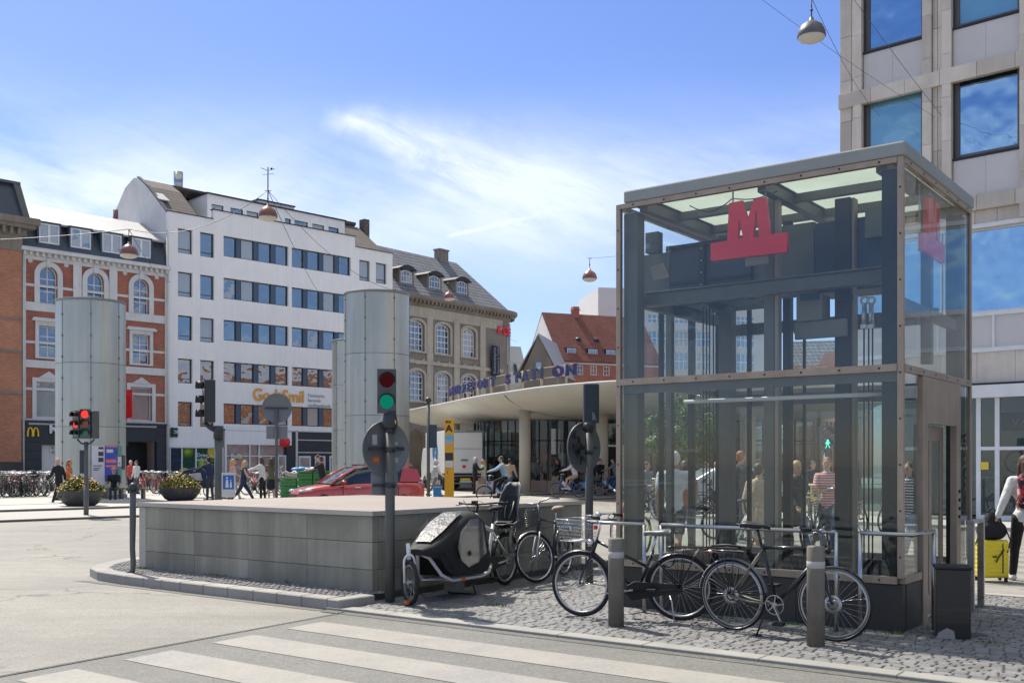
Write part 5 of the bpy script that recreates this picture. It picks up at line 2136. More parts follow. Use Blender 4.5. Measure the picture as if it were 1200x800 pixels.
# metro emblem, front and side
Mo = [(832.3, 285.1), (851.8, 281.9), (854, 238), (869.6, 234.7), (875.5, 257.5), (882.6, 233.1), (897.3, 230.8), (901.5, 274.4), (922, 272.1), (922, 294.9), (832.6, 305.6)]
Mh = [[(864.1, 279.6), (865.7, 255.9), (870.3, 277.6)], [(882, 278.6), (889.5, 277.6), (885.9, 244.5)]]
cv = lambda L_: [(LX.x(u, .03), LX.z(u, v, .03)) for u, v in L_]
mo, mh_ = cv(Mo), [cv(h) for h in Mh]
x0 = mo[0][0]
base = sum(p[1] for p in (mo[-1], mo[-2])) / 2
vs, fs = fill2d(mo, mh_, .05)
mb = MB()
mb.add([(a, b + .035, c) for a, b, c in vs], fs)
em = mb.build('metro_emblem', 'sign_red', LX.root)
mb = MB()
vs, fs = fill2d([(x * 1.0, z) for x, z in mo], mh_, .004)
k_ = .86
cx_, cz_ = sum(p[0] for p in mo) / len(mo), sum(p[1] for p in mo) / len(mo)
mb = MB()
yM = 1.02
wM = mo[8][0] - mo[0][0]
vs, fs = fill2d([(x - x0, z) for x, z in mo], [[(x - x0, z) for x, z in h] for h in mh_], .05)
mb.add([(LW - .04 - b, ry(1087, LW) + a * .95, c) for a, b, c in vs], fs)
mb.build('metro_emblem', 'sign_red', LX.root)
lbox('emblem_bracket', 'machine_grey', 873, 900, 301, 312, .09, .04)
mb = MB()
for x_ in (mo[2][0] + .02, mo[6][0] - .03):
 mb.cyl((x_, .09, cz_ + .05), (x_, .09, LZ - .05), .008, 6)
for y_ in (ry(1092), ry(1104)):
 mb.cyl((LW - .12, y_, cz_), (LW - .12, y_, LZ - .05), .008, 6)
mb.build('emblem_rods', 'alloy', LX.root)

# stainless rails round the foot of the lift
def rail(name, label, pts, posts, r=.021, zt=.93):
 root = thing(name, label, 'handrail', LX.root.matrix_basis @ Vector((pts[0][0], pts[0][1], 0)), 0, 'stainless rails round the lift')
 W_ = lambda x, y, z: Vector((LX.p + LX.d * x + LX.nrm * y)) + Vector((0, 0, .03 + z)) - root.location
 mb = MB()
 mb.tube([W_(x, y, zt) for x, y in pts], r, 10)
 mb.build('rail', 'stainless', root)
 for (x, y) in posts:
  mb = MB()
  mb.tube([W_(x, y, -.02), W_(x, y, zt)], r * .95, 10)
  mb.build('post', 'stainless', root)


yr_ = -.27
bpy.context.view_layer.update()
rail('handrail', 'short stainless rail beside the lift, behind the bollard with a white band', [(-.2, .9), (-.2, yr_), (LX.x(755, yr_), yr_)], [(LX.x(755, yr_), yr_), (-.2, .9)])
rail('handrail', 'long stainless rail along the lift front behind the two black bicycles', [(LX.x(775, yr_), yr_), (LX.x(980, yr_), yr_)], [(LX.x(775, yr_), yr_), (LX.x(980, yr_), yr_)])
rail('handrail', 'stainless rail turning round the near corner of the lift to its door', [(LX.x(1008, yr_), yr_), (LW + .16, yr_), (LW + .16, .42)], [(LX.x(1008, yr_), yr_), (LW + .16, .42)])
# flat-bar hoop past the door
hp = G(1138, 716, .03)
root = thing('handrail', 'flat stainless hoop standing past the lift door near the yellow suitcase', 'handrail', hp, LANG, 'stainless rails round the lift')
mb = MB()
mb.box(-.035, -.02, 0, .035, .02, .93)
mb.build('post', 'stainless', root, bevel=.003)
mb = MB()
mb.box(-.035, .42, 0, .035, .46, .93)
mb.build('post', 'stainless', root, bevel=.003)
mb = MB()
mb.box(-.035, -.02, .931, .035, .46, .965)
mb.build('rail', 'stainless', root, bevel=.003)

# dark cabinet at the corner
cp = G(1097, 747, .03)
root = thing('service_cabinet', 'knee-high dark metal cabinet beside the lift door', 'cabinet', cp, LANG + .32)
mb = MB()
mb.box(0, 0, .0, .29, .30, .62)
mb.build('body', 'black_metal', root, bevel=.006)
mb = MB()
mb.box(-.012, -.012, .621, .302, .312, .645)
mb.build('top', 'black_plastic', root, bevel=.004)
mb = MB()
mb.box(.2905, .05, .18, .2925, .2, .5)
mb.build('sticker', 'sticker_white', root)
mb = MB()
mb.prism([(-.002, -.003, 0), (.16, -.003, 0), (.15, -.003, .07), (.09, -.003, .095), (.02, -.003, .05)], (0, -.002, 0))
mb.build('chipped_paint', 'kerb_stone', root)
mb = MB()
mb.box(.05, .05, -.03, .45, .42, .0)
mb.box(-.06, -.06, -.03, .36, .36, -.003)
mb.build('foot', 'granite_dark', root)

# ================================================================ bollards
def bollard(u, v, label, hgt):
 root = thing('bollard', label, 'bollard', G(u, v, .03), 0, 'stone bollards by the kerb')
 mb = MB()
 mb.lathe([(0, -.03), (.076, -.03), (.076, hgt - .012), (.068, hgt), (0, hgt)], n=28)
 mb.build('post', 'bollard_stone', root)
 mb = MB()
 mb.lathe([(.0765, hgt - .19), (.0785, hgt - .188), (.0785, hgt - .132), (.0765, hgt - .13)], n=28)
 mb.build('white_band', 'sticker_white', root)
 return root


bollard(722, 733, 'stone-coloured bollard with a white band in front of the bicycle with the wire basket', .85)
bollard(956, 756, 'stone-coloured bollard with a white band in front of the bicycle with the black saddle', .86)


# ================================================================ signals, signs and posts
def disc_sign(root, c, r, yaw, stickers=()):
 """the grey back of a round sign; yaw turns its plane about the vertical"""
 mb = MB(Matrix.Translation(c) @ Matrix.Rotation(yaw, 4, 'Z'))
 mb.lathe([(0, -.004), (r - .012, -.004), (r, -.018), (r, .006), (r - .005, .010), (0, .010)], n=40, ax='y')
 d = mb.build('sign_disc', 'sign_back', root)
 mb = MB(Matrix.Translation(c) @ Matrix.Rotation(yaw, 4, 'Z'))
 mb.box(-r * .75, -.045, -.02, r * .75, -.019, .02)
 mb.build('bracket', 'traffic_dark', d)
 for (x, z, w, h, m) in stickers:
  mb = MB(Matrix.Translation(c) @ Matrix.Rotation(yaw, 4, 'Z'))
  mb.box(x - w / 2, -.006, z - h / 2, x + w / 2, -.0045, z + h / 2)
  mb.build('sticker', m, d)
 return d


def signal_head(root, c, w, h, dep, lamps, yaw, lit=None, name='signal_head', man=False):
 """lamps: list of (lens material) from the top; lit: index that glows"""
 T = Matrix.Translation(c) @ Matrix.Rotation(yaw, 4, 'Z')
 mb = MB(T)
 mb.box(-w / 2, 0, -h / 2, w / 2, dep, h / 2)
 hd = mb.build(name, 'traffic_dark', root, bevel=.012)
 mb = MB(T)
 mb.box(-w / 2 - .012, -.012, -h / 2 - .012, w / 2 + .012, -.001, h / 2 + .012)
 mb.build('front_plate', 'traffic_grey', hd)
 n_ = len(lamps)
 for i, m_ in enumerate(lamps):
  z_ = h / 2 - h * (i + .5) / n_
  r = min(w, h / n_) * .42
  mb = MB(T)
  mb.lathe([(0, -.022), (r * .6, -.020), (r, -.0125)], (0, 0, z_), 24, ax='y')
  mb.build('lens', m_, hd)
  mb = MB(T)
  n2 = 14
  vs, fs = [], []
  for k in range(n2 + 1):
   a = PI * (-.08 + 1.16 * k / n2)
   for (rr_, yy) in ((r * 1.07, -.013), (r * 1.12, -.013 - w * .55)):
    vs.append((rr_ * math.cos(a), yy, z_ + rr_ * math.sin(a)))
  for k in range(n2):
   fs.append((2 * k, 2 * k + 1, 2 * k + 3, 2 * k + 2))
  mb.add(vs, fs, 0, True)
  v_ = mb.build('visor', 'black_plastic', hd)
  s_ = v_.modifiers.new('s', 'SOLIDIFY')
  s_.thickness = .004
 return hd


# foreground pedestrian signal
pp = G(457, 708)
root = thing('pedestrian_signal', 'tall pedestrian signal with red and green lamps beside the granite stair wall', 'traffic signal', pp)
mb = MB()
mb.cyl((0, 0, -.03), (0, 0, 2.04), .056, 20)
mb.build('pole', 'traffic_grey', root)
mb = MB()
mb.lathe([(.0, 2.0), (.085, 2.0), (.09, 2.06), (.075, 2.16), (.0, 2.17)], n=16)
mb.box(-.07, -.03, 2.10, .07, .03, 2.20)
mb.build('collar', 'traffic_dark', root, bevel=.006)
hd = signal_head(root, Vector((-.035, -.02, 2.42)), .19, .48, .14, ['lens_red_dim', 'lens_green_lit'], .16)
mb = MB()
add_text(mb, '• • •', -.03, -.004, 2.19, .05, 0, depth=.002)
mb.build('mark', 'sticker_white', root)
ds = disc_sign(root, Vector((-.06, .07, 1.77)), .315, .72, [(-.15, .10, .065, .115, 'sticker_white'), (-.13, -.125, .09, .075, 'sticker_red'), (-.13, -.125, .066, .03, 'sticker_yellow'), (.14, .06, .06, .035, 'sticker_white'), (.15, -.13, .045, .06, 'sticker_white')])
mb = MB(Matrix.Translation((-.04, .06, 1.37)) @ Matrix.Rotation(.5, 4, 'Z'))
mb.box(-.19, 0, -.125, .13, .01, .125)
pl_ = mb.build('sign_plate', 'sign_back', root)
mb = MB(Matrix.Translation((-.04, .05, 1.37)) @ Matrix.Rotation(.5, 4, 'Z'))
mb.box(-.17, -.02, -.03, .10, .0, .0)
mb.build('bracket', 'traffic_dark', pl_)
mb = MB()
for z_ in (1.36, 1.76, 1.98):
 mb.cyl((0, 0, z_ - .03), (0, 0, z_ + .03), .062, 20)
 mb.cyl((.05, -.05, z_), (.075, -.065, z_), .012, 8)
mb.build('clamps', 'traffic_dark', root)
mb = MB()
mb.box(.03, -.062, 2.05, .075, -.057, 2.09)
mb.build('yellow_sticker', 'sticker_yellow', root)

pp = G(690.5, 683, .03)
root = thing('signal_post', 'dark signal post seen from behind with a graffitied round sign by the bicycle basket', 'traffic signal', pp)
mb = MB()
mb.cyl((0, 0, -.03), (0, 0, 2.12), .053, 20)
mb.build('pole', 'traffic_grey', root)
mb = MB()
mb.box(-.075, -.03, 2.1, .13, .12, 2.62)
mb.build('signal_head', 'machine_blue', root, bevel=.02)
mb = MB()
add_text(mb, 'R', .035, -.035, 2.14, .09, 0, depth=.002)
add_text(mb, 'b', .035, -.035, 2.20, .07, 0, depth=.002)
mb.build('mark', 'sticker_white', root)
mb = MB()
mb.lathe([(.0, 2.0), (.08, 2.0), (.085, 2.06), (.07, 2.11), (.0, 2.12)], n=16)
for z_ in (1.72, 2.0):
 mb.cyl((0, 0, z_ - .025), (0, 0, z_ + .025), .06, 16)
mb.build('collar', 'traffic_dark', root)
ds = disc_sign(root, Vector((-.07, .07, 1.78)), .33, .80)
mb = MB(Matrix.Translation((-.07, .07, 1.78)) @ Matrix.Rotation(.80, 4, 'Z'))
rr2 = random.Random(5)
for (x0_, z0_) in ((-.23, .12), (-.20, -.02), (-.13, -.14)):
 pts = [(x0_, -.010, z0_)]
 for k in range(9):
  pts.append((x0_ + .02 * k + rr2.uniform(-.03, .03), -.010, z0_ + rr2.uniform(-.09, .09)))
 mb.tube(pts, .006, 4)
mb.build('graffiti', 'black_plastic', ds)

# vehicle signals at the far left kerb
pp = G(101, 603, .056)
root = thing('traffic_signal', 'traffic signal showing red beside the first flower bowl', 'traffic signal', pp)
mb = MB()
mb.cyl((0, 0, 0), (0, 0, 2.2), .062, 14)
mb.cyl((0, 0, 0), (0, 0, .9), .075, 14)
mb.build('pole', 'traffic_grey', root)
mb = MB()
for s_ in (-1, 1):
 mb.tube([(0, 0, 2.12), (s_ * .15, -.02, 2.16), (s_ * .26, -.03, 2.28)], .025, 8)
mb.box(-.2, 0, 1.25, -.07, .1, 1.95)
mb.build('bracket', 'traffic_dark', root)
signal_head(root, Vector((-.30, -.03, 2.72)), .24, .82, .2, ['lens_red', 'lamp_red', 'lens_green'], -.5)
signal_head(root, Vector((.0, -.08, 2.74)), .28, .86, .2, ['lamp_red', 'lens_amber', 'lens_green'], .12)
mb = MB(Matrix.Translation((.27, .05, 2.72)) @ Matrix.Rotation(.9, 4, 'Z'))
mb.box(-.12, 0, -.42, .12, .22, .42)
mb.build('signal_head', 'traffic_grey', root, bevel=.02)

# traffic island behind the stair wall with two masts and a sign
mb = MB()
mb.lathe([(0, .12), (1.2, .12), (1.28, .11), (1.3, 0)], (-6.1, 24.2, 0), 28)
o = struct(mb, 'traffic_island', 'kerb_stone')
pp = P(256, 543, 24.0)
root = thing('traffic_signal', 'thick grey mast with a three-lamp signal seen from the side, before the white block', 'traffic signal', (pp.x, pp.y, .12))
mb = MB()
mb.cyl((0, 0, -.05), (0, 0, 2.18), .092, 18)
mb.build('pole', 'traffic_grey', root)
mb = MB()
mb.cyl((0, 0, 2.05), (0, 0, 2.35), .115, 16)
mb.tube([(0, 0, 2.2), (-.18, -.02, 2.3), (-.32, -.03, 2.42)], .05, 8)
mb.build('bracket', 'traffic_dark', root)
signal_head(root, Vector((-.34, .0, 2.92)), .28, .98, .24, ['lens_red', 'lens_amber', 'lens_green'], -1.1)
pp = P(324, 543, 24.0)
root = thing('round_sign', 'round sign seen from behind on a thin grey post, before the orange lettering', 'road sign', (pp.x, pp.y, .12))
mb = MB()
mb.cyl((0, 0, -.05), (0, 0, 2.75), .036, 12)
mb.build('post', 'traffic_grey', root)
disc_sign(root, Vector((.0, .05, 2.76)), .34, .12)
mb = MB(Matrix.Translation((0, .05, 2.20)) @ Matrix.Rotation(.12, 4, 'Z'))
mb.box(-.24, 0, -.15, .24, .012, .15)
mb.build('sign_plate', 'sign_back', root)
pp = P(268, 543, 23.6)
root = thing('pedestrian_sign', 'white board with a blue two-person sign beside the thick grey mast', 'road sign', (pp.x, pp.y, .12))
mb = MB()
mb.box(-.03, 0, 0, .03, .05, 1.2)
mb.build('post', 'traffic_grey', root)
mb = MB()
mb.box(-.155, -.02, .72, .155, -.001, 1.28)
bd = mb.build('board', 'lamp_under', root)
mb = MB()
mb.box(-.125, -.024, .90, .125, -.0205, 1.22)
C('sign_blue', (.02, .13, .42), .4)
mb.build('blue_panel', 'sign_blue', bd)
mb = MB()
for x_, s_ in ((-.03, 1.0), (.055, .7)):
 mb.ell((x_, -.028, .96 + .2 * s_), (.022 * s_, .003, .022 * s_), 10, 6)
 mb.prism([(x_ - .035 * s_, -.026, .94), (x_ + .035 * s_, -.026, .94), (x_ + .022 * s_, -.026, .95 + .17 * s_), (x_ - .022 * s_, -.026, .95 + .17 * s_)], (0, -.003, 0))
add_text(mb, 'Gående', -.10, -.022, .80, .075, 0, depth=.002)
mb.build('figures', 'film_white', bd)

pp = G(411, 583, .056)
root = thing('pedestrian_signal', 'small far pedestrian signal against the tall vent cylinder behind the red car', 'traffic signal', (pp.x, pp.y, .056))
mb = MB()
mb.cyl((0, 0, 0), (0, 0, 2.3), .06, 12)
mb.build('pole', 'traffic_grey', root)
signal_head(root, Vector((-.1, -.05, 2.72)), .2, .62, .2, ['lens_red', 'lens_green'], -.1)
mb = MB(Matrix.Translation((.16, .0, 2.70)) @ Matrix.Rotation(.8, 4, 'Z'))
mb.box(-.12, 0, -.32, .12, .2, .32)
mb.build('signal_head', 'sign_back', root, bevel=.02)

pp = G(502, 590, .056)
root = thing('lamp_post', 'slim dark post with a blue-grey signal box beside the white lorry', 'post', (pp.x, pp.y, .056))
mb = MB()
mb.cyl((0, 0, 0), (0, 0, 3.9), .065, 12)
mb.build('pole', 'traffic_grey', root)
mb = MB()
mb.lathe([(0, 0), (.12, .02), (.12, .12), (.05, .2), (0, .2)], (0, 0, 3.9), 12)
mb.build('cap', 'traffic_dark', root)
mb = MB()
mb.box(.06, -.1, 2.15, .32, .15, 3.05)
mb.build('signal_head', 'machine_blue', root, bevel=.03)

# yellow bus pylon
pp = G(526.5, 583, ZP)
root = thing('bus_pylon', 'tall yellow bus stop pylon with a black letter A', 'bus stop', pp)
C('pylon_yellow', (.72, .36, .01), .4, 0, .06)
C('panel_cyan', (.10, .42, .60), .4)
mb = MB()
mb.box(-.2, -.1, 0, .2, .1, 3.42)
mb.build('column', 'pylon_yellow', root, bevel=.01)
for z0, z1, m_ in ((2.52, 2.72, 'panel_cyan'), (2.30, 2.515, 'sticker_white'), (1.62, 1.95, 'shop_dark'), (1.32, 1.60, 'lamp_under')):
 mb = MB()
 mb.box(-.17, -.112, z0, .17, -.101, z1)
 mb.build('notice', m_, root)
mb = MB()
add_text(mb, 'A', -.15, -.105, 2.86, .42, 0, depth=.01, bold=.012)
add_text(mb, 'BUS', -.15, -.105, 3.24, .13, 0, depth=.01, bold=.006)
add_text(mb, 'i', -.1, -.105, 1.05, .2, 0, depth=.01)
mb.build('lettering', 'black_plastic', root)
pp = G(512.5, 582, ZP)
C('crate_blue', (.03, .22, .50), .5)
mb = MB()
mb.prism([(-.17, -.2, 0), (.17, -.2, 0), (.17, .2, 0), (-.17, .2, 0)], (0, 0, .42))
mb.box(-.2, -.23, .38, .2, .23, .44)
add_text(mb, 'vand', -.12, -.205, .12, .1, 0, depth=.004)
tag(mb.build('plastic_crate', 'crate_blue', loc=pp), 'blue plastic crate on the ground behind the red car', 'crate')

# ================================================================ ventilation cylinders
def vent_tower(u, Y, r, ztop, label, seam0=-PI / 2, posters=False):
 x = (u - 600) / FPX * Y
 root = thing('vent_tower', label, 'vent tower', (x, Y, ZP), math.atan2(-x, Y), 'glass ventilation cylinders')
 zs = [.0]
 z = ztop
 js = []
 while z > .4:
  js.append(z)
  z -= 2.7
 js.append(.1)
 js = js[::-1]
 NP = 7
 for i in range(len(js) - 1):
  mb = MB()
  z0, z1 = js[i] + .012, js[i + 1] - .012
  for p_ in range(NP):
   a0 = seam0 + 2 * PI * p_ / NP + .008
   a1 = seam0 + 2 * PI * (p_ + 1) / NP - .008
   k_ = 7
   vs, fs = [], []
   for k in range(k_ + 1):
    a = a0 + (a1 - a0) * k / k_
    vs += [(r * math.cos(a), r * math.sin(a), z0), (r * math.cos(a), r * math.sin(a), z1)]
   for k in range(k_):
    fs.append((2 * k, 2 * k + 2, 2 * k + 3, 2 * k + 1))
   mb.add(vs, fs, 0, True, rnd.uniform(-.05, .05))
  mb.build('glass_tier', 'tower_glass', root)
 mb = MB()
 mb.lathe([(r - .03, 0), (r - .03, ztop - .05)], n=42)
 mb.lathe([(r - .02, ztop - .06), (r + .03, ztop - .05), (r + .03, ztop + .05), (r - .12, ztop + .06), (r - .12, ztop - .3)], n=42)
 mb.lathe([(r + .06, -.02), (r + .06, .14), (r - .1, .16)], n=42)
 mb.build('steel_frame', 'tower_seam', root)
 mb = MB()
 for p_ in range(NP):
  a = seam0 + 2 * PI * p_ / NP
  z = .6
  while z < ztop:
   mb.ell(((r + .01) * math.cos(a), (r + .01) * math.sin(a), z), (.045, .045, .06), 8, 5)
   z += .9
  mb.bar(((r - .0) * math.cos(a), (r - .0) * math.sin(a), .1), ((r - .0) * math.cos(a), (r - .0) * math.sin(a), ztop), .035, .02, up=(math.cos(a), math.sin(a), 0))
 mb.build('glass_clamps', 'tower_seam', root)
 return root, r


t1, r1 = vent_tower(106.5, 45.3, 1.43, 8.45, 'pale glass ventilation cylinder pasted with posters in front of the brick house')
C('poster_blue', (.05, .09, .42), .6)
C('poster_pink', (.75, .18, .22), .6)
C('poster_white', (.60, .60, .64), .6)
C('poster_teal', (.12, .25, .25), .6)
C('ink', (.05, .05, .07), .6)


def arc_poster(root, r, s0, s1, z0, z1, m, name='poster'):
 mb = MB()
 a0, a1 = -PI / 2 + math.asin(s0), -PI / 2 + math.asin(s1)
 vs, fs = [], []
 for k in range(7):
  a = a0 + (a1 - a0) * k / 6
  vs += [(r * math.cos(a), r * math.sin(a), z0), (r * math.cos(a), r * math.sin(a), z1)]
 for k in range(6):
  fs.append((2 * k, 2 * k + 2, 2 * k + 3, 2 * k + 1))
 mb.add(vs, fs, 0, True)
 return mb.build(name, m, root)


zv = lambda v: EYE + (HOR - v) / FPX * 44.0 - ZP
p_ = arc_poster(t1, r1 + .03, .02, .37, zv(568), zv(522), 'poster_white')
for (a_, b_, c, d) in ((.20, .34, 534, 529), (.20, .34, 541, 536), (.06, .30, 546, 545), (.06, .26, 549, 548), (.06, .2, 551, 550), (.2, .34, 526, 523.5)):
 arc_poster(p_, r1 + .036, a_, b_, zv(c), zv(d), 'ink', 'print')
p_ = arc_poster(t1, r1 + .03, .38, .71, zv(564), zv(522), 'poster_blue')
for (a_, b_, c, d, m_) in ((.40, .69, 542, 538, 'poster_pink'), (.40, .69, 547, 544.5, 'poster_pink'), (.42, .60, 530, 526, 'poster_white'), (.4, .7, 523.6, 522.2, 'poster_pink')):
 arc_poster(p_, r1 + .036, a_, b_, zv(c), zv(d), m_, 'print')
for (a_, b_, c, d, m_) in ((.73, .86, 533, 522, 'poster_teal'), (.73, .84, 546, 535, 'poster_white'), (.86, .95, 550, 533, 'ink'), (.73, .85, 566, 549, 'poster_teal')):
 arc_poster(t1, r1 + .03, a_, b_, zv(c), zv(d), m_)
t2, r2 = vent_tower(441.5, 46.5, 1.45, 8.98, 'pale glass ventilation cylinder behind the pedestrian signal and the red car', -PI / 2 - .35)
t3, r3 = vent_tower(417, 63.6, 1.45, 8.9, 'farther glass ventilation cylinder half hidden behind a nearer one', -PI / 2)

# ================================================================ station canopy
def catmull(P_, n=8):
 out = []
 m = len(P_)
 for i in range(m):
  p0, p1, p2, p3 = (Vector(P_[(i + k - 1) % m]) for k in range(4))
  for j in range(n):
   t = j / n
   out.append(.5 * ((2 * p1) + (p2 - p0) * t + (2 * p0 - 5 * p1 + 4 * p2 - p3) * t * t + (3 * p1 - p0 - 3 * p2 + p3) * t ** 3))
 return out


cpts = [(4.4, 43.8), (1.6, 46.8), (-.4, 50.7), (-2.0, 54.2), (-4.0, 60), (-6.7, 67.5), (-8.3, 74), (-6.5, 81), (0, 85), (10, 83), (18, 76), (21, 66), (20, 55), (16.5, 47.5), (12, 44.2), (8, 43.2)]
loop = catmull([(x, y, 0) for x, y in cpts], 7)
cen = Vector((6.5, 63, 0))
root = thing('station_canopy', 'wide curved white concrete canopy over the glass station pavilion', 'canopy', (cen.x, cen.y, 0))
nL = len(loop)
rings = [(1.0, 5.08), (1.002, 5.03), (.995, 4.93), (.965, 4.70), (.92, 4.48), (.86, 4.28), (.78, 4.12), (.66, 4.03), (.5, 4.0), (.25, 4.0)]
vs, fs = [], []
for s_, z_ in rings:
 for p in loop:
  q = (p - cen) * s_
  vs.append((q.x, q.y, z_))
for i in range(len(rings) - 1):
 for j in range(nL):
  a, b = i * nL + j, i * nL + (j + 1) % nL
  fs.append((a, b, b + nL, a + nL))
mb = MB()
mb.add(vs, fs, 0, True)
o_ = len(rings) - 1
mb.f.append([o_ * nL + j for j in range(nL)])
mb.m.append(0); mb.s.append(False); mb.t.append(0)
mb.build('slab', 'concrete_canopy', root)
mb = MB()
vs = [((p - cen).x, (p - cen).y, 5.08) for p in loop]
inner = [((p - cen).x * .985, (p - cen).y * .985, 5.13) for p in loop]
mb.add(vs + inner, [(j, (j + 1) % nL, (j + 1) % nL + nL, j + nL) for j in range(nL)])
mb.add(inner, [tuple(range(nL))])
mb.build('roof_covering', 'granite_pale', root)
mb = MB()
k0 = 14
p0, p1 = loop[k0] - cen, (loop[k0] - cen) * .62
pr = []
for s_, z_ in rings[2:8]:
 q = (loop[k0] - cen) * s_ + Vector((1.2, -.9, 0)) * (1 - s_) * 2
 pr.append((q.x, q.y, z_ - .012))
mb.tube(pr, .03, 6)
mb.build('expansion_joint', 'granite_dark', root)
for (x, y) in ((.65, 52.5), (4.45, 51.3), (12.0, 52.5), (-3.6, 66), (-4.6, 74), (17.2, 58), (8.2, 50.6), (16.6, 68)):
 mb = MB()
 mb.cyl((x - cen.x, y - cen.y, ZP), (x - cen.x, y - cen.y, 4.32), .29, 20)
 mb.build('column', 'column_cream', root)
# lettering on posts along the roof edge
word = 'NØRREPORT STATION'
seg = []
acc = [0]
idx = [k % nL for k in range(-2, 38)]
path = [loop[k] + (cen - loop[k]).normalized() * .35 for k in idx]
for i in range(1, len(path)):
 acc.append(acc[-1] + (path[i] - path[i - 1]).length)


def at_len(s_):
 for i in range(1, len(acc)):
  if acc[i] >= s_:
   f = (s_ - acc[i - 1]) / (acc[i] - acc[i - 1])
   return path[i - 1].lerp(path[i], f), (path[i] - path[i - 1]).normalized()
 return path[-1], (path[-1] - path[-2]).normalized()


best0, best1 = None, None
s_ = 0
while s_ < acc[-1]:
 p, _ = at_len(s_)
 u = 600 + FPX * p.x / p.y
 if best0 is None and u < 678:
  best0 = s_
 if u < 527 and best1 is None:
  best1 = s_
 s_ += .05
print('letters', best0, best1)
lt = MB()
ps = MB()
step = (best1 - best0) / len(word)
for i, ch in enumerate(word):
 s_ = best1 - (i + .15) * step
 p, d = at_len(s_)
 d = -d
 ang = math.atan2(d.y, d.x)
 if ch != ' ':
  vs, fs = text_geo(ch, .66, .08, .03)
  w = max(v[0] for v in vs) - min(v[0] for v in vs)
  kx = min(1.5, step * .93 / max(w, .01)) if ch != 'I' else 1.2
  M_ = Matrix.Translation(p - cen + Vector((0, 0, 5.50))) @ Matrix.Rotation(ang, 4, 'Z')
  lt.add([M_ @ Vector((v[0] * kx, v[1], v[2])) for v in vs], fs, 0 if (i * 7) % 5 else 1)
 if i % 2 == 0:
  q = p - cen
  ps.cyl((q.x, q.y, 5.05), (q.x, q.y, 5.55 if i % 4 else 6.0), .055, 8)
C('letter_navy', (.03, .045, .14), .5, 0, .5, 6)
C('letter_wine', (.055, .03, .14), .5, 0, .5, 6)
for s0_, s1_ in ((best0, best1),):
 for z_ in (5.50, 5.97):
  ps.tube([at_len(s0_ + (s1_ - s0_) * k / 20)[0] - cen + Vector((0, .06, z_)) for k in range(21)], .02, 5)
lt.build('roof_lettering', ['letter_navy', 'letter_wine'], root)
C('post_cream', (.50, .38, .28), .7)
ps.build('letter_posts', 'post_cream', root)

# glass pavilion below
gp_ = catmull([(x, y, 0) for x, y in [(-2.2, 64), (-1.6, 60.5), (.6, 58), (3.5, 56.8), (7, 56.6), (10.5, 57.2), (14.5, 57.6), (18, 59.5), (19.5, 64), (16.5, 71), (7, 74), (0, 71)]], 6)
root = thing('glass_pavilion', 'curved glass-walled station shop in the shade under the canopy', 'building', (6, 64, ZP))
c6 = Vector((6, 64, 0))
mb = MB()
n_ = len(gp_)
vs = [((p - c6).x, (p - c6).y, z) for z in (.08, 4.02 - ZP) for p in gp_]
mb.add(vs, [(j, (j + 1) % n_, (j + 1) % n_ + n_, j + n_) for j in range(n_)], 0, True)
mb.build('glass_wall', 'shop_glass', root)
mb = MB()
for j in range(0, n_):
 p = gp_[j] - c6
 mb.box(p.x - .03, p.y - .05, 0, p.x + .03, p.y + .05, 3.9)
for z_ in (.04, 2.75):
 mb.tube([(p.x, p.y, z_) for p in [q - c6 for q in gp_]], .04, 6, closed=True)
mb.build('mullions', 'trim_dark', root)
mb = MB()
vs = [((p - c6).x * .62, (p - c6).y * .62, z) for z in (0, 4.0 - ZP) for p in gp_]
mb.add(vs, [(j, (j + 1) % n_, (j + 1) % n_ + n_, j + n_) for j in range(n_)])
mb.build('core_wall', 'shop_dark', root)
mb = MB()
rr2 = random.Random(9)
for j in range(0, n_):
 for s_ in range(4):
  p = (gp_[j] - c6) * rr2.uniform(.72, .88)
  h_ = rr2.uniform(.5, 2.3)
  mb.box(p.x - .3, p.y - .2, h_ - .4, p.x + rr2.uniform(.1, .6), p.y + .2, h_, rr2.randrange(4))
mb.build('shop_goods', ['film_white', 'mannequin_tan', 'poster_red', 'machine_blue'], root)
mb = MB()
mb.box(-1.9, -7.5, .1, .1, -7.35, 2.5)
mb.box(-1.7, -7.55, .15, -.05, -7.5, 2.4, 1)
mb.build('entrance', ['stainless', 'shop_black'], root)
mb = MB()
mb.box(-3.85, -6.9, 2.0, -3.35, -6.85, 3.4)
mb.build('poster', 'film_white', root)

# granite sitting cubes
for u, v, w, lb in ((569, 579, .95, 'low reddish granite block behind the cyclist in the pale blue shirt'), (639, 577, 1.42, 'long reddish granite block under the canopy beside a column')):
 p = G(u, v, ZP)
 mb = MB()
 if w > 1:
  mb.box(-w / 2, 0, 0, 0.1, .6, .62)
  mb.box(.104, -.15, 0, w / 2, .55, .60, 0, .12)
 else:
  mb.box(-w / 2, 0, 0, w / 2, .6, .62)
 tag(mb.build('stone_block', 'terracotta', loc=p, bevel=.02), lb, 'stone seat', 'granite sitting blocks')

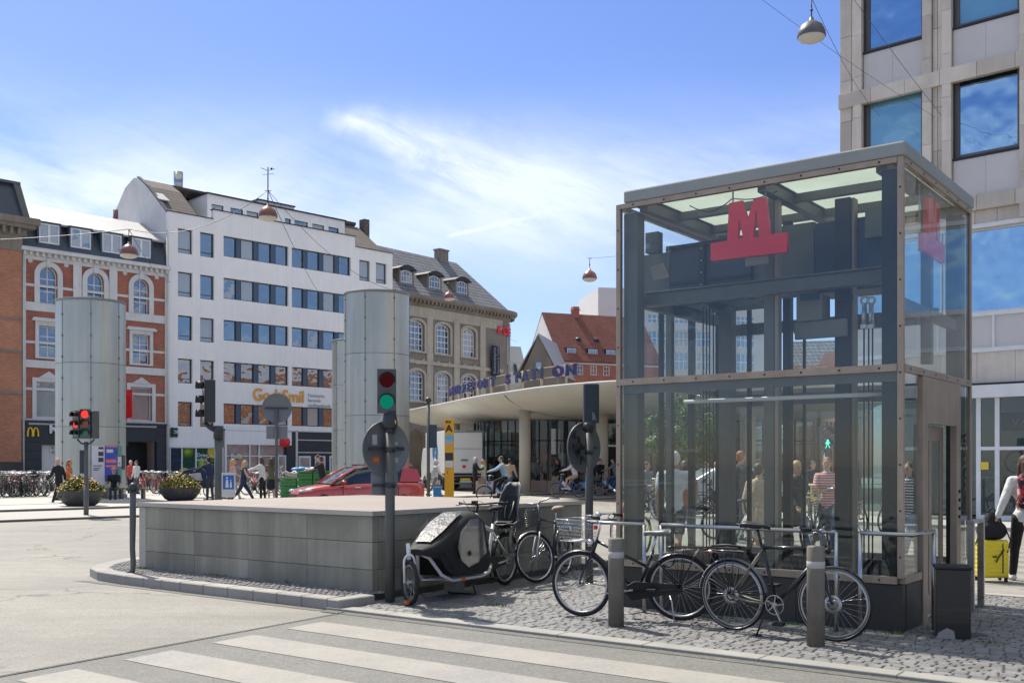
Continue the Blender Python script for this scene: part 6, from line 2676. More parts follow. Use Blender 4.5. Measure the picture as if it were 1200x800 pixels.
# ================================================================ suspended lamps and wires
LAMPS = [(951, 44, 19.5, 32, 'grey domed lamp hung high on wires next to the stone office block', 'steel_grey'),
   (691, 327, 36, 17, 'copper-brown domed lamp hanging alone in the sky beside the lift', 'copper_lamp'),
   (526, 350, 47, 13, 'small copper-brown domed lamp before the slate roof with dormers', 'copper_lamp'),
   (314, 255, 29, 22, 'copper-brown domed lamp before the roof of the white block', 'copper_lamp'),
   (151, 299, 29, 21, 'copper-brown domed lamp before the slate mansard of the red brick house', 'copper_lamp')]
lamp0 = None
lamp_pos = []
for (u, v, Y, wpx, lb, m_) in LAMPS:
 p = P(u, v, Y)
 r = wpx / 2 / FPX * Y
 lamp_pos.append((p, r))
 root = thing('hanging_lamp', lb, 'street lamp', p, 0, 'lamps hung on wires over the square')
 mb = MB()
 mb.lathe([(r * 1.0, 0), (r * 1.03, r * .06), (r * .98, r * .4), (r * .78, r * .82), (r * .42, r * 1.1), (r * .18, r * 1.2), (r * .14, r * 1.45), (0, r * 1.5)], n=28)
 mb.build('shade', m_, root)
 mb = MB()
 mb.lathe([(r * .97, .001), (r * .9, -r * .16), (r * .6, -r * .3), (0, -r * .34)], n=28)
 mb.build('diffuser', 'lamp_under', root)
 mb = MB()
 h_ = r * 2.9
 mb.cyl((0, 0, r * 1.45), (0, 0, h_), r * .045, 6)
 mb.ell((0, 0, r * 2.0), (r * .1, r * .1, r * .14), 8, 6)
 mb.cyl((-r * .35, 0, h_), (r * .35, 0, h_ * .985), r * .04, 6)
 mb.build('stem', 'traffic_dark', root)


def wire(a, b, sag, label, r=.006):
 mb = MB()
 a, b = Vector(a), Vector(b)
 mb.tube([a.lerp(b, k / 20) - Vector((0, 0, sag * 4 * (k / 20) * (1 - k / 20))) for k in range(21)], r, 4)
 return tag(mb.build('wire', 'traffic_grey'), label, 'wire', 'overhead wires')


lt_ = [p + Vector((0, 0, r * 2.9)) for p, r in lamp_pos]
facR = lambda x, z: SBP + SBD * x + SBN * .13 + Vector((0, 0, z))
wire(facR(sb.x(1033), sb.z(1033, 137) + .1), lt_[0], .25, 'thin wire from the stone office block to the grey lamp')
wire(facR(sb.x(1105), sb.z(1105, 137) + .1), (2.0, 16, 13.5), .2, 'thin wire crossing the stone facade down to a bolt between its windows', .007)
wire(facR(sb.x(1098), sb.z(1098, 139) + .1), (1.0, 19, 12.9), .25, 'second thin wire crossing the stone facade beside the first')
wire(lt_[0], (-3, 10, 12), .2, 'thin wire running up and out of view from the grey lamp')
wire(lt_[1], facR(.05, 9.4), .35, 'thin wire from the lone brown lamp towards the lift and the office block')
wbp = lambda u, v: Vector((WP + WD * wb.x(u))) - wb.nrm * .1 + Vector((0, 0, wb.z(u, v) + ZP))
wire(lt_[4], wbp(200, 330), .5, 'thin wire from the lamp before the mansard to the white block', .011)
wire(lt_[4], (-22, 26, 7.6), .4, 'thin wire from the lamp before the mansard across the orange brick', .009)
wire(lt_[3], wbp(392, 360), .8, 'thin wire from the lamp before the white block across its ribbon windows', .011)
wire(lt_[3], lt_[4], .5, 'thin wire between the two lamps before the white block and the mansard', .009)
wire(lt_[2], P(606, 400, 112), .5, 'thin wire from the smallest lamp to the rounded corner', .012)
wire(lt_[2], lt_[3], 1.4, 'long thin wire between the lamps before the white block and the dormers', .009)
wire(P(460, 395, 96), P(640, 425, 120), .8, 'thin wire across the corner palace above its lower windows', .014)
# ================================================================ bicycles
def M_steer(hx, hz, tilt, ang):
 """rotation about the steering axis through (hx, 0, hz)"""
 ax = Vector((-math.sin(tilt), 0, math.cos(tilt)))
 T = Matrix.Translation((hx, 0, hz))
 return T @ Matrix.Rotation(ang, 4, ax) @ T.inverted()


def wheel(root, cx, r, M_=None, rim='alloy', tyre='rubber', spokes=28, tw=.019, name='wheel', seg=48, merged=False, wall=None):
 mb = MB(M_)
 mb.cyl((cx, -.035, r), (cx, .035, r), .022, 10)
 mb.cyl((cx, -.055, r), (cx, .055, r), .008, 6)
 for s_ in (-1, 1):
  mb.lathe([(.0, 0), (.03, 0), (.03, .004), (0, .004)], (cx, s_ * .03, r), 10, ax='y')
 t_ = mb if merged else MB(M_)
 t_.torus((cx, 0, r), r - tw, tw, 'y', seg, 8 if not merged else 5, 1 if merged else 0)
 if wall:
  for s_ in (-1, 1):
   t_.torus((cx, s_ * tw * .8, r), r - tw * 1.35, .004, 'y', seg, 4, 1)
 ri = mb if merged else MB(M_)
 rr_ = r - 2 * tw - .004
 ri.lathe([(rr_ - .012, -.010), (rr_ + .006, -.012), (rr_ + .006, .012), (rr_ - .012, .010), (rr_ - .012, -.010)], (cx, 0, r), seg, 2 if merged else 0, ax='y')
 sp_ = mb if merged else MB(M_)
 for k in range(spokes):
  a = 2 * PI * k / spokes
  b = a + (.55 if k % 4 < 2 else -.55)
  s_ = 1 if k % 2 else -1
  sp_.tube([(cx + .028 * math.cos(b), s_ * .03, r + .028 * math.sin(b)), (cx + rr_ * math.cos(a), 0, r + rr_ * math.sin(a))], .0013 if not merged else .0035, 3, 3 if merged else 0, caps=False)
 if merged:
  return mb.build(name, ['black_metal', tyre, rim, 'alloy'], root)
 w_ = mb.build(name, 'alloy', root)
 t_.build('tyre', [tyre, wall] if wall else tyre, w_)
 ri.build('rim', rim, w_)
 sp_.build('spokes', 'chrome', w_)
 return w_


def guard(root, cx, r, a0, a1, m, M_=None, wdt=.026, stay=True):
 mb = MB(M_)
 R_ = r + .012
 vs, fs = [], []
 n = 22
 for k in range(n + 1):
  a = a0 + (a1 - a0) * k / n
  for (dr, dy) in ((-.006, -wdt), (.004, -wdt * .6), (.007, 0), (.004, wdt * .6), (-.006, wdt)):
   vs.append((cx + (R_ + dr) * math.cos(a), dy, r + (R_ + dr) * math.sin(a)))
 for k in range(n):
  for j in range(4):
   fs.append((k * 5 + j, (k + 1) * 5 + j, (k + 1) * 5 + j + 1, k * 5 + j + 1))
 mb.add(vs, fs, 0, True)
 if stay:
  a = a0 + (a1 - a0) * (.12 if a0 > a1 else .88)
  for s_ in (-1, 1):
   mb.tube([(cx, s_ * .05, r), (cx + R_ * math.cos(a), s_ * wdt, r + R_ * math.sin(a))], .0022, 4)
 return mb.build('mudguard', m, root)


def saddle(root, x, z, m='black_plastic', tilt=0.0):
 vs, fs = [], []
 prof = [(-.14, .062, .0, .012), (-.12, .078, .01, .022), (-.06, .074, .008, .022), (.0, .045, .0, .018), (.06, .024, -.002, .016), (.12, .018, -.006, .014), (.135, .008, -.012, .006)]
 for (px_, hw_, dz, th) in prof:
  for k in range(9):
   a = PI * k / 8
   vs.append((x + px_, hw_ * math.cos(a), z + dz + th * math.sin(a) + tilt * px_))
  for k in range(1, 8):
   a = PI * k / 8
   vs.append((x + px_, hw_ * .9 * math.cos(PI - a), z + dz - .012 - (.018 if abs(math.cos(a)) > .6 else 0) + tilt * px_))
 n = 16
 for i in range(len(prof) - 1):
  for j in range(n):
   fs.append((i * n + j, i * n + (j + 1) % n, (i + 1) * n + (j + 1) % n, (i + 1) * n + j))
 fs.append(tuple(range(n)))
 fs.append(tuple(reversed([(len(prof) - 1) * n + j for j in range(n)])))
 mb = MB()
 mb.add(vs, fs, 0, True)
 s_ = mb.build('saddle', m, root)
 mb = MB()
 for q in (-.022, .022):
  mb.tube([(x - .1, q, z - .01), (x - .05, q, z - .035), (x + .05, q, z - .035), (x + .11, q * .5, z - .01)], .0035, 5)
 for q in (-.045, .045):
  mb.torus((x - .09, q, z - .03), .014, .0035, 'z', 10, 4)
 mb.build('saddle_rails', 'alloy', s_)
 return s_


def chainset(root, bx, bz, rear_r, side=-1, ringm='alloy', ang=.5, case=None, wb_=1.05):
 mb = MB()
 y_ = side * .045
 mb.cyl((bx, -.06, bz), (bx, .06, bz), .02, 10)
 if case is None:
  mb.torus((bx, y_, bz), .088, .005, 'y', 32, 5)
  for k in range(5):
   a = ang + 2 * PI * k / 5
   mb.bar((bx, y_, bz), (bx + .088 * math.cos(a), y_, bz + .088 * math.sin(a)), .008, .016, up=(0, 1, 0))
 for s_, a in ((side, ang), (-side, ang + PI)):
  p1 = Vector((bx + .17 * math.cos(a), s_ * .075, bz + .17 * math.sin(a)))
  mb.bar((bx, s_ * .062, bz), p1, .012, .022, up=(0, 1, 0))
 cs = mb.build('crankset', ringm, root)
 for s_, a in ((side, ang), (-side, ang + PI)):
  p1 = Vector((bx + .17 * math.cos(a), s_ * .13, bz + .17 * math.sin(a)))
  mb = MB()
  mb.box(p1.x - .045, p1.y - .045, p1.z - .012, p1.x + .045, p1.y + .045, p1.z + .012)
  mb.build('pedal', 'black_plastic', root, bevel=.003)
 mb = MB()
 if case:
  top = [(-.03, rear_r + .045), (bx * .5, (rear_r + bz) / 2 + .07), (bx + .02, bz + .105), (bx + .10, bz + .06), (bx + .115, bz - .02), (bx + .05, bz - .095), (bx * .5, (rear_r + bz) / 2 - .06), (-.03, rear_r - .045)]
  mb.prism([(x, y_ - .012, z) for x, z in top], (0, .022, 0))
  mb.build('chain_case', case, root, bevel=.006)
 else:
  mb.tube([(0, y_, rear_r + .035), (bx, y_, bz + .09)], .004, 4)
  mb.tube([(0, y_, rear_r - .035), (bx, y_, bz - .09)], .004, 4)
  mb.torus((0, y_, rear_r), .036, .005, 'y', 18, 4)
  mb.build('chain', 'black_metal', root)


def rack(root, r, m='black_metal', L_=.36):
 mb = MB()
 z = 2 * r + .07
 for y_ in (-.065, -.022, .022, .065):
  mb.tube([(.13, y_ * .6, z - .005), (.08, y_, z), (-L_ + .1, y_, z), (-L_ + .07, y_ * .8, z - .01)], .0045, 5)
 for x_ in (.05, -.08, -.2):
  mb.tube([(x_, -.065, z), (x_, .065, z)], .0045, 5)
 for s_ in (-1, 1):
  mb.tube([(0, s_ * .062, r), (-.05, s_ * .068, z)], .005, 5)
  mb.tube([(0, s_ * .062, r), (-.19, s_ * .068, z)], .005, 5)
  mb.tube([(0, s_ * .062, r), (.06, s_ * .066, z)], .004, 5)
 return mb.build('rack', m, root)


def stand(root, x, z, lean=.35, m='alloy', y=.06):
 mb = MB()
 mb.tube([(x, .02, z), (x - .03, y + .02, z - .06), (x - .06, y + lean * .6, .012)], .009, 8)
 mb.box(x - .09, y + lean * .6 - .02, .0, x - .02, y + lean * .6 + .03, .014)
 return mb.build('kickstand', m, root)


R28 = .335
# --- black step-through style bicycle with the wire basket -----------------
def hero_a():
 f_, r_ = G(681.6, 721.5, .034), G(797.5, 727, .034)
 d = f_ - r_
 wbase = d.length
 root = thing('bicycle', 'black city bicycle with a clear wire basket and a grey saddle, leaning on the rail', 'bicycle', r_, math.atan2(d.y, d.x), 'bicycles parked by the lift')
 root.rotation_euler = (-.07, 0, math.atan2(d.y, d.x))
 wx = wbase
 hx, hz, tl = wx - .19, .86, .32
 st = -.20
 MS = M_steer(hx, hz, tl, st)
 wheel(root, 0, R28, rim='alloy', wall='mannequin_tan' if False else None)
 wheel(root, wx, R28, MS)
 guard(root, 0, R28, -.25, 3.3, 'black_metal')
 guard(root, wx, R28, .45, 2.75, 'black_metal', MS)
 bx, bz = .43, .285
 sx, sz = .265, .70
 t0, t1 = Vector((hx + .015, 0, .80)), Vector((hx + .07, 0, .64))
 mb = MB()
 mb.tube([(bx, 0, bz), (sx, 0, sz)], .016, 12)
 mb.tube([t1 + Vector((0, 0, .03)), (bx, 0, bz)], .019, 12)
 mb.tube([t0 - Vector((0, 0, .02)), ((bx + sx) / 2 - .02, 0, (bz + sz) / 2 + .04)], .016, 12)
 mb.tube([t0, t1], .021, 12)
 for s_ in (-1, 1):
  mb.tube([(bx, s_ * .02, bz), (.2, s_ * .05, .30), (0, s_ * .06, R28)], .010, 8)
  mb.tube([(sx + .01, s_ * .015, sz - .04), (0, s_ * .06, R28)], .008, 8)
 mb.build('frame', 'black_metal', root)
 mb = MB(MS)
 mb.tube([t1, t1 + Vector((.012, 0, -.03))], .022, 10)
 for s_ in (-1, 1):
  mb.tube([t1 + Vector((.01, s_ * .04, -.02)), (wx - .045, s_ * .045, R28 + .14), (wx - .015, s_ * .047, R28 + .05), (wx, s_ * .047, R28)], [.014, .012, .009, .008], 8)
 mb.build('fork', 'black_metal', root)
 mb = MB(MS)
 mb.tube([t0, t0 + Vector((-.04, 0, .15)), t0 + Vector((.0, 0, .20))], .012, 8)
 q = t0 + Vector((.0, 0, .20))
 for s_ in (-1, 1):
  mb.tube([q, q + Vector((.05, s_ * .09, .01)), q + Vector((.03, s_ * .2, .05)), q + Vector((-.06, s_ * .27, .05)), q + Vector((-.15, s_ * .29, .03))], .011, 8)
 mb.ell(q + Vector((.02, -.08, .05)), (.03, .03, .022), 10, 6)
 mb.build('handlebar', 'chrome', root)
 mb = MB(MS)
 for s_ in (-1, 1):
  mb.tube([q + Vector((-.06, s_ * .27, .05)), q + Vector((-.16, s_ * .292, .03))], .017, 8)
  mb.tube([q + Vector((-.03, s_ * .25, .04)), q + Vector((.0, s_ * .27, .0)), q + Vector((-.09, s_ * .3, -.02))], .006, 6)
 mb.build('grips', 'black_plastic', root)
 mb = MB(MS)
 mb.lathe([(0, 0), (.04, .0), (.034, -.05), (0, -.06)], (hx + .11, 0, .76), 14, ax='x')
 mb.build('front_lamp', 'chrome', root)
 mb = MB(MS)
 mb.box(hx + .02, -.03, .90, hx + .05, .0, .94)
 mb.build('red_reflector', 'sign_red', root)
 # basket of fine wire
 mb = MB(MS)
 bx0, bx1, bw0, bw1, bz0, bz1 = hx + .10, hx + .36, .15, .19, .78, 1.0
 for k in range(7):
  f_ = k / 6
  z_ = bz0 + (bz1 - bz0) * f_
  w_ = bw0 + (bw1 - bw0) * f_
  e = .03 * f_
  pts = [(bx0 - e * .3, -w_, z_), (bx1 + e, -w_, z_), (bx1 + e, w_, z_), (bx0 - e * .3, w_, z_)]
  for i in range(4):
   mb.tube([pts[i], pts[(i + 1) % 4]], .0045 if k in (0, 6) else .0014, 4)
 for k in range(13):
  f_ = k / 12
  for s_ in (-1, 1):
   mb.tube([(bx0 + (bx1 - bx0) * f_, s_ * bw0, bz0), (bx0 + (bx1 - bx0 + .03) * f_, s_ * bw1, bz1)], .0014, 4)
  y_ = -1 + 2 * f_
  mb.tube([(bx1, y_ * bw0, bz0), (bx1 + .03, y_ * bw1, bz1)], .0014, 4)
  mb.tube([(bx0, y_ * bw0, bz0), (bx0 - .01, y_ * bw1, bz1)], .0014, 4)
  mb.tube([(bx0, y_ * bw0, bz0), (bx1, y_ * bw0, bz0)], .0014, 4)
 mb.build('basket', 'chrome', root)
 mb = MB()
 mb.tube([(sx + .015, 0, sz - .04), (sx - .03, 0, .86)], .0135, 8)
 mb.build('seat_post', 'chrome', root)
 saddle(root, sx - .04, .885, 'sign_back')
 rack(root, R28)
 mb = MB()
 mb.box(-.315, -.03, .69, -.29, .03, .75)
 mb.build('rear_reflector', 'sign_red', root)
 mb = MB()
 mb.torus((.12, .0, .60), .06, .009, 'y', 20, 6)
 mb.build('frame_lock', 'black_plastic', root)
 chainset(root, bx, bz, R28, 1, 'black_metal', 2.9, case='black_plastic')
 mb = MB()
 mb.bar((bx + .03, .075, bz + .02), (bx + .30, .075, bz - .02), .015, .035, up=(0, 1, 0))
 mb.build('chain_guard', 'alloy', root)
 stand(root, .10, .25, .15, y=.05)
 return root


def hero_b():
 f_, r_ = G(976, 751, .034), G(860, 738, .034)
 d = f_ - r_
 root = thing('bicycle', 'black flat-bar bicycle with a black saddle, rear rack and disc brake, on its kickstand', 'bicycle', r_, math.atan2(d.y, d.x), 'bicycles parked by the lift')
 root.rotation_euler = (.06, 0, math.atan2(d.y, d.x))
 wx = d.length + .02
 hx, hz, tl = wx - .15, .86, .30
 MS = M_steer(hx, hz, tl, .12)
 wheel(root, 0, R28, wall='alloy', tw=.018)
 wheel(root, wx, R28, MS, wall='alloy', tw=.018)
 guard(root, 0, R28, .15, 3.0, 'sign_back')
 bx, bz = .44, .285
 sx, sz = .31, .83
 t0, t1 = Vector((hx - .03, 0, .84)), Vector((hx + .015, 0, .70))
 mb = MB()
 mb.tube([(bx, 0, bz), (sx, 0, sz)], .017, 12)
 mb.tube([t1 + Vector((-.005, 0, .02)), (bx, 0, bz)], .024, 12)
 mb.tube([t0 - Vector((0, 0, .025)), (sx + .005, 0, sz - .03)], .017, 12)
 mb.tube([t0 + Vector((-.005, 0, .01)), t1], .022, 12)
 mb.build('frame', 'black_metal', root)
 mb = MB()
 for s_ in (-1, 1):
  mb.tube([(bx, s_ * .02, bz), (.2, s_ * .05, .295), (0, s_ * .062, R28)], .010, 8)
  mb.tube([(sx + .01, s_ * .015, sz - .05), (0, s_ * .062, R28)], .009, 8)
 mb.build('stays', 'machine_grey', root)
 mb = MB(MS)
 mb.tube([t1, t1 + Vector((.01, 0, -.03))], .022, 10)
 for s_ in (-1, 1):
  mb.tube([t1 + Vector((.01, s_ * .04, -.02)), (wx - .05, s_ * .048, R28 + .14), (wx - .01, s_ * .05, R28 + .03), (wx, s_ * .05, R28)], [.014, .012, .010, .009], 8)
 mb.build('fork', 'black_metal', root)
 for cx_, M_ in ((wx, MS), (0, None)):
  mb = MB(M_)
  mb.lathe([(.05, -.002), (.08, -.002), (.08, .002), (.05, .002)], (cx_, -.038, R28), 24, ax='y')
  for k in range(6):
   a = k * PI / 3
   mb.bar((cx_, -.038, R28), (cx_ + .06 * math.cos(a), -.038, R28 + .06 * math.sin(a)), .004, .012, up=(0, 1, 0))
  mb.cyl((cx_, -.045, R28), (cx_, -.02, R28), .032, 14)
  mb.build('disc_brake', 'alloy', root)
 mb = MB(MS)
 mb.tube([t0, t0 + Vector((-.03, 0, .09)), t0 + Vector((.06, 0, .13))], .013, 8)
 q = t0 + Vector((.06, 0, .13))
 for s_ in (-1, 1):
  mb.tube([q, q + Vector((.0, s_ * .15, .02)), q + Vector((-.05, s_ * .30, .035))], .0115, 8)
 hb_ = mb.build('handlebar', 'alloy', root)
 mb = MB(MS)
 for s_ in (-1, 1):
  mb.tube([q + Vector((-.02, s_ * .20, .028)), q + Vector((-.055, s_ * .33, .037))], .018, 8)
  mb.tube([q + Vector((.0, s_ * .16, .0)), q + Vector((.04, s_ * .2, -.01)), q + Vector((.0, s_ * .29, .01))], .005, 6)
  mb.tube([q + Vector((.02, s_ * .14, .02)), q + Vector((.10, s_ * .08, .06)), q + Vector((.07, 0, -.05)), t1 + Vector((.03, 0, .0))], .003, 5)
 mb.build('grips', 'black_plastic', hb_)
 mb = MB(MS)
 mb.ell((hx + .10, 0, .80), (.03, .022, .028), 12, 8)
 mb.build('front_lamp', 'black_plastic', root)
 mb = MB()
 mb.tube([(sx, 0, sz - .03), (sx - .045, 0, .985)], .0135, 8)
 mb.build('seat_post', 'black_metal', root)
 saddle(root, sx - .05, 1.005, 'black_plastic')
 rk = rack(root, R28)
 mb = MB()
 mb.box(-.23, -.05, .77, .08, .05, .785)
 mb.tube([(.1, 0, .79), (-.05, .03, .80), (-.2, -.02, .79)], .012, 6)
 mb.build('strap', 'black_plastic', rk)
 mb = MB()
 mb.box(-.29, -.025, .72, -.27, .025, .76)
 mb.build('rear_reflector', 'lens_red', root)
 chainset(root, bx, bz, R28, -1, 'alloy', -1.1)
 stand(root, .36, .27, -.18, 'black_metal', y=-.03)
 return root


hero_a()
hero_b()


# --- white long-john cargo bicycle ------------------------------------------
def cargo():
 r_, f_ = G(592.5, 685, .034), G(481, 708.5, .034)
 d = f_ - r_
 wbase = d.length
 root = thing('cargo_bicycle', 'white front-loading cargo bicycle with a black rain hood and a child seat behind', 'cargo bicycle', r_, math.atan2(d.y, d.x))
 root.rotation_euler = (.02, 0, math.atan2(d.y, d.x))
 wx = wbase
 rr_, rf = .335, .25
 wheel(root, 0, rr_, tw=.024)
 Mf = Matrix.Translation((wx, 0, 0)) @ Matrix.Rotation(.95, 4, 'Z') @ Matrix.Translation((-wx, 0, 0))
 wheel(root, wx, rf, Mf, tw=.026, seg=36, spokes=20)
 guard(root, 0, rr_, .3, 2.9, 'black_metal')
 mb = MB()
 bx, bz = .46, .30
 mb.tube([(bx, 0, bz), (.30, 0, .80)], .022, 12)                       # seat tube
 mb.tube([(.33, 0, .72), (.72, 0, .84)], .024, 12)
 mb.tube([(.70, 0, .95), (.78, 0, .66)], .024, 12)                     # steering head
 mb.tube([(.77, 0, .70), (bx + .02, 0, bz + .02)], .026, 12)
 for s_ in (-1, 1):
  mb.tube([(bx, s_ * .02, bz), (.2, s_ * .055, .31), (0, s_ * .065, rr_)], .012, 8)
  mb.tube([(.33, s_ * .015, .70), (0, s_ * .065, rr_)], .011, 8)
  # low side beams round the load bay, rising to the front head
  mb.tube([(bx, s_ * .05, bz), (.72, s_ * .17, .24), (.95, s_ * .20, .215), (1.62, s_ * .20, .225), (1.78, s_ * .16, .30), (1.90, s_ * .08, .50), (2.03, 0, .575)], .021, 10)
 mb.tube([(1.0, -.2, .215), (1.0, .2, .215)], .015, 8)
 mb.tube([(1.6, -.2, .225), (1.6, .2, .225)], .015, 8)
 mb.build('frame', 'white_paint', root)
 mb = MB(Mf)
 mb.cyl((wx - .02, 0, .50), (wx - .05, 0, .68), .024, 12)
 arcp = []
 for k in range(9):
  a = PI * k / 8
  arcp.append((wx - .015, .062 * math.cos(a), .47 + .085 * math.sin(a)))
 mb.tube([(wx, .066, rf)] + arcp + [(wx, -.066, rf)], .014, 8)
 mb.build('fork', 'white_paint', root)
 mb = MB()
 mb.tube([(.72, .06, .25), (1.3, .10, .19), (wx - .1, .09, .27)], .008, 6)
 mb.build('steering_rod', 'alloy', root)
 mb = MB()
 mb.tube([(.71, 0, .93), (.67, 0, 1.04), (.69, 0, 1.06)], .014, 8)
 for s_ in (-1, 1):
  mb.tube([(.69, 0, 1.06), (.72, s_ * .12, 1.07), (.66, s_ * .26, 1.08), (.56, s_ * .33, 1.07)], .012, 8)
  mb.tube([(.68, s_ * .2, 1.07), (.76, s_ * .22, 1.06), (.70, s_ * .3, 1.05)], .006, 6)
 hb_ = mb.build('handlebar', 'black_metal', root)
 mb = MB()
 for s_ in (-1, 1):
  mb.tube([(.62, s_ * .29, 1.078), (.53, s_ * .345, 1.066)], .018, 8)
  mb.tube([(.72, s_ * .14, 1.07), (.85, s_ * .1, 1.12), (.80, 0, .95)], .004, 5)
 mb.box(.70, -.04, 1.07, .76, .02, 1.11)
 mb.build('grips', 'black_plastic', hb_)
 # load box
 mb = MB()
 bw_ = .24
 mb.prism([(.86, -bw_, .27), (1.60, -bw_, .27), (1.86, -bw_, .58), (.84, -bw_, .62)], (0, 2 * bw_, 0))
 mb.build('load_box', 'black_plastic', root, bevel=.02)
 # rain hood: fabric tube over hoops, drawn as cross-sections from the rider forwards
 secs = [(.84, .58, .90, .22), (.90, .54, .96, .25), (1.02, .50, 1.0, .265), (1.25, .42, .98, .275), (1.5, .40, .885, .275), (1.72, .44, .77, .26), (1.92, .50, .66, .20), (2.06, .54, .61, .10)]
 vs, fs = [], []
 n = 14
 for (x, z0, z1, hw_) in secs:
  for k in range(n + 1):
   a = PI * k / n
   c_, s_ = math.cos(a), math.sin(a)
   vs.append((x, hw_ * (abs(c_) ** .55) * (1 if c_ > 0 else -1), z0 + (z1 - z0) * (s_ ** .6)))
 for i in range(len(secs) - 1):
  for k in range(n):
   side = k < 5 or k > n - 6
   fs.append((i * (n + 1) + k, (i + 1) * (n + 1) + k, (i + 1) * (n + 1) + k + 1, i * (n + 1) + k + 1))
 C('hood_fabric', (.008, .0085, .010), .75, 0, .2, 10)
 mb = MB()
 mb.add(vs, fs, 0, True)
 mb.add([vs[k] for k in range(n + 1)], [tuple(range(n + 1))])
 e_ = (len(secs) - 1) * (n + 1)
 mb.add([vs[e_ + k] for k in range(n + 1)], [tuple(reversed(range(n + 1)))])
 hood = mb.build('rain_hood', 'hood_fabric', root)
 # skirts down to the frame beams
 mb = MB()
 for s_ in (-1, 1):
  pts = [(.88, s_ * .262, .62), (1.02, s_ * .272, .52), (1.25, s_ * .282, .46), (1.5, s_ * .282, .46), (1.75, s_ * .262, .50), (1.93, s_ * .20, .56), (1.80, s_ * .24, .36), (1.62, s_ * .25, .27), (1.0, s_ * .25, .26), (.86, s_ * .25, .32)]
  mb.prism(pts, (0, s_ * .006, 0))
 mb.build('side_skirt', 'hood_fabric', root)
 # clear side window, with its bright binding, and clear front window
 mb = MB()
 for s_ in (1, -1):
  pw = [(.98, .50), (1.06, .86), (1.16, .93), (1.36, .90), (1.56, .78), (1.64, .60), (1.56, .45), (1.40, .36), (1.18, .40)]
  mb.prism([(x, s_ * .292, z) for x, z in pw], (0, s_ * .003, 0))
 mb.build('side_window', 'clear_film', hood)
 mb = MB()
 C('film_grey', (.30, .31, .33), .12, 0, .4, 4, coat=1.0)
 for s_ in (1, -1):
  pw = [(1.0, .52), (1.07, .85), (1.16, .91), (1.35, .88), (1.54, .77), (1.62, .60), (1.545, .46), (1.40, .38), (1.19, .42)]
  mb.prism([(x, s_ * .286, z) for x, z in pw], (0, s_ * .003, 0))
 mb.build('window_lining', 'film_grey', hood)
 mb = MB()
 vs, fs = [], []
 fr_ = [(1.26, .984, .13), (1.5, .893, .15), (1.72, .778, .14), (1.90, .675, .10)]
 for (x, z, w_) in fr_:
  for k in range(7):
   y_ = -w_ + 2 * w_ * k / 6
   vs.append((x + .012, y_, z + .012 - .25 * y_ * y_ / .18 * .3))
 for i in range(3):
  for k in range(6):
   fs.append((i * 7 + k, (i + 1) * 7 + k, (i + 1) * 7 + k + 1, i * 7 + k + 1))
 mb.add(vs, fs, 0, True)
 C('film_shiny', (.06, .063, .067), .45, 0, 1.2, 5, 0, .4, 2.0, 7, spec=.25)
 mb.build('front_window', 'film_shiny', hood)
 mb = MB()
 mb.ell((1.38, .292, .52), (.06, .004, .045), 18, 8)
 mb.build('hood_badge', 'film_shiny', hood)
 mb = MB()
 mb.ell((1.38, .295, .52), (.042, .004, .028), 18, 8)
 mb.ell((1.38, .298, .525), (.02, .004, .012), 12, 8)
 mb.build('badge_print', 'hood_fabric', hood)
 mb = MB()
 mb.box(1.36, .215, .205, 1.44, .228, .245)
 mb.build('side_reflector', 'bloom_orange', root)
 Mf2 = Mf
 mb = MB(Mf)
 mb.box(wx - .05, -.06, .012, wx + .02, -.0, .05)
 mb.build('front_reflector', 'bloom_orange', root)
 mb = MB()
 for s_ in (-1, 1):
  mb.tube([(1.1, s_ * .14, .22), (1.08, s_ * .19, .01)], .010, 8)
 mb.tube([(1.08, -.19, .012), (1.08, .19, .012)], .010, 8)
 mb.build('centre_stand', 'black_metal', root)
 mb = MB()
 mb.box(1.16, -.09, .06, 1.34, .09, .20)
 mb.build('battery_box', 'machine_grey', root, bevel=.01)
 chainset(root, bx, bz, rr_, 1, 'black_metal', -1.2, case='black_plastic')
 mb = MB()
 mb.tube([(.31, 0, .78), (.26, 0, .98)], .0145, 8)
 mb.build('seat_post', 'black_metal', root)
 saddle(root, .25, 1.0)
 rack(root, rr_)
 # child seat over the rear wheel
 cs = []
 vs, fs = [], []
 prof = [(.12, .77, .13, .02), (.02, .745, .15, .03), (-.10, .76, .155, .05), (-.17, .84, .15, .07), (-.20, .98, .145, .07), (-.245, 1.12, .135, .06), (-.285, 1.25, .11, .03), (-.30, 1.31, .07, .01)]
 n = 8
 for (x, z, hw_, cup) in prof:
  for k in range(n + 1):
   q = -1 + 2 * k / n
   nx, nz = (.75, .66) if z > .8 else (.1, 1.0)
   vs.append((x + nx * cup * abs(q) ** 3 * 1.6, hw_ * q, z + nz * cup * abs(q) ** 3 * 1.3))
 for i in range(len(prof) - 1):
  for k in range(n):
   fs.append((i * (n + 1) + k, (i + 1) * (n + 1) + k, (i + 1) * (n + 1) + k + 1, i * (n + 1) + k + 1))
 mb = MB()
 mb.add(vs, fs, 0, True)
 st_ = mb.build('child_seat', 'black_plastic', root)
 s_ = st_.modifiers.new('s', 'SOLIDIFY')
 s_.thickness = .018
 mb = MB()
 edge = [vs[i * (n + 1)] for i in range(len(prof))] + [vs[(len(prof) - 1) * (n + 1) + k] for k in range(1, n)] + [vs[i * (n + 1) + n] for i in reversed(range(len(prof)))]
 mb.tube(edge, .010, 6)
 mb.build('seat_rim', 'sign_back', st_)
 mb = MB()
 mb.prism([(.04, -.10, .78), (-.11, -.10, .79), (-.175, -.10, .95), (-.225, -.08, 1.15), (-.19, -.08, 1.15), (-.13, -.10, .92), (-.08, -.10, .83), (.04, -.10, .81)], (0, .20, 0))
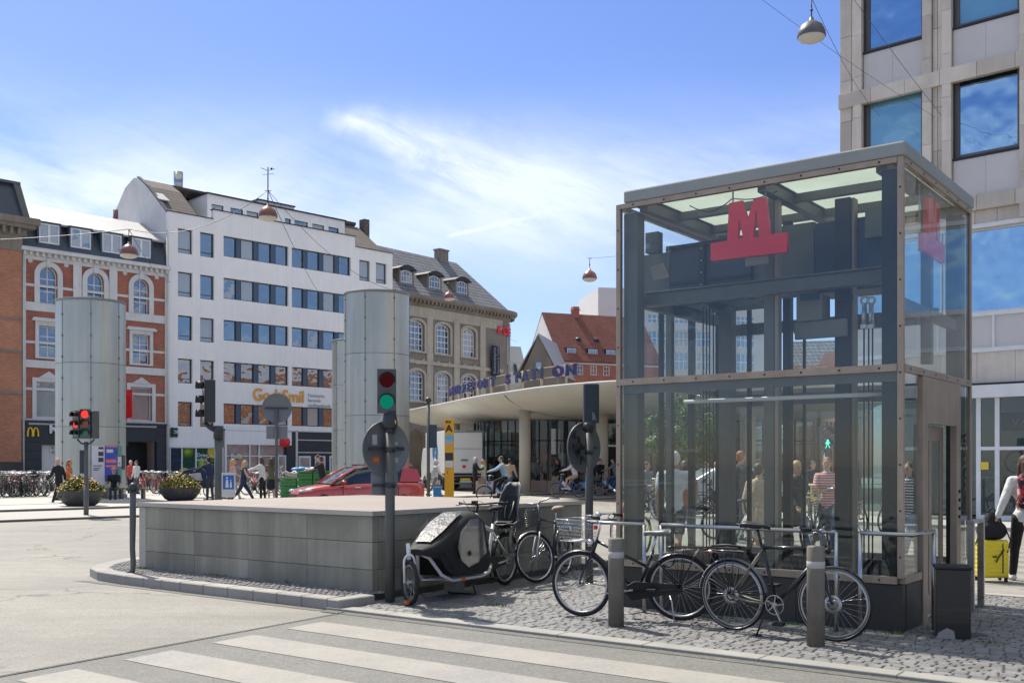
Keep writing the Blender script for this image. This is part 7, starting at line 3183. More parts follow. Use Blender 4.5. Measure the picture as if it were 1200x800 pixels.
 mb.build('seat_pad', 'hood_fabric', st_)
 mb = MB()
 for s_ in (-1, 1):
  mb.tube([(-.18, s_ * .05, 1.08), (-.12, s_ * .055, .97), (-.06, s_ * .03, .86)], .010, 6)
  mb.tube([(.06, s_ * .13, .74), (.12, s_ * .14, .55), (.10, s_ * .14, .42)], .022, 8)
  mb.box(.05, s_ * .14 - .04, .38, .2, s_ * .14 + .04, .42)
 mb.build('straps', 'machine_grey', st_)
 mb = MB()
 mb.cyl((.0, -.07, rr_), (0, -.05, rr_), .05, 16)
 mb.lathe([(.04, -.002), (.08, -.002), (.08, .002), (.04, .002)], (0, .055, rr_), 24, ax='y')
 mb.build('disc_brake', 'alloy', root)
 mb = MB()
 for k in range(5):
  a = k * .8
  mb.tube([(.60 + .05 * math.cos(a + q * .7), .06 + .02 * k * .3, .52 + .07 * math.sin(a + q * .7) - .02 * k) for q in range(10)], .008, 5)
 mb.build('chain_lock', 'black_plastic', root)
 return root


cargo()


# --- generic bicycles --------------------------------------------------------
def city_bike(label, frame_m, rim='alloy', steer=.2, basket=False, white_guard=False, low=False, mixte=False, saddle_m='black_plastic', tyre='rubber', group=None, name='bicycle', cheap=True):
 root = thing(name, label, 'bicycle', (0, 0, 0), 0, group)
 wx = 1.05
 hx, hz, tl = wx - .19, .86, .30
 MS = M_steer(hx, hz, tl, steer)
 sp_ = 12 if cheap else 28
 wheel(root, 0, R28, None, rim, tyre, sp_, merged=cheap, seg=20 if cheap else 48, tw=.022 if cheap else .018)
 wheel(root, wx, R28, MS, rim, tyre, sp_, merged=cheap, seg=20 if cheap else 48, tw=.022 if cheap else .018)
 bx, bz = .43, .285
 sx, sz = .28, .78
 k = 1.5 if cheap else 1.0
 t0, t1 = Vector((hx + .0, 0, .83)), Vector((hx + .05, 0, .68))
 n = 5 if cheap else 12
 mb = MB()
 mb.tube([(bx, 0, bz), (sx, 0, sz)], .016 * k, n)
 mb.tube([t1, (bx, 0, bz)], .018 * k, n)
 mb.tube([t0, (bx - .05, 0, bz + .16) if mixte else (sx, 0, sz - .03)], .015 * k, n)
 mb.tube([t0, t1], .02 * k, n)
 for s_ in (-1, 1):
  mb.tube([(bx, s_ * .02, bz), (0, s_ * .06, R28)], .009 * k, n)
  mb.tube([(sx, s_ * .015, sz - .06), (0, s_ * .06, R28)], .008 * k, n)
 mb.build('frame', frame_m, root)
 mb = MB(MS)
 for s_ in (-1, 1):
  mb.tube([t1 + Vector((.01, s_ * .035, -.02)), (wx - .03, s_ * .045, R28 + .1), (wx, s_ * .047, R28)], .011 * k, n)
 mb.build('fork', 'frame_white' if white_guard else frame_m, root)
 if not cheap:
  guard(root, 0, R28, .1, 3.0, 'black_metal')
  guard(root, wx, R28, .4, 2.7, 'chrome' if white_guard else 'black_metal', MS)
 mb = MB(MS)
 q = t0 + Vector((-.02, 0, .20))
 mb.tube([t0, q], .012 * k, n)
 for s_ in (-1, 1):
  mb.tube([q, q + Vector((.04, s_ * .1, .02)), q + Vector((.0, s_ * .24, .04)), q + Vector((-.14, s_ * .28, .02))], .011 * k, n)
 mb.build('handlebar', 'alloy', root)
 if cheap:
  mb = MB()
  mb.ell((sx - .06, 0, .96), (.13, .07, .03), 8, 6)
  mb.cyl((sx, 0, sz - .03), (sx - .05, 0, .95), .016, 5)
  mb.build('saddle', saddle_m, root)
  mb = MB()
  mb.cyl((bx, -.05, bz), (bx, .05, bz), .08, 10)
  mb.bar((bx, -.06, bz), (bx + .14, -.06, bz - .1), .02, .03)
  mb.bar((bx, .06, bz), (bx - .14, .06, bz + .1), .02, .03)
  mb.build('crankset', 'black_metal', root)
  mb = MB()
  for y_ in (-.06, 0, .06):
   mb.tube([(.13, y_, .73), (-.25, y_, .73)], .007, 4)
  for s_ in (-1, 1):
   mb.tube([(0, s_ * .06, R28), (-.15, s_ * .06, .73)], .007, 4)
  mb.build('rack', 'black_metal', root)
 else:
  mb = MB()
  mb.tube([(sx, 0, sz - .03), (sx - .045, 0, .93)], .0135, 8)
  mb.build('seat_post', 'chrome', root)
  saddle(root, sx - .05, .95, saddle_m)
  rack(root, R28)
  chainset(root, bx, bz, R28, -1, 'alloy', .8)
 if basket:
  mb = MB(MS)
  kk = 6 if cheap else 9
  for i in range(kk):
   z_ = .74 + .22 * i / (kk - 1)
   w_ = .14 + .03 * i / (kk - 1)
   pts = [(hx + .12, -w_, z_), (hx + .40, -w_, z_), (hx + .40, w_, z_), (hx + .12, w_, z_)]
   for j in range(4):
    mb.tube([pts[j], pts[(j + 1) % 4]], .006 if cheap else .004, 4)
  for i in range(kk):
   y_ = -.15 + .3 * i / (kk - 1)
   mb.tube([(hx + .40, y_, .74), (hx + .40, y_ * 1.15, .96)], .006 if cheap else .003, 4)
   mb.tube([(hx + .12, y_, .74), (hx + .12, y_ * 1.15, .96)], .006 if cheap else .003, 4)
   x_ = hx + .12 + .28 * i / (kk - 1)
   for s_ in (-1, 1):
    mb.tube([(x_, s_ * .14, .74), (x_, s_ * .17, .96)], .006 if cheap else .003, 4)
  mb.build('basket', 'black_metal' if not cheap else 'column_beige', root)
 return root


# dark bicycle standing between the cargo bicycle and the wall end
f_, r_ = G(629, 682.5, .034), G(658, 674.5, .034)
o = city_bike('dark green bicycle with silver mudguards and front basket between the cargo bicycle and the wall', 'machine_blue', 'chrome', -.50, True, True, saddle_m='terracotta', group='bicycles parked by the stair wall', cheap=False)
d = (f_ - r_)
a_ = math.atan2(d.y, d.x)
o.location = f_ - Vector((math.cos(a_), math.sin(a_), 0)) * 1.05
o.rotation_euler = (.05, 0, a_)

C('bike_red', (.45, .03, .03), .35, coat=.5)
C('bike_blue', (.05, .22, .50), .35, coat=.5)
C('bike_white', (.62, .62, .60), .35, coat=.4)
C('bike_green', (.05, .14, .09), .35, coat=.4)
C('bike_grey', (.45, .45, .45), .35, coat=.4)
protos = []
for lb, fm, bs, mx_, sm in (('black', 'black_metal', False, False, 'black_plastic'), ('black basket-fronted', 'black_metal', True, True, 'terracotta'), ('white', 'bike_white', False, True, 'black_plastic'),
       ('red', 'bike_red', False, True, 'black_plastic'), ('grey', 'bike_grey', True, False, 'black_plastic'), ('dark green', 'bike_green', True, True, 'black_plastic')):
 protos.append((lb, city_bike(lb + ' bicycle', fm, 'bike_white', rnd.uniform(-.4, .4), bs, mixte=mx_, saddle_m=sm)))
used = [False] * len(protos)
rb_ = random.Random(21)


def park(u, v, rz, where, z=ZP, group='bicycles parked along the house fronts', kind=None, Y=None):
 k = rb_.randrange(len(protos)) if kind is None else kind
 p = G(u, v, z) if Y is None else Vector(((u - 600) / FPX * Y, Y, z))
 lb = protos[k][0] + ' bicycle ' + where
 if not used[k]:
  used[k] = True
  o = protos[k][1]
  o.location = p
  o['label'] = lb
  o['group'] = group
 else:
  o = dup(protos[k][1], p, rz, lb, group)
 o.rotation_euler = (rb_.uniform(-.2, .2), 0, rz)
 return o


# racks at the far left: close rows running along the orange brick house
for j, v in enumerate((583, 578.5, 575)):
 for i in range(17):
  u = -14 + i * 4.3 + j * 2 + rb_.uniform(-1, 1)
  park(u, v - .10 * (i), rb_.uniform(1.3, 3.3), 'in the crowded racks before the orange brick house', group='bicycles in the racks before the orange brick house')
for i in range(18):
 u = 146 + i * 3.7 + rb_.uniform(-1, 1)
 park(u, rb_.choice((578.5, 576, 574)), rb_.uniform(1.7, 2.7), 'in the row behind the flower bowls', group='bicycles in the row behind the flower bowls')
for i in range(9):
 u = 288 + i * 6.5 + rb_.uniform(-1, 1)
 park(u, rb_.choice((580, 578)), rb_.uniform(.2, 3.0), 'before the shopfronts of the white block', group='bicycles before the white block', kind=3 if i in (1, 2) else None)
for i in range(6):
 park(392 + i * 2.5, 577, rb_.uniform(.3, 2.4), 'beyond the red car before the vent cylinder', group='bicycles beyond the red car')
# seen through the lift
for i, (u, Y) in enumerate(((752, 17.5), (770, 30), (800, 33), (822, 32), (846, 34), (862, 16.2), (905, 35), (760, 36), (838, 22), (1012, 24), (1040, 23), (948, 17.5), (742, 37), (785, 34), (812, 36), (832, 37))):
 park(u, 0, rb_.uniform(0, 3), ('beyond the lift, near its glass' if Y < 20 else 'on the far pavement, seen through the lift glass'), z=.06 if Y < 20 else 0.0, group='bicycles seen through the lift', Y=Y)
# ================================================================ vehicles
# red hatchback
def loft(secs, n=16):
 """secs: list of rings (each a list of points); returns verts, faces of the skin"""
 vs, fs = [], []
 m_ = len(secs[0])
 for r in secs:
  vs += r
 for i in range(len(secs) - 1):
  for j in range(m_ - 1):
   fs.append((i * m_ + j, (i + 1) * m_ + j, (i + 1) * m_ + j + 1, i * m_ + j + 1))
 return vs, fs


C('car_red', (.52, .06, .04), .28, .2, .05, 3, coat=1.0)
C('car_glass', (.015, .018, .02), .05, 0, .05, coat=1.0)
C('lamp_clear', (.6, .6, .6), .1, .3, .05, coat=1.0)
C('lamp_tail', (.35, .01, .01), .2, 0, .05, coat=1.0)


def car():
 root = thing('parked_car', 'red hatchback with a dark roof driving past behind the granite stair wall', 'car', (-5.15, 34.6, 0), math.atan2(-.42, -.91))
 # body sections from tail (x=-2.1) to nose (x=2.1); each section: half ring from sill to centre line
 st = [(-2.12, .55, .80, .70), (-2.08, .42, .98, .80), (-1.85, .30, 1.02, .88), (-1.2, .25, 1.02, .91), (0, .25, .98, .92), (.75, .26, .95, .91), (1.25, .27, .92, .89), (1.75, .30, .84, .84), (2.02, .36, .74, .72), (2.13, .45, .62, .55)]
 secs = []
 for (x, z0, z1, hw) in st:
  ring = []
  for (fy, fz) in ((-.96, 0), (-1.0, .22), (-1.0, .5), (-.985, .75), (-.94, .92), (-.8, .985), (-.4, 1.0), (0, 1.01), (.4, 1.0), (.8, .985), (.94, .92), (.985, .75), (1.0, .5), (1.0, .22), (.96, 0)):
   ring.append((x, hw * fy, z0 + (z1 - z0) * fz))
  secs.append(ring)
 vs, fs = loft(secs)
 mb = MB()
 mb.add(vs, fs, 0, True)
 mb.add(secs[0], [tuple(range(15))])
 mb.add(secs[-1], [tuple(reversed(range(15)))])
 mb.build('body', 'car_red', root)
 gs = [(-1.98, 1.0, 1.12, .74), (-1.78, 1.0, 1.42, .70), (-1.2, 1.0, 1.52, .70), (-.3, .97, 1.545, .69), (.25, .95, 1.47, .68), (.75, .94, 1.22, .72), (1.12, .92, .96, .76)]
 secs = []
 for (x, z0, z1, hw) in gs:
  ring = []
  for (fy, fz) in ((-1.14, 0), (-1.08, .45), (-1.0, .86), (-.9, .96), (-.5, 1.0), (0, 1.01), (.5, 1.0), (.9, .96), (1.0, .86), (1.08, .45), (1.14, 0)):
   ring.append((x, hw * fy, z0 + (z1 - z0) * fz))
  secs.append(ring)
 vs, fs = loft(secs)
 mb = MB()
 mb.add(vs, fs, 0, True)
 mb.build('windows', 'car_glass', root)
 # roof skin and pillars
 secs2 = [[(x, hw * fy * 1.01, z0 + (z1 - z0) * fz + .012) for (fy, fz) in ((-.985, .88), (-.9, .965), (-.5, 1.0), (0, 1.01), (.5, 1.0), (.9, .965), (.985, .88))] for (x, z0, z1, hw) in gs[1:5]]
 vs, fs = loft(secs2)
 mb = MB()
 mb.add(vs, fs, 0, True)
 rf = mb.build('roof', 'black_metal', root)
 mb = MB()
 for s_ in (-1, 1):
  mb.tube([(1.12, s_ * .86, .94), (.75, s_ * .80, 1.20), (.25, s_ * .70, 1.45)], .035, 6)
  mb.bar((-.35, s_ * .80, .98), (-.45, s_ * .70, 1.5), .06, .03)
  mb.prism([(-1.2, s_ * .80, 1.0), (-1.98, s_ * .80, 1.0), (-1.85, s_ * .72, 1.42), (-1.35, s_ * .715, 1.46)], (0, s_ * .03, 0))
  mb.box(-1.7, s_ * .64, 1.52, .0, s_ * .67, 1.58)
 mb.build('pillars', 'car_red', root)
 for s_ in (-1, 1):
  mb = MB()
  mb.ell((2.0, s_ * .62, .72), (.14, .14, .05), 12, 6)
  mb.prism([(1.75, s_ * .845, .80), (2.05, s_ * .66, .74), (2.04, s_ * .68, .68), (1.72, s_ * .855, .74)], (0, s_ * .01, 0))
  mb.build('headlight', 'lamp_clear', root)
  mb = MB()
  mb.box(-2.14, s_ * .5 - .2, .78, -2.06, s_ * .5 + .2, .92)
  mb.build('tail_light', 'lamp_tail', root)
  mb = MB()
  mb.ell((.72, s_ * 1.0, 1.0), (.09, .10, .07), 10, 6)
  mb.build('mirror', 'car_red', root)
  for x_ in (-1.3, 1.3):
   mb = MB()
   mb.torus((x_, s_ * .82, .32), .24, .09, 'y', 24, 8)
   w_ = mb.build('wheel', 'rubber', root)
   mb = MB()
   mb.lathe([(0, 0), (.19, .01), (.2, .04)], (x_, s_ * .86, .32), 18, ax='y')
   mb.build('rim', 'alloy', w_)
  for x_ in (-.75, .25):
   mb = MB()
   mb.box(x_ - .1, s_ * .915, .82, x_ + .1, s_ * .945, .85)
   mb.build('door_handle', 'chrome', root)
  mb = MB()
  for x_ in (-1.15, -.38, .72):
   mb.box(x_, s_ * .918, .35, x_ + .012, s_ * .926, .93)
  mb.box(-1.9, s_ * .86, .36, 1.9, s_ * .93, .37)
  mb.build('door_gaps', 'shop_black', root)
 mb = MB()
 mb.box(2.08, -.45, .48, 2.145, .45, .62)
 mb.build('grille', 'black_plastic', root)


car()


def lorry():
 h = Vector((-.28, .96, 0)).normalized()
 pr = G(566, 580, ZP)
 pr = Vector(((566 - 600) / FPX * 57, 57, ZP))
 root = thing('delivery_lorry', 'white box lorry with round blue lettering on its side, parked by the canopy', 'lorry', pr, math.atan2(h.y, h.x))
 # local x forward (away), y to the left
 wd, ln = 2.1, 5.4
 mb = MB()
 mb.box(.05, 0, .95, ln, wd, 3.28)
 mb.build('cargo_box', 'white_paint', root, bevel=.03)
 mb = MB()
 mb.box(0, .02, 1.0, .049, wd - .02, 2.28)
 mb.box(0, .02, 2.30, .049, wd - .02, 3.18)
 mb.box(-.02, .06, 2.285, .04, wd - .06, 2.30, 1)
 mb.box(-.03, .0, 3.19, .06, wd, 3.27, 1)
 for y_ in (.0, wd - .05):
  mb.box(-.02, y_, .95, .0, y_ + .05, 3.2, 1)
 mb.box(-.03, .85, 1.62, .0, 1.25, 1.72, 1)
 mb.build('tail_lift_door', ['white_paint', 'sign_back'], root)
 mb = MB()
 mb.box(-.1, .1, .78, .1, wd - .1, .86)
 mb.box(-.05, .15, .38, .0, wd - .15, .46)
 mb.build('underrun_bar', 'sign_back', root)
 mb = MB()
 mb.box(-.12, .1, .55, -.04, wd - .1, .72)
 bp = mb.build('bumper', 'black_plastic', root)
 mb = MB()
 mb.box(-.135, .75, .57, -.121, 1.3, .69)
 mb.build('number_plate', 'sticker_yellow', bp)
 for y_ in (.2, wd - .5):
  mb = MB()
  mb.box(-.14, y_, .57, -.121, y_ + .3, .69)
  mb.build('tail_light', 'lamp_tail', bp)
 mb = MB()
 mb.box(-.04, .98, 1.25, .0, 1.16, 1.4)
 mb.build('latch', 'sign_red', root)
 for x_ in (1.1, 5.9):
  for y_ in (.15, wd - .15):
   mb = MB()
   mb.torus((x_, y_, .42), .28, .14, 'y', 20, 8)
   mb.cyl((x_, y_ - .05, .42), (x_, y_ + .05, .42), .2, 12)
   mb.build('wheel', 'rubber', root)
 mb = MB()
 mb.box(.1, .3, .55, 6.5, wd - .3, .94)
 mb.build('chassis', 'black_plastic', root)
 mb = MB()
 mb.prism([(5.5, .05, .5), (6.9, .05, .5), (7.0, .05, 1.3), (6.7, .05, 2.1), (6.4, .05, 2.4), (5.5, .05, 2.4)], (0, wd - .1, 0))
 mb.build('cab', 'white_paint', root, bevel=.05)
 C('logo_blue', (.06, .18, .36), .5)
 mb = MB()
 mb.torus((2.6, wd + .005, 2.15), .58, .05, 'y', 30, 5)
 T = Matrix.Translation((3.05, wd + .004, 1.85)) @ Matrix.Rotation(PI, 4, 'Z')
 vs, fs = text_geo('KF', .85, .02, .02)
 mb.add([T @ Vector(v) for v in vs], fs)
 mb.build('side_lettering', 'logo_blue', root)
 mb = MB()
 T = Matrix.Translation((3.0, wd + .004, 1.35)) @ Matrix.Rotation(PI, 4, 'Z')
 vs, fs = text_geo('frugt', .3, .02, .01)
 mb.add([T @ Vector(v) for v in vs], fs)
 mb.build('side_lettering', 'panel_cyan', root)


lorry()


# ================================================================ flower bowls
def bowl(u, v, r, z, label, seed):
 p = G(u, v, z)
 rr2 = random.Random(seed)
 root = thing('flower_bowl', label, 'planter', p, 0, 'big dark bowls of orange and yellow flowers')
 mb = MB()
 mb.lathe([(0, 0), (r * .42, 0), (r * .72, .14), (r * .92, .36), (r * 1.0, .55), (r * 1.0, .60), (r * .93, .60), (r * .9, .5), (0, .48)], n=36)
 mb.build('bowl', 'bowl', root)
 lf = MB()
 fl = [MB(), MB(), MB()]
 for k in range(3000):
  a = rr2.uniform(0, 2 * PI)
  q = r * .98 * math.sqrt(rr2.random())
  top = .58 + .42 * (1 - (q / r) ** 2) + .10 * math.sin(3 * a + seed) * (1 - q / r)
  top += .12 * (rr2.random() ** 3)
  z_ = top - .3 * rr2.random() ** 2
  c = Vector((q * math.cos(a), q * math.sin(a), z_))
  s_ = rr2.uniform(.03, .07)
  n_ = Vector((rr2.gauss(0, 1), rr2.gauss(0, 1), rr2.gauss(.4, 1))).normalized()
  t = n_.orthogonal().normalized()
  b = n_.cross(t)
  lf.add([c - t * s_, c + b * s_ * .45, c + t * s_, c - b * s_ * .45], [(0, 1, 2, 3)], 0 if rr2.random() < .65 else 1, False, rr2.uniform(-.35, .35))
 for k in range(330):
  a = rr2.uniform(0, 2 * PI)
  q = r * 1.02 * math.sqrt(rr2.random())
  top = .60 + .42 * (1 - (q / r) ** 2) + .10 * math.sin(3 * a + seed) * (1 - q / r)
  if rr2.random() < .15:
   top += .12
  c = Vector((q * math.cos(a), q * math.sin(a), top + rr2.uniform(-.05, .03)))
  j = rr2.choices((0, 1, 2), (4, 5, 1.2))[0]
  s_ = rr2.uniform(.024, .044)
  pts = []
  for i in range(6):
   b = PI * i / 3
   pts.append(c + Vector((s_ * math.cos(b), s_ * math.sin(b), 0)))
  fl[j].add([c + Vector((0, 0, s_ * .7))] + pts, [(0, i + 1, (i + 1) % 6 + 1) for i in range(6)] + [(6, 5, 4, 3, 2, 1)], 0, False, rr2.uniform(-.2, .2))
 lf.build('leaves', ['leaf', 'leaf_light'], root)
 for f_, m_ in zip(fl, ('bloom_orange', 'bloom_yellow', 'bloom_red')):
  f_.build('blossoms', m_, root)


bowl(95, 594.5, .78, .056, 'big dark bowl of orange and yellow flowers beside the red traffic signal', 3)
bowl(211, 588, .82, .056, 'big dark bowl of orange and yellow flowers before the green shop windows', 8)

# bench by the first cylinder
p = G(142, 584, ZP)
root = thing('bench', 'low wooden bench between the poster cylinder and the row of bicycles', 'bench', p, .12)
C('wood_bench', (.24, .15, .09), .7, 0, .2, 4)
mb = MB()
for k in range(4):
 mb.box(-1.1, -.25 + k * .13, .40, 1.1, -.14 + k * .13, .45)
mb.build('seat', 'wood_bench', root)
for x_ in (-.9, .0, .9):
 mb = MB()
 mb.box(x_ - .05, -.2, 0, x_ + .05, .2, .40)
 mb.build('leg', 'traffic_dark', root)

# green crates stacked on a trolley behind the red car
cr = thing('green_crate', 'green plastic crate on the delivery trolley beyond the red car', 'crate', (0, 0, 0), 0, 'green crates on the delivery trolley')
C('crate_green', (.05, .22, .06), .6, 0, .3, 9)
C('crate_blue_lid', (.08, .30, .60), .5)
mb = MB()
w, dd, h = .58, .4, .22
for z_ in (0, .1, .2):
 mb.box(-w / 2, -dd / 2, z_, w / 2, -dd / 2 + .015, z_ + .045)
 mb.box(-w / 2, dd / 2 - .015, z_, w / 2, dd / 2, z_ + .045)
 mb.box(-w / 2, -dd / 2 + .016, z_, -w / 2 + .015, dd / 2 - .016, z_ + .045)
 mb.box(w / 2 - .015, -dd / 2 + .016, z_, w / 2, dd / 2 - .016, z_ + .045)
for k in range(9):
 x_ = -w / 2 + (w - .02) * k / 8
 mb.box(x_, -dd / 2 - .004, 0, x_ + .02, -dd / 2 - .001, .24)
mb.box(-w / 2 + .02, -dd / 2 + .02, 0, w / 2 - .02, dd / 2 - .02, .16)
mb.build('basket', 'crate_green', cr)
mb = MB()
for k in range(7):
 mb.ell((-.2 + .07 * k, rnd.uniform(-.1, .1), .2), (.07, .09, .05), 8, 5, k % 2)
mb.build('contents', ['leaf', 'leaf_light'], cr)
tp = Vector(((358 - 600) / FPX * 39.5, 39.5, ZP))
tr = thing('delivery_trolley', 'blue-based delivery trolley under the green crates beyond the red car', 'trolley', tp)
mb = MB()
mb.box(-1.0, -.3, .12, 1.0, .3, .2)
mb.build('deck', 'sign_blue', tr)
for x_ in (-.85, .85):
 for y_ in (-.22, .22):
  mb = MB()
  mb.cyl((x_, y_ - .02, .06), (x_, y_ + .02, .06), .06, 12)
  mb.build('caster', 'rubber', tr)
first = True
wh = ['second', 'third', 'fourth', 'fifth', 'sixth']
for col in range(3):
 for lv in range(4 if col else 3):
  lb = ('green crate ' + ('at the bottom', 'on the second level', 'on the third level', 'on top')[lv] + ' of the ' + ('car side', 'middle', 'far-end')[2 - col] + ' stack on the trolley')
  q = tp + Vector((-.62 + .62 * col, 0, .2 + lv * .25))
  if first:
   cr.location = q
   cr['label'] = lb
   first = False
  else:
   dup(cr, q, 0, lb)
mb = MB()
for k in range(5):
 mb.ell((.15 + .22 * k - .5, 0, 1.27 + (.02 * (k % 2))), (.2, .16, .07), 8, 6)
o = mb.build('blue_bags', 'crate_blue_lid', loc=tp)
tag(o, 'crumpled pale blue bags lying on the green crates', 'bags', None, 'stuff')

# parasol-topped bicycle stall and outdoor table seen through the lift
p = Vector(((950 - 600) / FPX * 25, 25, 0))
root = thing('street_table', 'grey round standing table seen through the lift glass', 'table', p)
mb = MB()
mb.lathe([(0, 1.08), (.5, 1.08), (.5, 1.11), (0, 1.11)], n=24)
mb.build('table_top', 'lamp_under', root)
mb = MB()
mb.cyl((0, 0, 0), (0, 0, 1.08), .04, 10)
mb.lathe([(0, 0), (.25, 0), (.2, .03), (0, .05)], n=18)
mb.build('leg', 'traffic_dark', root)
p = Vector(((955 - 600) / FPX * 21, 21, 0))
root = thing('notice_board', 'small yellow notice on a stand seen through the lift glass', 'sign', p)
mb = MB()
mb.cyl((0, 0, 0), (0, 0, 1.0), .02, 8)
mb.build('post', 'traffic_dark', root)
mb = MB()
mb.box(-.09, -.02, .85, .09, -.005, 1.18)
bd = mb.build('board', 'arches_yellow', root)
mb = MB()
mb.ell((0, -.022, 1.05), (.03, .003, .03), 8, 5)
mb.box(-.03, -.024, .93, .03, -.021, 1.02)
mb.build('symbol', 'ink', bd)
mb = MB()
mb.cyl((0, 0, 0), (0, 0, 1.9), .05, 12)
p = Vector(((968 - 600) / FPX * 19.5, 19.5, 0))
root = thing('pedestrian_signal', 'pedestrian signal with a lit green walking figure seen through the lift glass', 'traffic signal', p)
mb.build('pole', 'traffic_grey', root)
hd = signal_head(root, Vector((0, -.05, 2.08)), .2, .42, .16, ['lens_red', 'shop_black'], 0)


def walker(parent, x, y, z, s_):
 mb = MB()
 mb.ell((x, y, z + .075 * s_), (.016 * s_, .004, .016 * s_), 10, 6)
 mb.prism([(x - .02 * s_, y, z), (x + .02 * s_, y, z), (x + .018 * s_, y, z + .055 * s_), (x - .018 * s_, y, z + .055 * s_)], (0, -.004, 0))
 for a, b in (((-.01, 0), (-.035, -.07)), ((.01, 0), (.04, -.065)), ((-.015, .05), (-.045, .01)), ((.015, .05), (.045, .015))):
  mb.bar((x + a[0] * s_, y, z + a[1] * s_), (x + b[0] * s_, y, z + b[1] * s_), .004, .016 * s_, up=(0, 1, 0))
 mb.build('walking_figure', 'lamp_walk', parent)


walker(hd, 0, -.10, 1.96, 1.0)
p = Vector(((845 - 600) / FPX * 22, 22, 0))
root = thing('pedestrian_signal', 'farther pedestrian signal with a small green figure seen through the lift glass', 'traffic signal', p)
mb = MB()
mb.cyl((0, 0, 0), (0, 0, 2.2), .05, 12)
mb.build('pole', 'traffic_grey', root)
hd = signal_head(root, Vector((0, -.05, 2.3)), .2, .42, .16, ['lens_red', 'shop_black'], 0)
walker(hd, 0, -.10, 2.18, 1.0)

# white van and pale car far behind the lift, and trees
p = Vector(((868 - 600) / FPX * 34, 34, 0))
root = thing('parked_car', 'pale grey hatchback parked beyond the lift', 'car', p, .1)
C('car_silver', (.40, .42, .44), .3, .5, .05, 3, coat=1.0)
prof = [(-2.0, .3), (2.0, .3), (2.05, .7), (1.3, .92), (.6, 1.42), (-1.1, 1.46), (-1.9, 1.0), (-2.08, .8)]
mb = MB()
mb.prism([(x, -.82, z) for x, z in prof], (0, 1.64, 0))
mb.build('body', 'car_silver', root, bevel=.08)
mb = MB()
mb.prism([(x, -.835, z) for x, z in ((1.1, .95), (.55, 1.36), (-1.05, 1.39), (-1.6, 1.0))], (0, 1.67, 0))
mb.prism([(1.38, -.7, .93), (.68, -.65, 1.40), (.68, .65, 1.40), (1.38, .7, .93)], (.02, 0, .02))
mb.build('windows', 'car_glass', root)
for x_ in (-1.25, 1.25):
 for y_ in (-.8, .8):
  mb = MB()
  mb.torus((x_, y_, .31), .22, .09, 'y', 20, 6)
  mb.cyl((x_, y_ - .04, .31), (x_, y_ + .04, .31), .16, 12, 1)
  mb.build('wheel', ['rubber', 'alloy'], root)
for s_ in (-1, 1):
 mb = MB()
 mb.ell((2.0, s_ * .6, .66), (.08, .15, .07), 10, 6)
 mb.build('headlight', 'lamp_clear', root)


def tree(p, hh, cr_, label, seed):
 rr2 = random.Random(seed)
 root = thing('street_tree', label, 'tree', p, 0, 'trees beyond the lift')
 mb = MB()
 mb.tube([(0, 0, 0), (.05, 0, hh * .3), (0, .06, hh * .55), (.05, 0, hh * .8)], [.16, .13, .1, .04], 8)
 tips = []
 for k in range(9):
  a = k * 2.4
  z0 = hh * (.35 + .05 * k)
  q = Vector((math.cos(a), math.sin(a), .7)) * cr_ * rr2.uniform(.6, .9)
  mb.tube([(0, 0, z0), Vector((0, 0, z0)) + q * .5 + Vector((0, 0, .1)), Vector((0, 0, z0)) + q], [.06, .04, .015], 6)
  tips.append(Vector((0, 0, z0)) + q)
 mb.build('trunk', 'bark', root)
 cl = [t + Vector((rr2.gauss(0, .3), rr2.gauss(0, .3), rr2.gauss(0, .3))) for t in tips for _ in range(2)] + [Vector((rr2.gauss(0, cr_ * .4), rr2.gauss(0, cr_ * .4), hh * rr2.uniform(.55, 1.0))) for _ in range(12)]
 lf = MB()
 for c0 in cl:
  rc = cr_ * rr2.uniform(.25, .42)
  for k in range(230):
   n_ = Vector((rr2.gauss(0, 1), rr2.gauss(0, 1), rr2.gauss(0, 1))).normalized()
   c = c0 + n_ * rc * rr2.uniform(.5, 1.0) * Vector((1, 1, .8)).length / 1.6
   s_ = rr2.uniform(.05, .10)
   t = n_.orthogonal().normalized()
   b = n_.cross(t)
   t = t * math.cos(k) + b * math.sin(k)
   b = n_.cross(t)
   lf.add([c - t * s_, c + b * s_ * .5 + n_ * .02, c + t * s_, c - b * s_ * .5], [(0, 1, 2, 3)], 0 if rr2.random() < .7 else 1, False, rr2.uniform(-.35, .35))
 lf.build('crown', ['leaf', 'leaf_light'], root)


tree((6.6, 40.5, 0), 3.9, 1.2, 'small leafy street tree seen through the lift glass below the canopy edge', 4)

# ================================================================ people
def V(x, y, z):
 return Vector((x, y, z))


def caps(mb, p0, r0, p1, r1, n=10):
 p0, p1 = Vector(p0), Vector(p1)
 d = (p1 - p0)
 if d.length < 1e-4:
  d = V(0, 0, 1e-3)
 u = d.normalized()
 pts, rs = [], []
 for k in range(4):
  a = PI / 2 * k / 3.5
  pts.append(p0 - u * r0 * math.cos(a))
  rs.append(max(.001, r0 * math.sin(a)))
 for k in range(4):
  a = PI / 2 * (3.5 - k) / 3.5 if k else PI / 2
  a = PI / 2 * (1 - k / 3.5)
  pts.append(p1 + u * r1 * math.cos(a))
  rs.append(max(.001, r1 * math.sin(a)))
 return mb.tube(pts, rs, n)


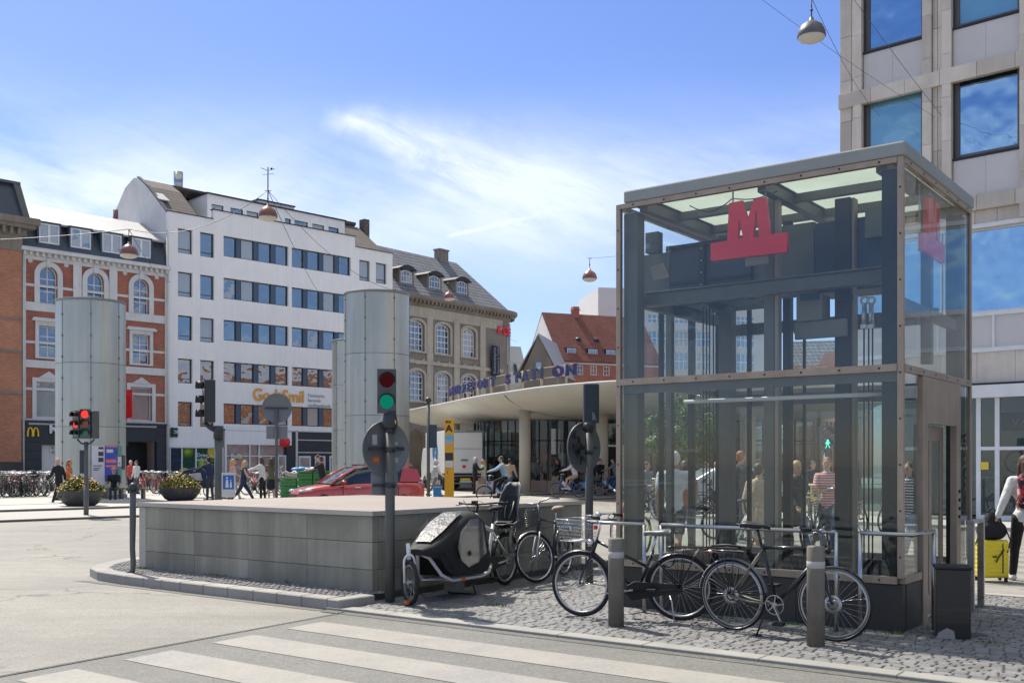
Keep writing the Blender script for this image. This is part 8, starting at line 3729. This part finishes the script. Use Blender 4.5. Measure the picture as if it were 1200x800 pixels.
def remesh(mb, name, m, parent, vox, extra=None, smooth=3):
 me = mb.mesh('tmp', m)
 ob = bpy.data.objects.new('tmp', me)
 COL.objects.link(ob)
 md = ob.modifiers.new('r', 'REMESH')
 md.mode = 'VOXEL'
 md.voxel_size = vox
 md.use_smooth_shade = True
 if smooth:
  sm = ob.modifiers.new('s', 'SMOOTH')
  sm.iterations = smooth
  sm.factor = .5
 bpy.context.view_layer.update()
 dg = bpy.context.evaluated_depsgraph_get()
 res = bpy.data.meshes.new_from_object(ob.evaluated_get(dg))
 bpy.data.objects.remove(ob)
 bpy.data.meshes.remove(me)
 res.name = name
 res.materials.clear()
 if extra is not None:
  bm = bmesh.new()
  bm.from_mesh(res)
  em = extra.mesh('e', m)
  bm.from_mesh(em)
  bm.to_mesh(res)
  bm.free()
  bpy.data.meshes.remove(em)
 res.materials.append(MATS[m])
 for p in res.polygons:
  p.use_smooth = True
  p.material_index = 0
 o = bpy.data.objects.new(name, res)
 COL.objects.link(o)
 o.parent = parent
 return o


SK = {'light': (.52, .31, .22), 'tan': (.40, .22, .14), 'dark': (.12, .06, .04)}
for k_, c_ in SK.items():
 C('skin_' + k_, c_, .55, 0, .06, 8)
CL = {'black': (.013, .013, .015), 'navy': (.015, .025, .065), 'white': (.62, .62, .60), 'grey': (.20, .20, .21), 'beige': (.42, .31, .21), 'sky': (.30, .43, .50),
  'olive': (.10, .10, .055), 'pink': (.60, .35, .33), 'red': (.55, .08, .07), 'denim': (.06, .10, .17), 'charcoal': (.04, .042, .045), 'orange': (.60, .17, .05), 'rust': (.35, .13, .07), 'pale': (.55, .57, .45)}
for k_, c_ in CL.items():
 C('cloth_' + k_, c_, .85, 0, .22, 7, bump=2.5, bscale=14)
HR = {'blonde': (.50, .32, .13), 'brown': (.07, .035, .018), 'black': (.012, .010, .009), 'white': (.60, .58, .54), 'ginger': (.30, .10, .03)}
for k_, c_ in HR.items():
 C('hair_' + k_, c_, .6, 0, .2, 20)


def striped(name, a, b, per=.045):
 m, nt, out = _nt(name)
 bs = N(nt, 'ShaderNodeBsdfPrincipled')
 nt.links.new(bs.outputs[0], out.inputs[0])
 tc = N(nt, 'ShaderNodeTexCoord')
 sp = N(nt, 'ShaderNodeSeparateXYZ')
 nt.links.new(tc.outputs['Object'], sp.inputs[0])
 f = math_n(nt, 'GREATER_THAN', math_n(nt, 'FRACT', math_n(nt, 'DIVIDE', sp.outputs[2], per)), .5)
 nt.links.new(mixc(nt, f, a, b), bs.inputs[0])
 bs.inputs['Roughness'].default_value = .85
 MATS[name] = m


striped('cloth_redstripe', (.55, .10, .10), (.60, .52, .50))
striped('cloth_bwstripe', (.60, .60, .58), (.03, .03, .04))


def floral(name):
 m, nt, out = _nt(name)
 bs = N(nt, 'ShaderNodeBsdfPrincipled')
 nt.links.new(bs.outputs[0], out.inputs[0])
 tc = N(nt, 'ShaderNodeTexCoord')
 vo = N(nt, 'ShaderNodeTexVoronoi')
 vo.inputs['Scale'].default_value = 22
 nt.links.new(tc.outputs['Object'], vo.inputs['Vector'])
 sp = N(nt, 'ShaderNodeSeparateXYZ')
 nt.links.new(vo.outputs['Color'], sp.inputs[0])
 cr = N(nt, 'ShaderNodeValToRGB')
 cr.color_ramp.interpolation = 'CONSTANT'
 el_ = cr.color_ramp.elements
 el_[0].color = (.02, .02, .03, 1)
 el_[1].position = .42
 el_[1].color = (.55, .04, .05, 1)
 e = el_.new(.74)
 e.color = (.55, .5, .48, 1)
 nt.links.new(sp.outputs[0], cr.inputs[0])
 nt.links.new(cr.outputs[0], bs.inputs[0])
 bs.inputs['Roughness'].default_value = .8
 MATS[name] = m


floral('cloth_floral')

POSES = {
 'stand': dict(hL=.05, hR=-.03, kL=.05, kR=.05, sL=.08, sR=.12, eL=.25, eR=.3),
 'talk': dict(hL=.08, hR=-.05, kL=.08, kR=.05, sL=.4, sR=.55, eL=1.5, eR=1.3, lean=.03),
 'walk': dict(hL=.46, hR=-.36, kL=.12, kR=.35, sL=-.38, sR=.42, eL=.3, eR=.5, lean=.06),
 'stride': dict(hL=.58, hR=-.48, kL=.10, kR=.30, sL=-.5, sR=.4, eL=.3, eR=.9, lean=.10),
 'sit': dict(hL=1.45, hR=1.5, kL=1.45, kR=1.4, sL=.5, sR=.55, eL=1.0, eR=1.1, lean=.1, pz=.47),
 'ride': dict(hL=1.25, hR=.72, kL=1.15, kR=.75, sL=.95, sR=.95, eL=.35, eR=.35, lean=.26, pz=.99, ab=.12),
 'reach': dict(hL=.1, hR=-.05, kL=.1, kR=.05, sL=1.1, sR=1.2, eL=.3, eR=.3, lean=.12),
 'pull': dict(hL=.36, hR=-.40, kL=.10, kR=.30, sL=-.30, sR=.30, eL=.25, eR=.5, lean=.05, abL=.42),
}


def person(label, pos, head, pose='stand', h=1.74, top='black', legs='navy', hair='brown', skin='light', sleeves='long', female=False, long_hair=False, skirt=None, shorts=False, shoes='black',
   hat=None, turn=0.0, vox=.022, group=None, bald=False, mirror=False, jacket_len=.0, name='person', facez=True):
 P_ = dict(lean=0, pz=None, ab=.10, abL=None)
 P_.update(POSES[pose])
 if mirror:
  for a, b in (('hL', 'hR'), ('kL', 'kR'), ('sL', 'sR'), ('eL', 'eR')):
   P_[a], P_[b] = P_[b], P_[a]
 root = thing(name, label, 'person', pos, head - PI / 2, group)
 sw = (.098 if female else .116) * h
 hw = .052 * h
 j = {}
 ln = P_['lean']
 pel = V(0, 0, 0)
 up = V(0, math.sin(ln), math.cos(ln))
 chest = pel + up * .20 * h
 sh = pel + up * .295 * h
 neck = sh + up * .035 * h
 hd = neck + V(0, .012 * h, .085 * h)
 legs_ = {}
 for s_, q in ((-1, 'L'), (1, 'R')):
  hip = pel + V(s_ * hw, 0, -.012 * h)
  a = P_['h' + q]
  kn = hip + V(s_ * .006 * h, math.sin(a), -math.cos(a)).normalized() * .245 * h
  b = a - P_['k' + q]
  an = kn + V(-s_ * .004, math.sin(b), -math.cos(b)).normalized() * .235 * h
  f = b * .35 if P_['pz'] is None or pose == 'ride' else 0
  toe = an + V(s_ * .012 * h, math.cos(f) * .10 * h, -.022 * h - math.sin(-f) * .03 * h)
  legs_[q] = (hip, kn, an, toe)
 arms = {}
 for s_, q in ((-1, 'L'), (1, 'R')):
  sj = sh + V(s_ * sw, 0, -.015 * h)
  a = P_['s' + q]
  ab = P_['abL'] if (q == 'L' and P_['abL']) else P_['ab']
  el_ = sj + V(s_ * math.sin(ab), math.sin(a) * math.cos(ab), -math.cos(a) * math.cos(ab)).normalized() * .172 * h
  b = a + P_['e' + q]
  ab2 = ab * (.9 if (q == 'L' and P_['abL']) else -.4)
  wr = el_ + V(s_ * math.sin(ab2), math.sin(b) * math.cos(ab2), -math.cos(b) * math.cos(ab2)).normalized() * .145 * h
  arms[q] = (sj, el_, wr)
 low = min(min(l[2].z - .04 * h, l[3].z - .018 * h) for l in legs_.values())
 dz = -low if P_['pz'] is None else P_['pz'] + .01 - 0.0
 mv = V(0, 0, dz)
 pel, chest, sh, neck, hd = (x + mv for x in (pel, chest, sh, neck, hd))
 legs_ = {k: tuple(x + mv for x in l) for k, l in legs_.items()}
 arms = {k: tuple(x + mv for x in l) for k, l in arms.items()}
 RT = Matrix.Rotation(turn, 3, 'Z')

 def torso(mb, g=0.0, full=True):
  caps(mb, pel + V(-.028 * h, 0, 0), (.058 if not female else .060) * h + g, pel + V(.028 * h, 0, 0), (.058 if not female else .060) * h + g)
  caps(mb, pel, .064 * h + g, chest, (.066 if not female else .058) * h + g)
  caps(mb, chest + V(-.03 * h, .006 * h, 0), .062 * h + g, chest + V(.03 * h, .006 * h, 0), .062 * h + g)
  caps(mb, chest, .070 * h + g, sh - V(0, 0, .02 * h), .06 * h + g)
  caps(mb, sh + V(-sw * .75, 0, -.022 * h), .042 * h + g, sh + V(sw * .75, 0, -.022 * h), .042 * h + g)
 # ---- body
 mb = MB()
 torso(mb)
 caps(mb, neck - V(0, 0, .03 * h), .034 * h, hd - V(0, 0, .03 * h), .029 * h)
 mb.ell(hd, (.045 * h, .055 * h, .066 * h), 14, 10)
 mb.ell(hd + RT @ V(0, .020 * h, -.030 * h), (.033 * h, .036 * h, .036 * h), 12, 8)
 fine = MB()
 fine.ell(hd + RT @ V(0, .060 * h, -.008 * h), (.008 * h, .011 * h, .016 * h), 8, 6)
 for s_ in (-1, 1):
  fine.ell(hd + RT @ V(s_ * .046 * h, -.002 * h, -.006 * h), (.006 * h, .012 * h, .018 * h), 8, 6)
 for q, (sj, e_, w_) in arms.items():
  s_ = -1 if q == 'L' else 1
  caps(mb, sj, .031 * h, e_, .024 * h)
  caps(mb, e_, .0245 * h, w_, .016 * h)
  d = (w_ - e_).normalized()
  pe = w_ + d * .045 * h
  side = V(1, 0, 0) - d * d.x
  side.normalize()
  nrm_ = d.cross(side)
  mb.ell(w_ + d * .026 * h, (.017 * h, .017 * h, .022 * h), 10, 6)
  for k in range(4):
   o = (k - 1.5) * .0095 * h
   L_ = (.036, .042, .040, .031)[k] * h
   b0 = w_ + d * .040 * h + side * o
   b1 = b0 + d * L_ * .55 + nrm_ * .002 * h
   b2 = b1 + (d * .8 + nrm_ * .6).normalized() * L_ * .5
   fine.tube([b0, b1, b2], [.0052 * h, .0047 * h, .0036 * h], 6)
  t0 = w_ + d * .014 * h + side * (-s_) * .014 * h
  fine.tube([t0, t0 + (d * .7 - side * s_ * .7).normalized() * .022 * h, t0 + (d * .95 - side * s_ * .35).normalized() * .040 * h], [.0066 * h, .0056 * h, .0042 * h], 6)
 for q, (hp_, kn, an, toe) in legs_.items():
  caps(mb, hp_, .048 * h, kn, .031 * h)
  caps(mb, kn, .031 * h, kn.lerp(an, .35), .032 * h)
  caps(mb, kn.lerp(an, .35), .032 * h, an, .019 * h)
  caps(mb, an - V(0, .01 * h, .015 * h), .021 * h, toe, .014 * h)
 remesh(mb, 'body', 'skin_' + skin, root, vox, fine)
 # ---- face details
 mb = MB()
 for s_ in (-1, 1):
  mb.ell(hd + RT @ V(s_ * .017 * h, .0535 * h, .004 * h), (.0065 * h, .004 * h, .0036 * h), 8, 5)
  mb.ell(hd + RT @ V(s_ * .018 * h, .054 * h, .015 * h), (.010 * h, .004 * h, .0022 * h), 8, 4)
 mb.build('eyes', 'ink', root)
 mb = MB()
 mb.ell(hd + RT @ V(0, .0545 * h, -.036 * h), (.013 * h, .005 * h, .0038 * h), 8, 5)
 mb.build('mouth', 'skin_tan' if skin == 'light' else 'skin_dark', root)
 # ---- clothes
 mb = MB()
 torso(mb, .010 * h)
 caps(mb, pel - V(0, 0, (.01 + jacket_len) * h), .070 * h, pel, .072 * h)
 for q, (sj, e_, w_) in arms.items():
  if sleeves == 'none':
   continue
  caps(mb, sj, .042 * h, sj.lerp(e_, 1.0 if sleeves == 'long' else .62), .034 * h)
  if sleeves == 'long':
   caps(mb, e_, .034 * h, w_ - (w_ - e_) * .08, .025 * h)
 remesh(mb, 'shirt', 'cloth_' + top, root, vox)
 mb = MB()
 caps(mb, pel + V(-.03 * h, 0, -.01 * h), .064 * h, pel + V(.03 * h, 0, -.01 * h), .064 * h)
 if skirt:
  kz = pel.z - skirt * h
  a = (legs_['L'][1] + legs_['R'][1]) * .5
  mid = pel.lerp(a, min(1, skirt / .245))
  for s_ in (-1, 1):
   caps(mb, pel + V(s_ * .03 * h, 0, 0), .062 * h, mid + V(s_ * .05 * h, 0, 0), .072 * h)
  caps(mb, pel, .07 * h, mid, .09 * h)
 else:
  for q, (hp_, kn, an, toe) in legs_.items():
   if shorts:
    caps(mb, hp_, .058 * h, hp_.lerp(kn, .75), .048 * h)
   else:
    caps(mb, hp_, .056 * h, kn, .041 * h)
    caps(mb, kn, .040 * h, an + (kn - an) * .05, .030 * h)
 remesh(mb, 'skirt' if skirt else 'trousers', 'cloth_' + legs, root, vox)
 for q, (hp_, kn, an, toe) in legs_.items():
  mb = MB()
  caps(mb, an - V(0, .018 * h, .020 * h), .026 * h, an + V(0, .02 * h, -.016 * h), .024 * h)
  caps(mb, an + V(0, .02 * h, -.02 * h), .021 * h, toe + V(0, .01 * h, 0), .018 * h)
  mb.build('shoe', 'cloth_' + shoes, root)
 # ---- hair
 if not bald:
  mb = MB()
  mb.ell(hd + RT @ V(0, -.010 * h, .014 * h), (.051 * h, .056 * h, .061 * h), 12, 8)
  if long_hair:
   caps(mb, hd + RT @ V(0, -.038 * h, .0), .042 * h, hd + RT @ V(0, -.062 * h, -.13 * h), .034 * h)
   for s_ in (-1, 1):
    caps(mb, hd + RT @ V(s_ * .040 * h, -.015 * h, 0), .016 * h, hd + RT @ V(s_ * .052 * h, -.022 * h, -.11 * h), .018 * h)
  else:
   mb.ell(hd + RT @ V(0, -.024 * h, -.012 * h), (.044 * h, .038 * h, .042 * h), 10, 8)
  remesh(mb, 'hair', 'hair_' + hair, root, vox * .7)
 if hat:
  mb = MB()
  mb.lathe([(0, .10 * h), (.045 * h, .085 * h), (.056 * h, .045 * h), (.085 * h, .035 * h), (.085 * h, .030 * h), (.05 * h, .03 * h)], hd, 16)
  mb.build('hat', 'cloth_' + hat, root)
 return root, dict(arms=arms, sh=sh, chest=chest, pel=pel, hd=hd)


def at(u, v, z):
 return G(u, v, z)


def atY(u, Y, z):
 return Vector(((u - 600) / FPX * Y, Y, z))


E_, W_, N_, S_ = 0.0, PI, PI / 2, -PI / 2
person('man in a black jacket striding past the first flower bowl', at(69, 590.5, .056), PI * .93, 'walk', 1.80, 'black', 'black', 'brown', bald=True, mirror=True)
person('woman in an orange top walking beyond the man in the black jacket', atY(80, 40.5, ZP), .1, 'walk', 1.68, 'orange', 'black', 'ginger', female=True, sleeves='short', long_hair=True)
person('person in dark clothes and a hat sitting on the bench by the poster cylinder', atY(133.5, 43.0, ZP), -1.3, 'sit', 1.70, 'black', 'charcoal', 'brown', hat='beige')
person('person in a dark red top beyond the row of bicycles at the dark entrance', atY(153, 52, ZP), -.6, 'stand', 1.62, 'red', 'black', 'white', female=True)
person('person in a white top beyond the row of bicycles at the dark entrance', atY(160, 51, ZP), -2.2, 'stand', 1.60, 'white', 'denim', 'brown')
person('woman with long blonde hair in a dark blue jumpsuit striding past the blue sign', atY(285, 41.0, .056), .25, 'stride', 1.76, 'navy', 'navy', 'blonde', female=True, sleeves='none', long_hair=True)
person('blonde woman in a pale pink blouse behind the blue sign board', atY(272, 42.5, ZP), .35, 'walk', 1.72, 'pink', 'beige', 'blonde', female=True, sleeves='short', long_hair=True)
person('person in a navy jacket leaning over the dark covered trailer behind the mast', atY(246, 42, ZP), 2.6, 'reach', 1.72, 'navy', 'charcoal', 'black')
person('woman in a white shirt and black trousers beside the red bicycle', atY(308, 42, ZP), PI * .95, 'reach', 1.72, 'white', 'black', 'brown', female=True, long_hair=True)
person('woman in an olive top and short skirt beside the thin sign post', atY(318, 41, ZP), 1.9, 'talk', 1.68, 'olive', 'black', 'brown', female=True, sleeves='short', skirt=.18, long_hair=True)
person('man in a black T-shirt reaching over the green crates', atY(378, 38.6, ZP), PI * .98, 'reach', 1.74, 'black', 'black', 'brown', sleeves='short')
person('dark-haired man behind the man in the black T-shirt', atY(373.5, 40.2, ZP), PI * 1.02, 'talk', 1.80, 'charcoal', 'black', 'black')
person('person in a white raincoat walking past the lorry beside the blue crate', atY(510, 47, ZP), .4, 'walk', 1.70, 'white', 'grey', 'white', jacket_len=.1)
person('man in a black waistcoat standing behind the lorry', atY(556.5, 51.0, ZP), .2, 'talk', 1.78, 'black', 'black', 'white')
person('woman in a pale green top facing the man in the waistcoat', atY(566.5, 51.2, ZP), PI, 'talk', 1.66, 'pale', 'beige', 'blonde', female=True, long_hair=True, skirt=.2)
person('person in dungarees over a pale shirt walking away beside the pavilion', atY(597, 49.5, ZP), 1.2, 'walk', 1.76, 'beige', 'denim', 'black')
person('man in a grey suit standing in the shade under the canopy', atY(630, 57.5, ZP), -1.0, 'stand', 1.78, 'grey', 'charcoal', 'black')
person('woman in black with a pale bag crossing under the canopy', atY(655, 54.5, ZP), PI, 'walk', 1.78, 'black', 'black', 'brown', female=True, skirt=.2, long_hair=True)
person('woman in a black dress under the canopy right of the graffitied sign', atY(703, 50.5, ZP), -1.2, 'walk', 1.76, 'black', 'black', 'brown', female=True, skirt=.22)
person('second woman in black beside the one in the black dress', atY(709.5, 51.5, ZP), -1.7, 'stand', 1.70, 'black', 'charcoal', 'blonde', female=True, skirt=.2, sleeves='short')

# riders on blue hire bicycles
hb = city_bike('pale blue hire bicycle', 'bike_blue', 'alloy', 0, True, mixte=True)
mb = MB()
mb.prism([(.36, -.03, .36), (.48, -.03, .30), (.84, -.03, .66), (.74, -.03, .76)], (0, .06, 0))
mb.build('white_panel', 'bike_white', hb)
mb = MB()
for y_ in (-.04, .04):
 mb.prism([(-.30, y_, .35), (-.05, y_, .62), (.05, y_, .68), (-.25, y_, .70)], (0, .004, 0))
mb.build('skirt_guard', 'bike_blue', hb)
riders = [((585.5, 588), PI * 1.04, 'sky', 'black', 'brown', False, 'long', 'man in a pale blue shirt riding a blue hire bicycle past the granite block', 'blue hire bicycle ridden by the man in the pale blue shirt', 1.80),
   ((668.5, 582.5), PI * 1.0, 'white', 'beige', 'brown', True, 'long', 'rider in a pale top and shorts behind the graffitied round sign', 'blue hire bicycle ridden by the rider in shorts', 1.74),
   ((717, 581), PI * .97, 'grey', 'denim', 'black', False, 'long', 'rider in a grey jumper and jeans close to the edge of the lift', 'blue hire bicycle ridden by the rider in the grey jumper', 1.74)]
for i, ((u, v), hd_, top, lg, hr_, sh_, sl_, lb, lb2, hh) in enumerate(riders):
 p = G(u, v, .056)
 f = Vector((math.cos(hd_), math.sin(hd_), 0))
 q = p - f * .42
 if i == 0:
  o = hb
  o.location = q
  o.rotation_euler.z = hd_
  o['label'] = lb2
  o['group'] = 'blue hire bicycles'
 else:
  o = dup(hb, q, hd_, lb2, 'blue hire bicycles')
 person(lb, q + f * .19, hd_, 'ride', hh, top, lg, hr_, sleeves=sl_, shorts=sh_, shoes='white' if sh_ else 'black')

# dark covered cargo trike behind the mast
p = atY(233, 45.5, ZP)
root = thing('cargo_trailer', 'navy fabric-covered cargo tricycle beside the second flower bowl', 'cargo bicycle', p, .1)
mb = MB()
mb.prism([(-.9, -.4, .45), (.5, -.4, .40), (.62, -.4, .9), (.15, -.4, 1.35), (-.55, -.4, 1.20), (-.95, -.4, .75)], (0, .8, 0))
mb.build('fabric_cover', 'cloth_navy', root, bevel=.05)
mb = MB()
mb.prism([(-.35, -.41, .75), (.25, -.41, .75), (.15, -.41, 1.1), (-.25, -.41, 1.05)], (0, -.01, 0))
mb.build('window', 'film_grey', root)
for x_ in (-.5, .55):
 mb = MB()
 mb.torus((x_, -.42, .3), .27, .025, 'y', 26, 6)
 for k in range(10):
  a = k * PI / 5
  mb.tube([(x_, -.42, .3), (x_ + .25 * math.cos(a), -.42, .3 + .25 * math.sin(a))], .003, 3, caps=False)
 mb.build('wheel', 'rubber', root)
mb = MB()
mb.tube([(.6, 0, .5), (1.0, 0, .6), (1.1, 0, 1.1)], .02, 8)
mb.tube([(1.1, -.3, 1.1), (1.1, .3, 1.1)], .015, 8)
mb.build('handlebar', 'black_metal', root)

# beyond the lift
person('white-haired man in a white T-shirt and dark shorts walking beyond the lift', atY(790, 15.8, .03), 1.25, 'walk', 1.80, 'white', 'charcoal', 'white', sleeves='short', shorts=True, skin='tan')
person('woman with brown hair in a rust top beyond the lift, beside the white-haired man', atY(803, 17.0, .03), 1.5, 'walk', 1.66, 'rust', 'denim', 'brown', female=True, sleeves='none', long_hair=True, skin='tan')
person('man in a dark jacket standing on the far pavement, seen through the lift', atY(867, 21, .03), .6, 'talk', 1.80, 'charcoal', 'navy', 'ginger')
person('woman in a beige coat with her back to the lift', atY(888, 16.6, .03), .9, 'walk', 1.62, 'beige', 'beige', 'brown', female=True, jacket_len=.12)
person('blonde woman in a dark grey cardigan seen through the lift', atY(932, 17.2, .03), -1.3, 'walk', 1.66, 'charcoal', 'denim', 'blonde', female=True, jacket_len=.1)
person('woman in a red striped jumper seen through the lift beside the green signal', atY(969.5, 18.4, .03), -2.0, 'talk', 1.66, 'redstripe', 'denim', 'ginger', female=True)
person('woman in a black and white striped T-shirt seen through the lift door side', atY(1068, 16.8, .03), -2.6, 'walk', 1.64, 'bwstripe', 'denim', 'brown', female=True, sleeves='short', long_hair=True)
person('woman in black standing far behind the yellow notice', atY(953, 30, .0), -1.5, 'stand', 1.66, 'black', 'black', 'black', female=True)
for i, (u, Y, t_, l_, hr_) in enumerate(((757, 31, 'grey', 'denim', 'brown'), (827, 35, 'navy', 'black', 'black'), (839, 33, 'white', 'navy', 'blonde'))):
 person(('person in a grey top', 'person in a navy top', 'person in a white top')[i] + ' among the bicycles far beyond the lift', atY(u, Y, 0), rnd.uniform(0, 6), 'walk', 1.7, t_, l_, hr_)

# woman pulling the yellow suitcase
wp = G(1202, 681, .008)
wr_, J = person('woman in a patterned red and black top walking away with a yellow suitcase', wp, 1.40, 'pull', 1.72, 'white', 'black', 'brown', female=True, long_hair=True, shoes='white', vox=.014)
mb = MB()
caps(mb, J['pel'] + V(0, 0, .10), .125, J['sh'] - V(0, 0, .05), .118)
caps(mb, J['sh'] + V(-.10, 0, -.04), .078, J['sh'] + V(.10, 0, -.04), .078)
remesh(mb, 'waistcoat', 'cloth_floral', wr_, .014)
hand = wr_.matrix_basis @ (J['arms']['L'][2] + (J['arms']['L'][2] - J['arms']['L'][1]).normalized() * .07)
bpy.context.view_layer.update()
rz1 = 1.40 - PI / 2
hand = Matrix.Translation(wp) @ Matrix.Rotation(rz1, 4, 'Z') @ (J['arms']['L'][2] + (J['arms']['L'][2] - J['arms']['L'][1]).normalized() * .06)
root = thing('backpack', 'black rucksack with pale trim worn by the woman with the suitcase', 'backpack', wp, rz1)
mb = MB()
c = J['chest'] + V(0, -.17, .03)
caps(mb, c + V(-.07, 0, -.12), .085, c + V(-.07, 0, .14), .08)
caps(mb, c + V(.07, 0, -.12), .085, c + V(.07, 0, .14), .08)
remesh(mb, 'pack', 'cloth_floral', root, .014)
mb = MB()
caps(mb, c + V(-.06, -.06, -.12), .06, c + V(.06, -.06, -.12), .06)
remesh(mb, 'front_pocket', 'cloth_black', root, .014)
sp_ = G(1161, 680.5, .008)
C('suitcase_yellow', (.80, .62, .0), .3, 0, .05, 3, coat=.5)
root = thing('suitcase', 'bright yellow ribbed suitcase on wheels pulled by the woman', 'suitcase', sp_, -.06)
mb = MB()
mb.box(-.20, -.13, .055, .20, .13, .56)
mb.build('shell', 'suitcase_yellow', root, bevel=.035)
mb = MB()
for k in range(7):
 z_ = .13 + k * .06
 mb.box(-.185, -.137, z_, .185, -.125, z_ + .028)
 mb.box(-.207, -.10, z_, -.198, .10, z_ + .028)
mb.build('ribs', 'suitcase_yellow', root, bevel=.004)
mb = MB()
for x_ in (-.16, .16):
 for y_ in (-.1, .1):
  mb.cyl((x_ - .015, y_, .028), (x_ + .015, y_, .028), .028, 12)
  mb.box(x_ - .02, y_ - .015, .04, x_ + .02, y_ + .015, .062)
mb.build('wheels', 'black_plastic', root)
mb = MB()
mb.box(.10, -.1385, .12, .115, -.1375, .52)
mb.box(-.03, -.139, .33, .03, -.1375, .352)
mb.tube([(.12, -.14, .44), (.04, -.16, .33), (.01, -.16, .27)], .009, 6)
mb.box(.201, -.02, .06, .207, .02, .56)
mb.build('trim', 'black_plastic', root)
mb = MB()
hx_ = hand - sp_
rot = Matrix.Rotation(.06, 3, 'Z')
hl_ = rot @ hx_
for s_ in (-1, 1):
 mb.tube([(s_ * .06, .09, .55), (hl_.x + s_ * .05, hl_.y, hl_.z - .01)], .008, 6)
mb.tube([(hl_.x - .065, hl_.y, hl_.z), (hl_.x + .065, hl_.y, hl_.z)], .013, 8)
mb.build('handle', 'black_plastic', root)
root = thing('backpack', 'black backpack sitting on top of the yellow suitcase', 'backpack', sp_ + Vector((.02, .02, .565)), -.06)
mb = MB()
caps(mb, (-.07, 0, .12), .13, (.07, 0, .12), .13)
caps(mb, (-.045, 0, .14), .12, (-.0, 0, .30), .085)
caps(mb, (.045, 0, .14), .12, (.03, 0, .30), .085)
remesh(mb, 'bag', 'cloth_black', root, .014)
mb = MB()
mb.tube([(-.05, -.02, .36), (-.03, -.02, .42), (.03, -.02, .42), (.05, -.02, .36)], .010, 6)
mb.tube([(-.15, -.08, .14), (-.22, -.1, .02), (-.25, -.1, -.06)], .010, 5)
mb.tube([(.14, -.10, .16), (.20, -.12, .0), (.16, -.15, -.14), (.12, -.14, -.2)], .010, 5)
mb.build('straps', 'black_plastic', root)
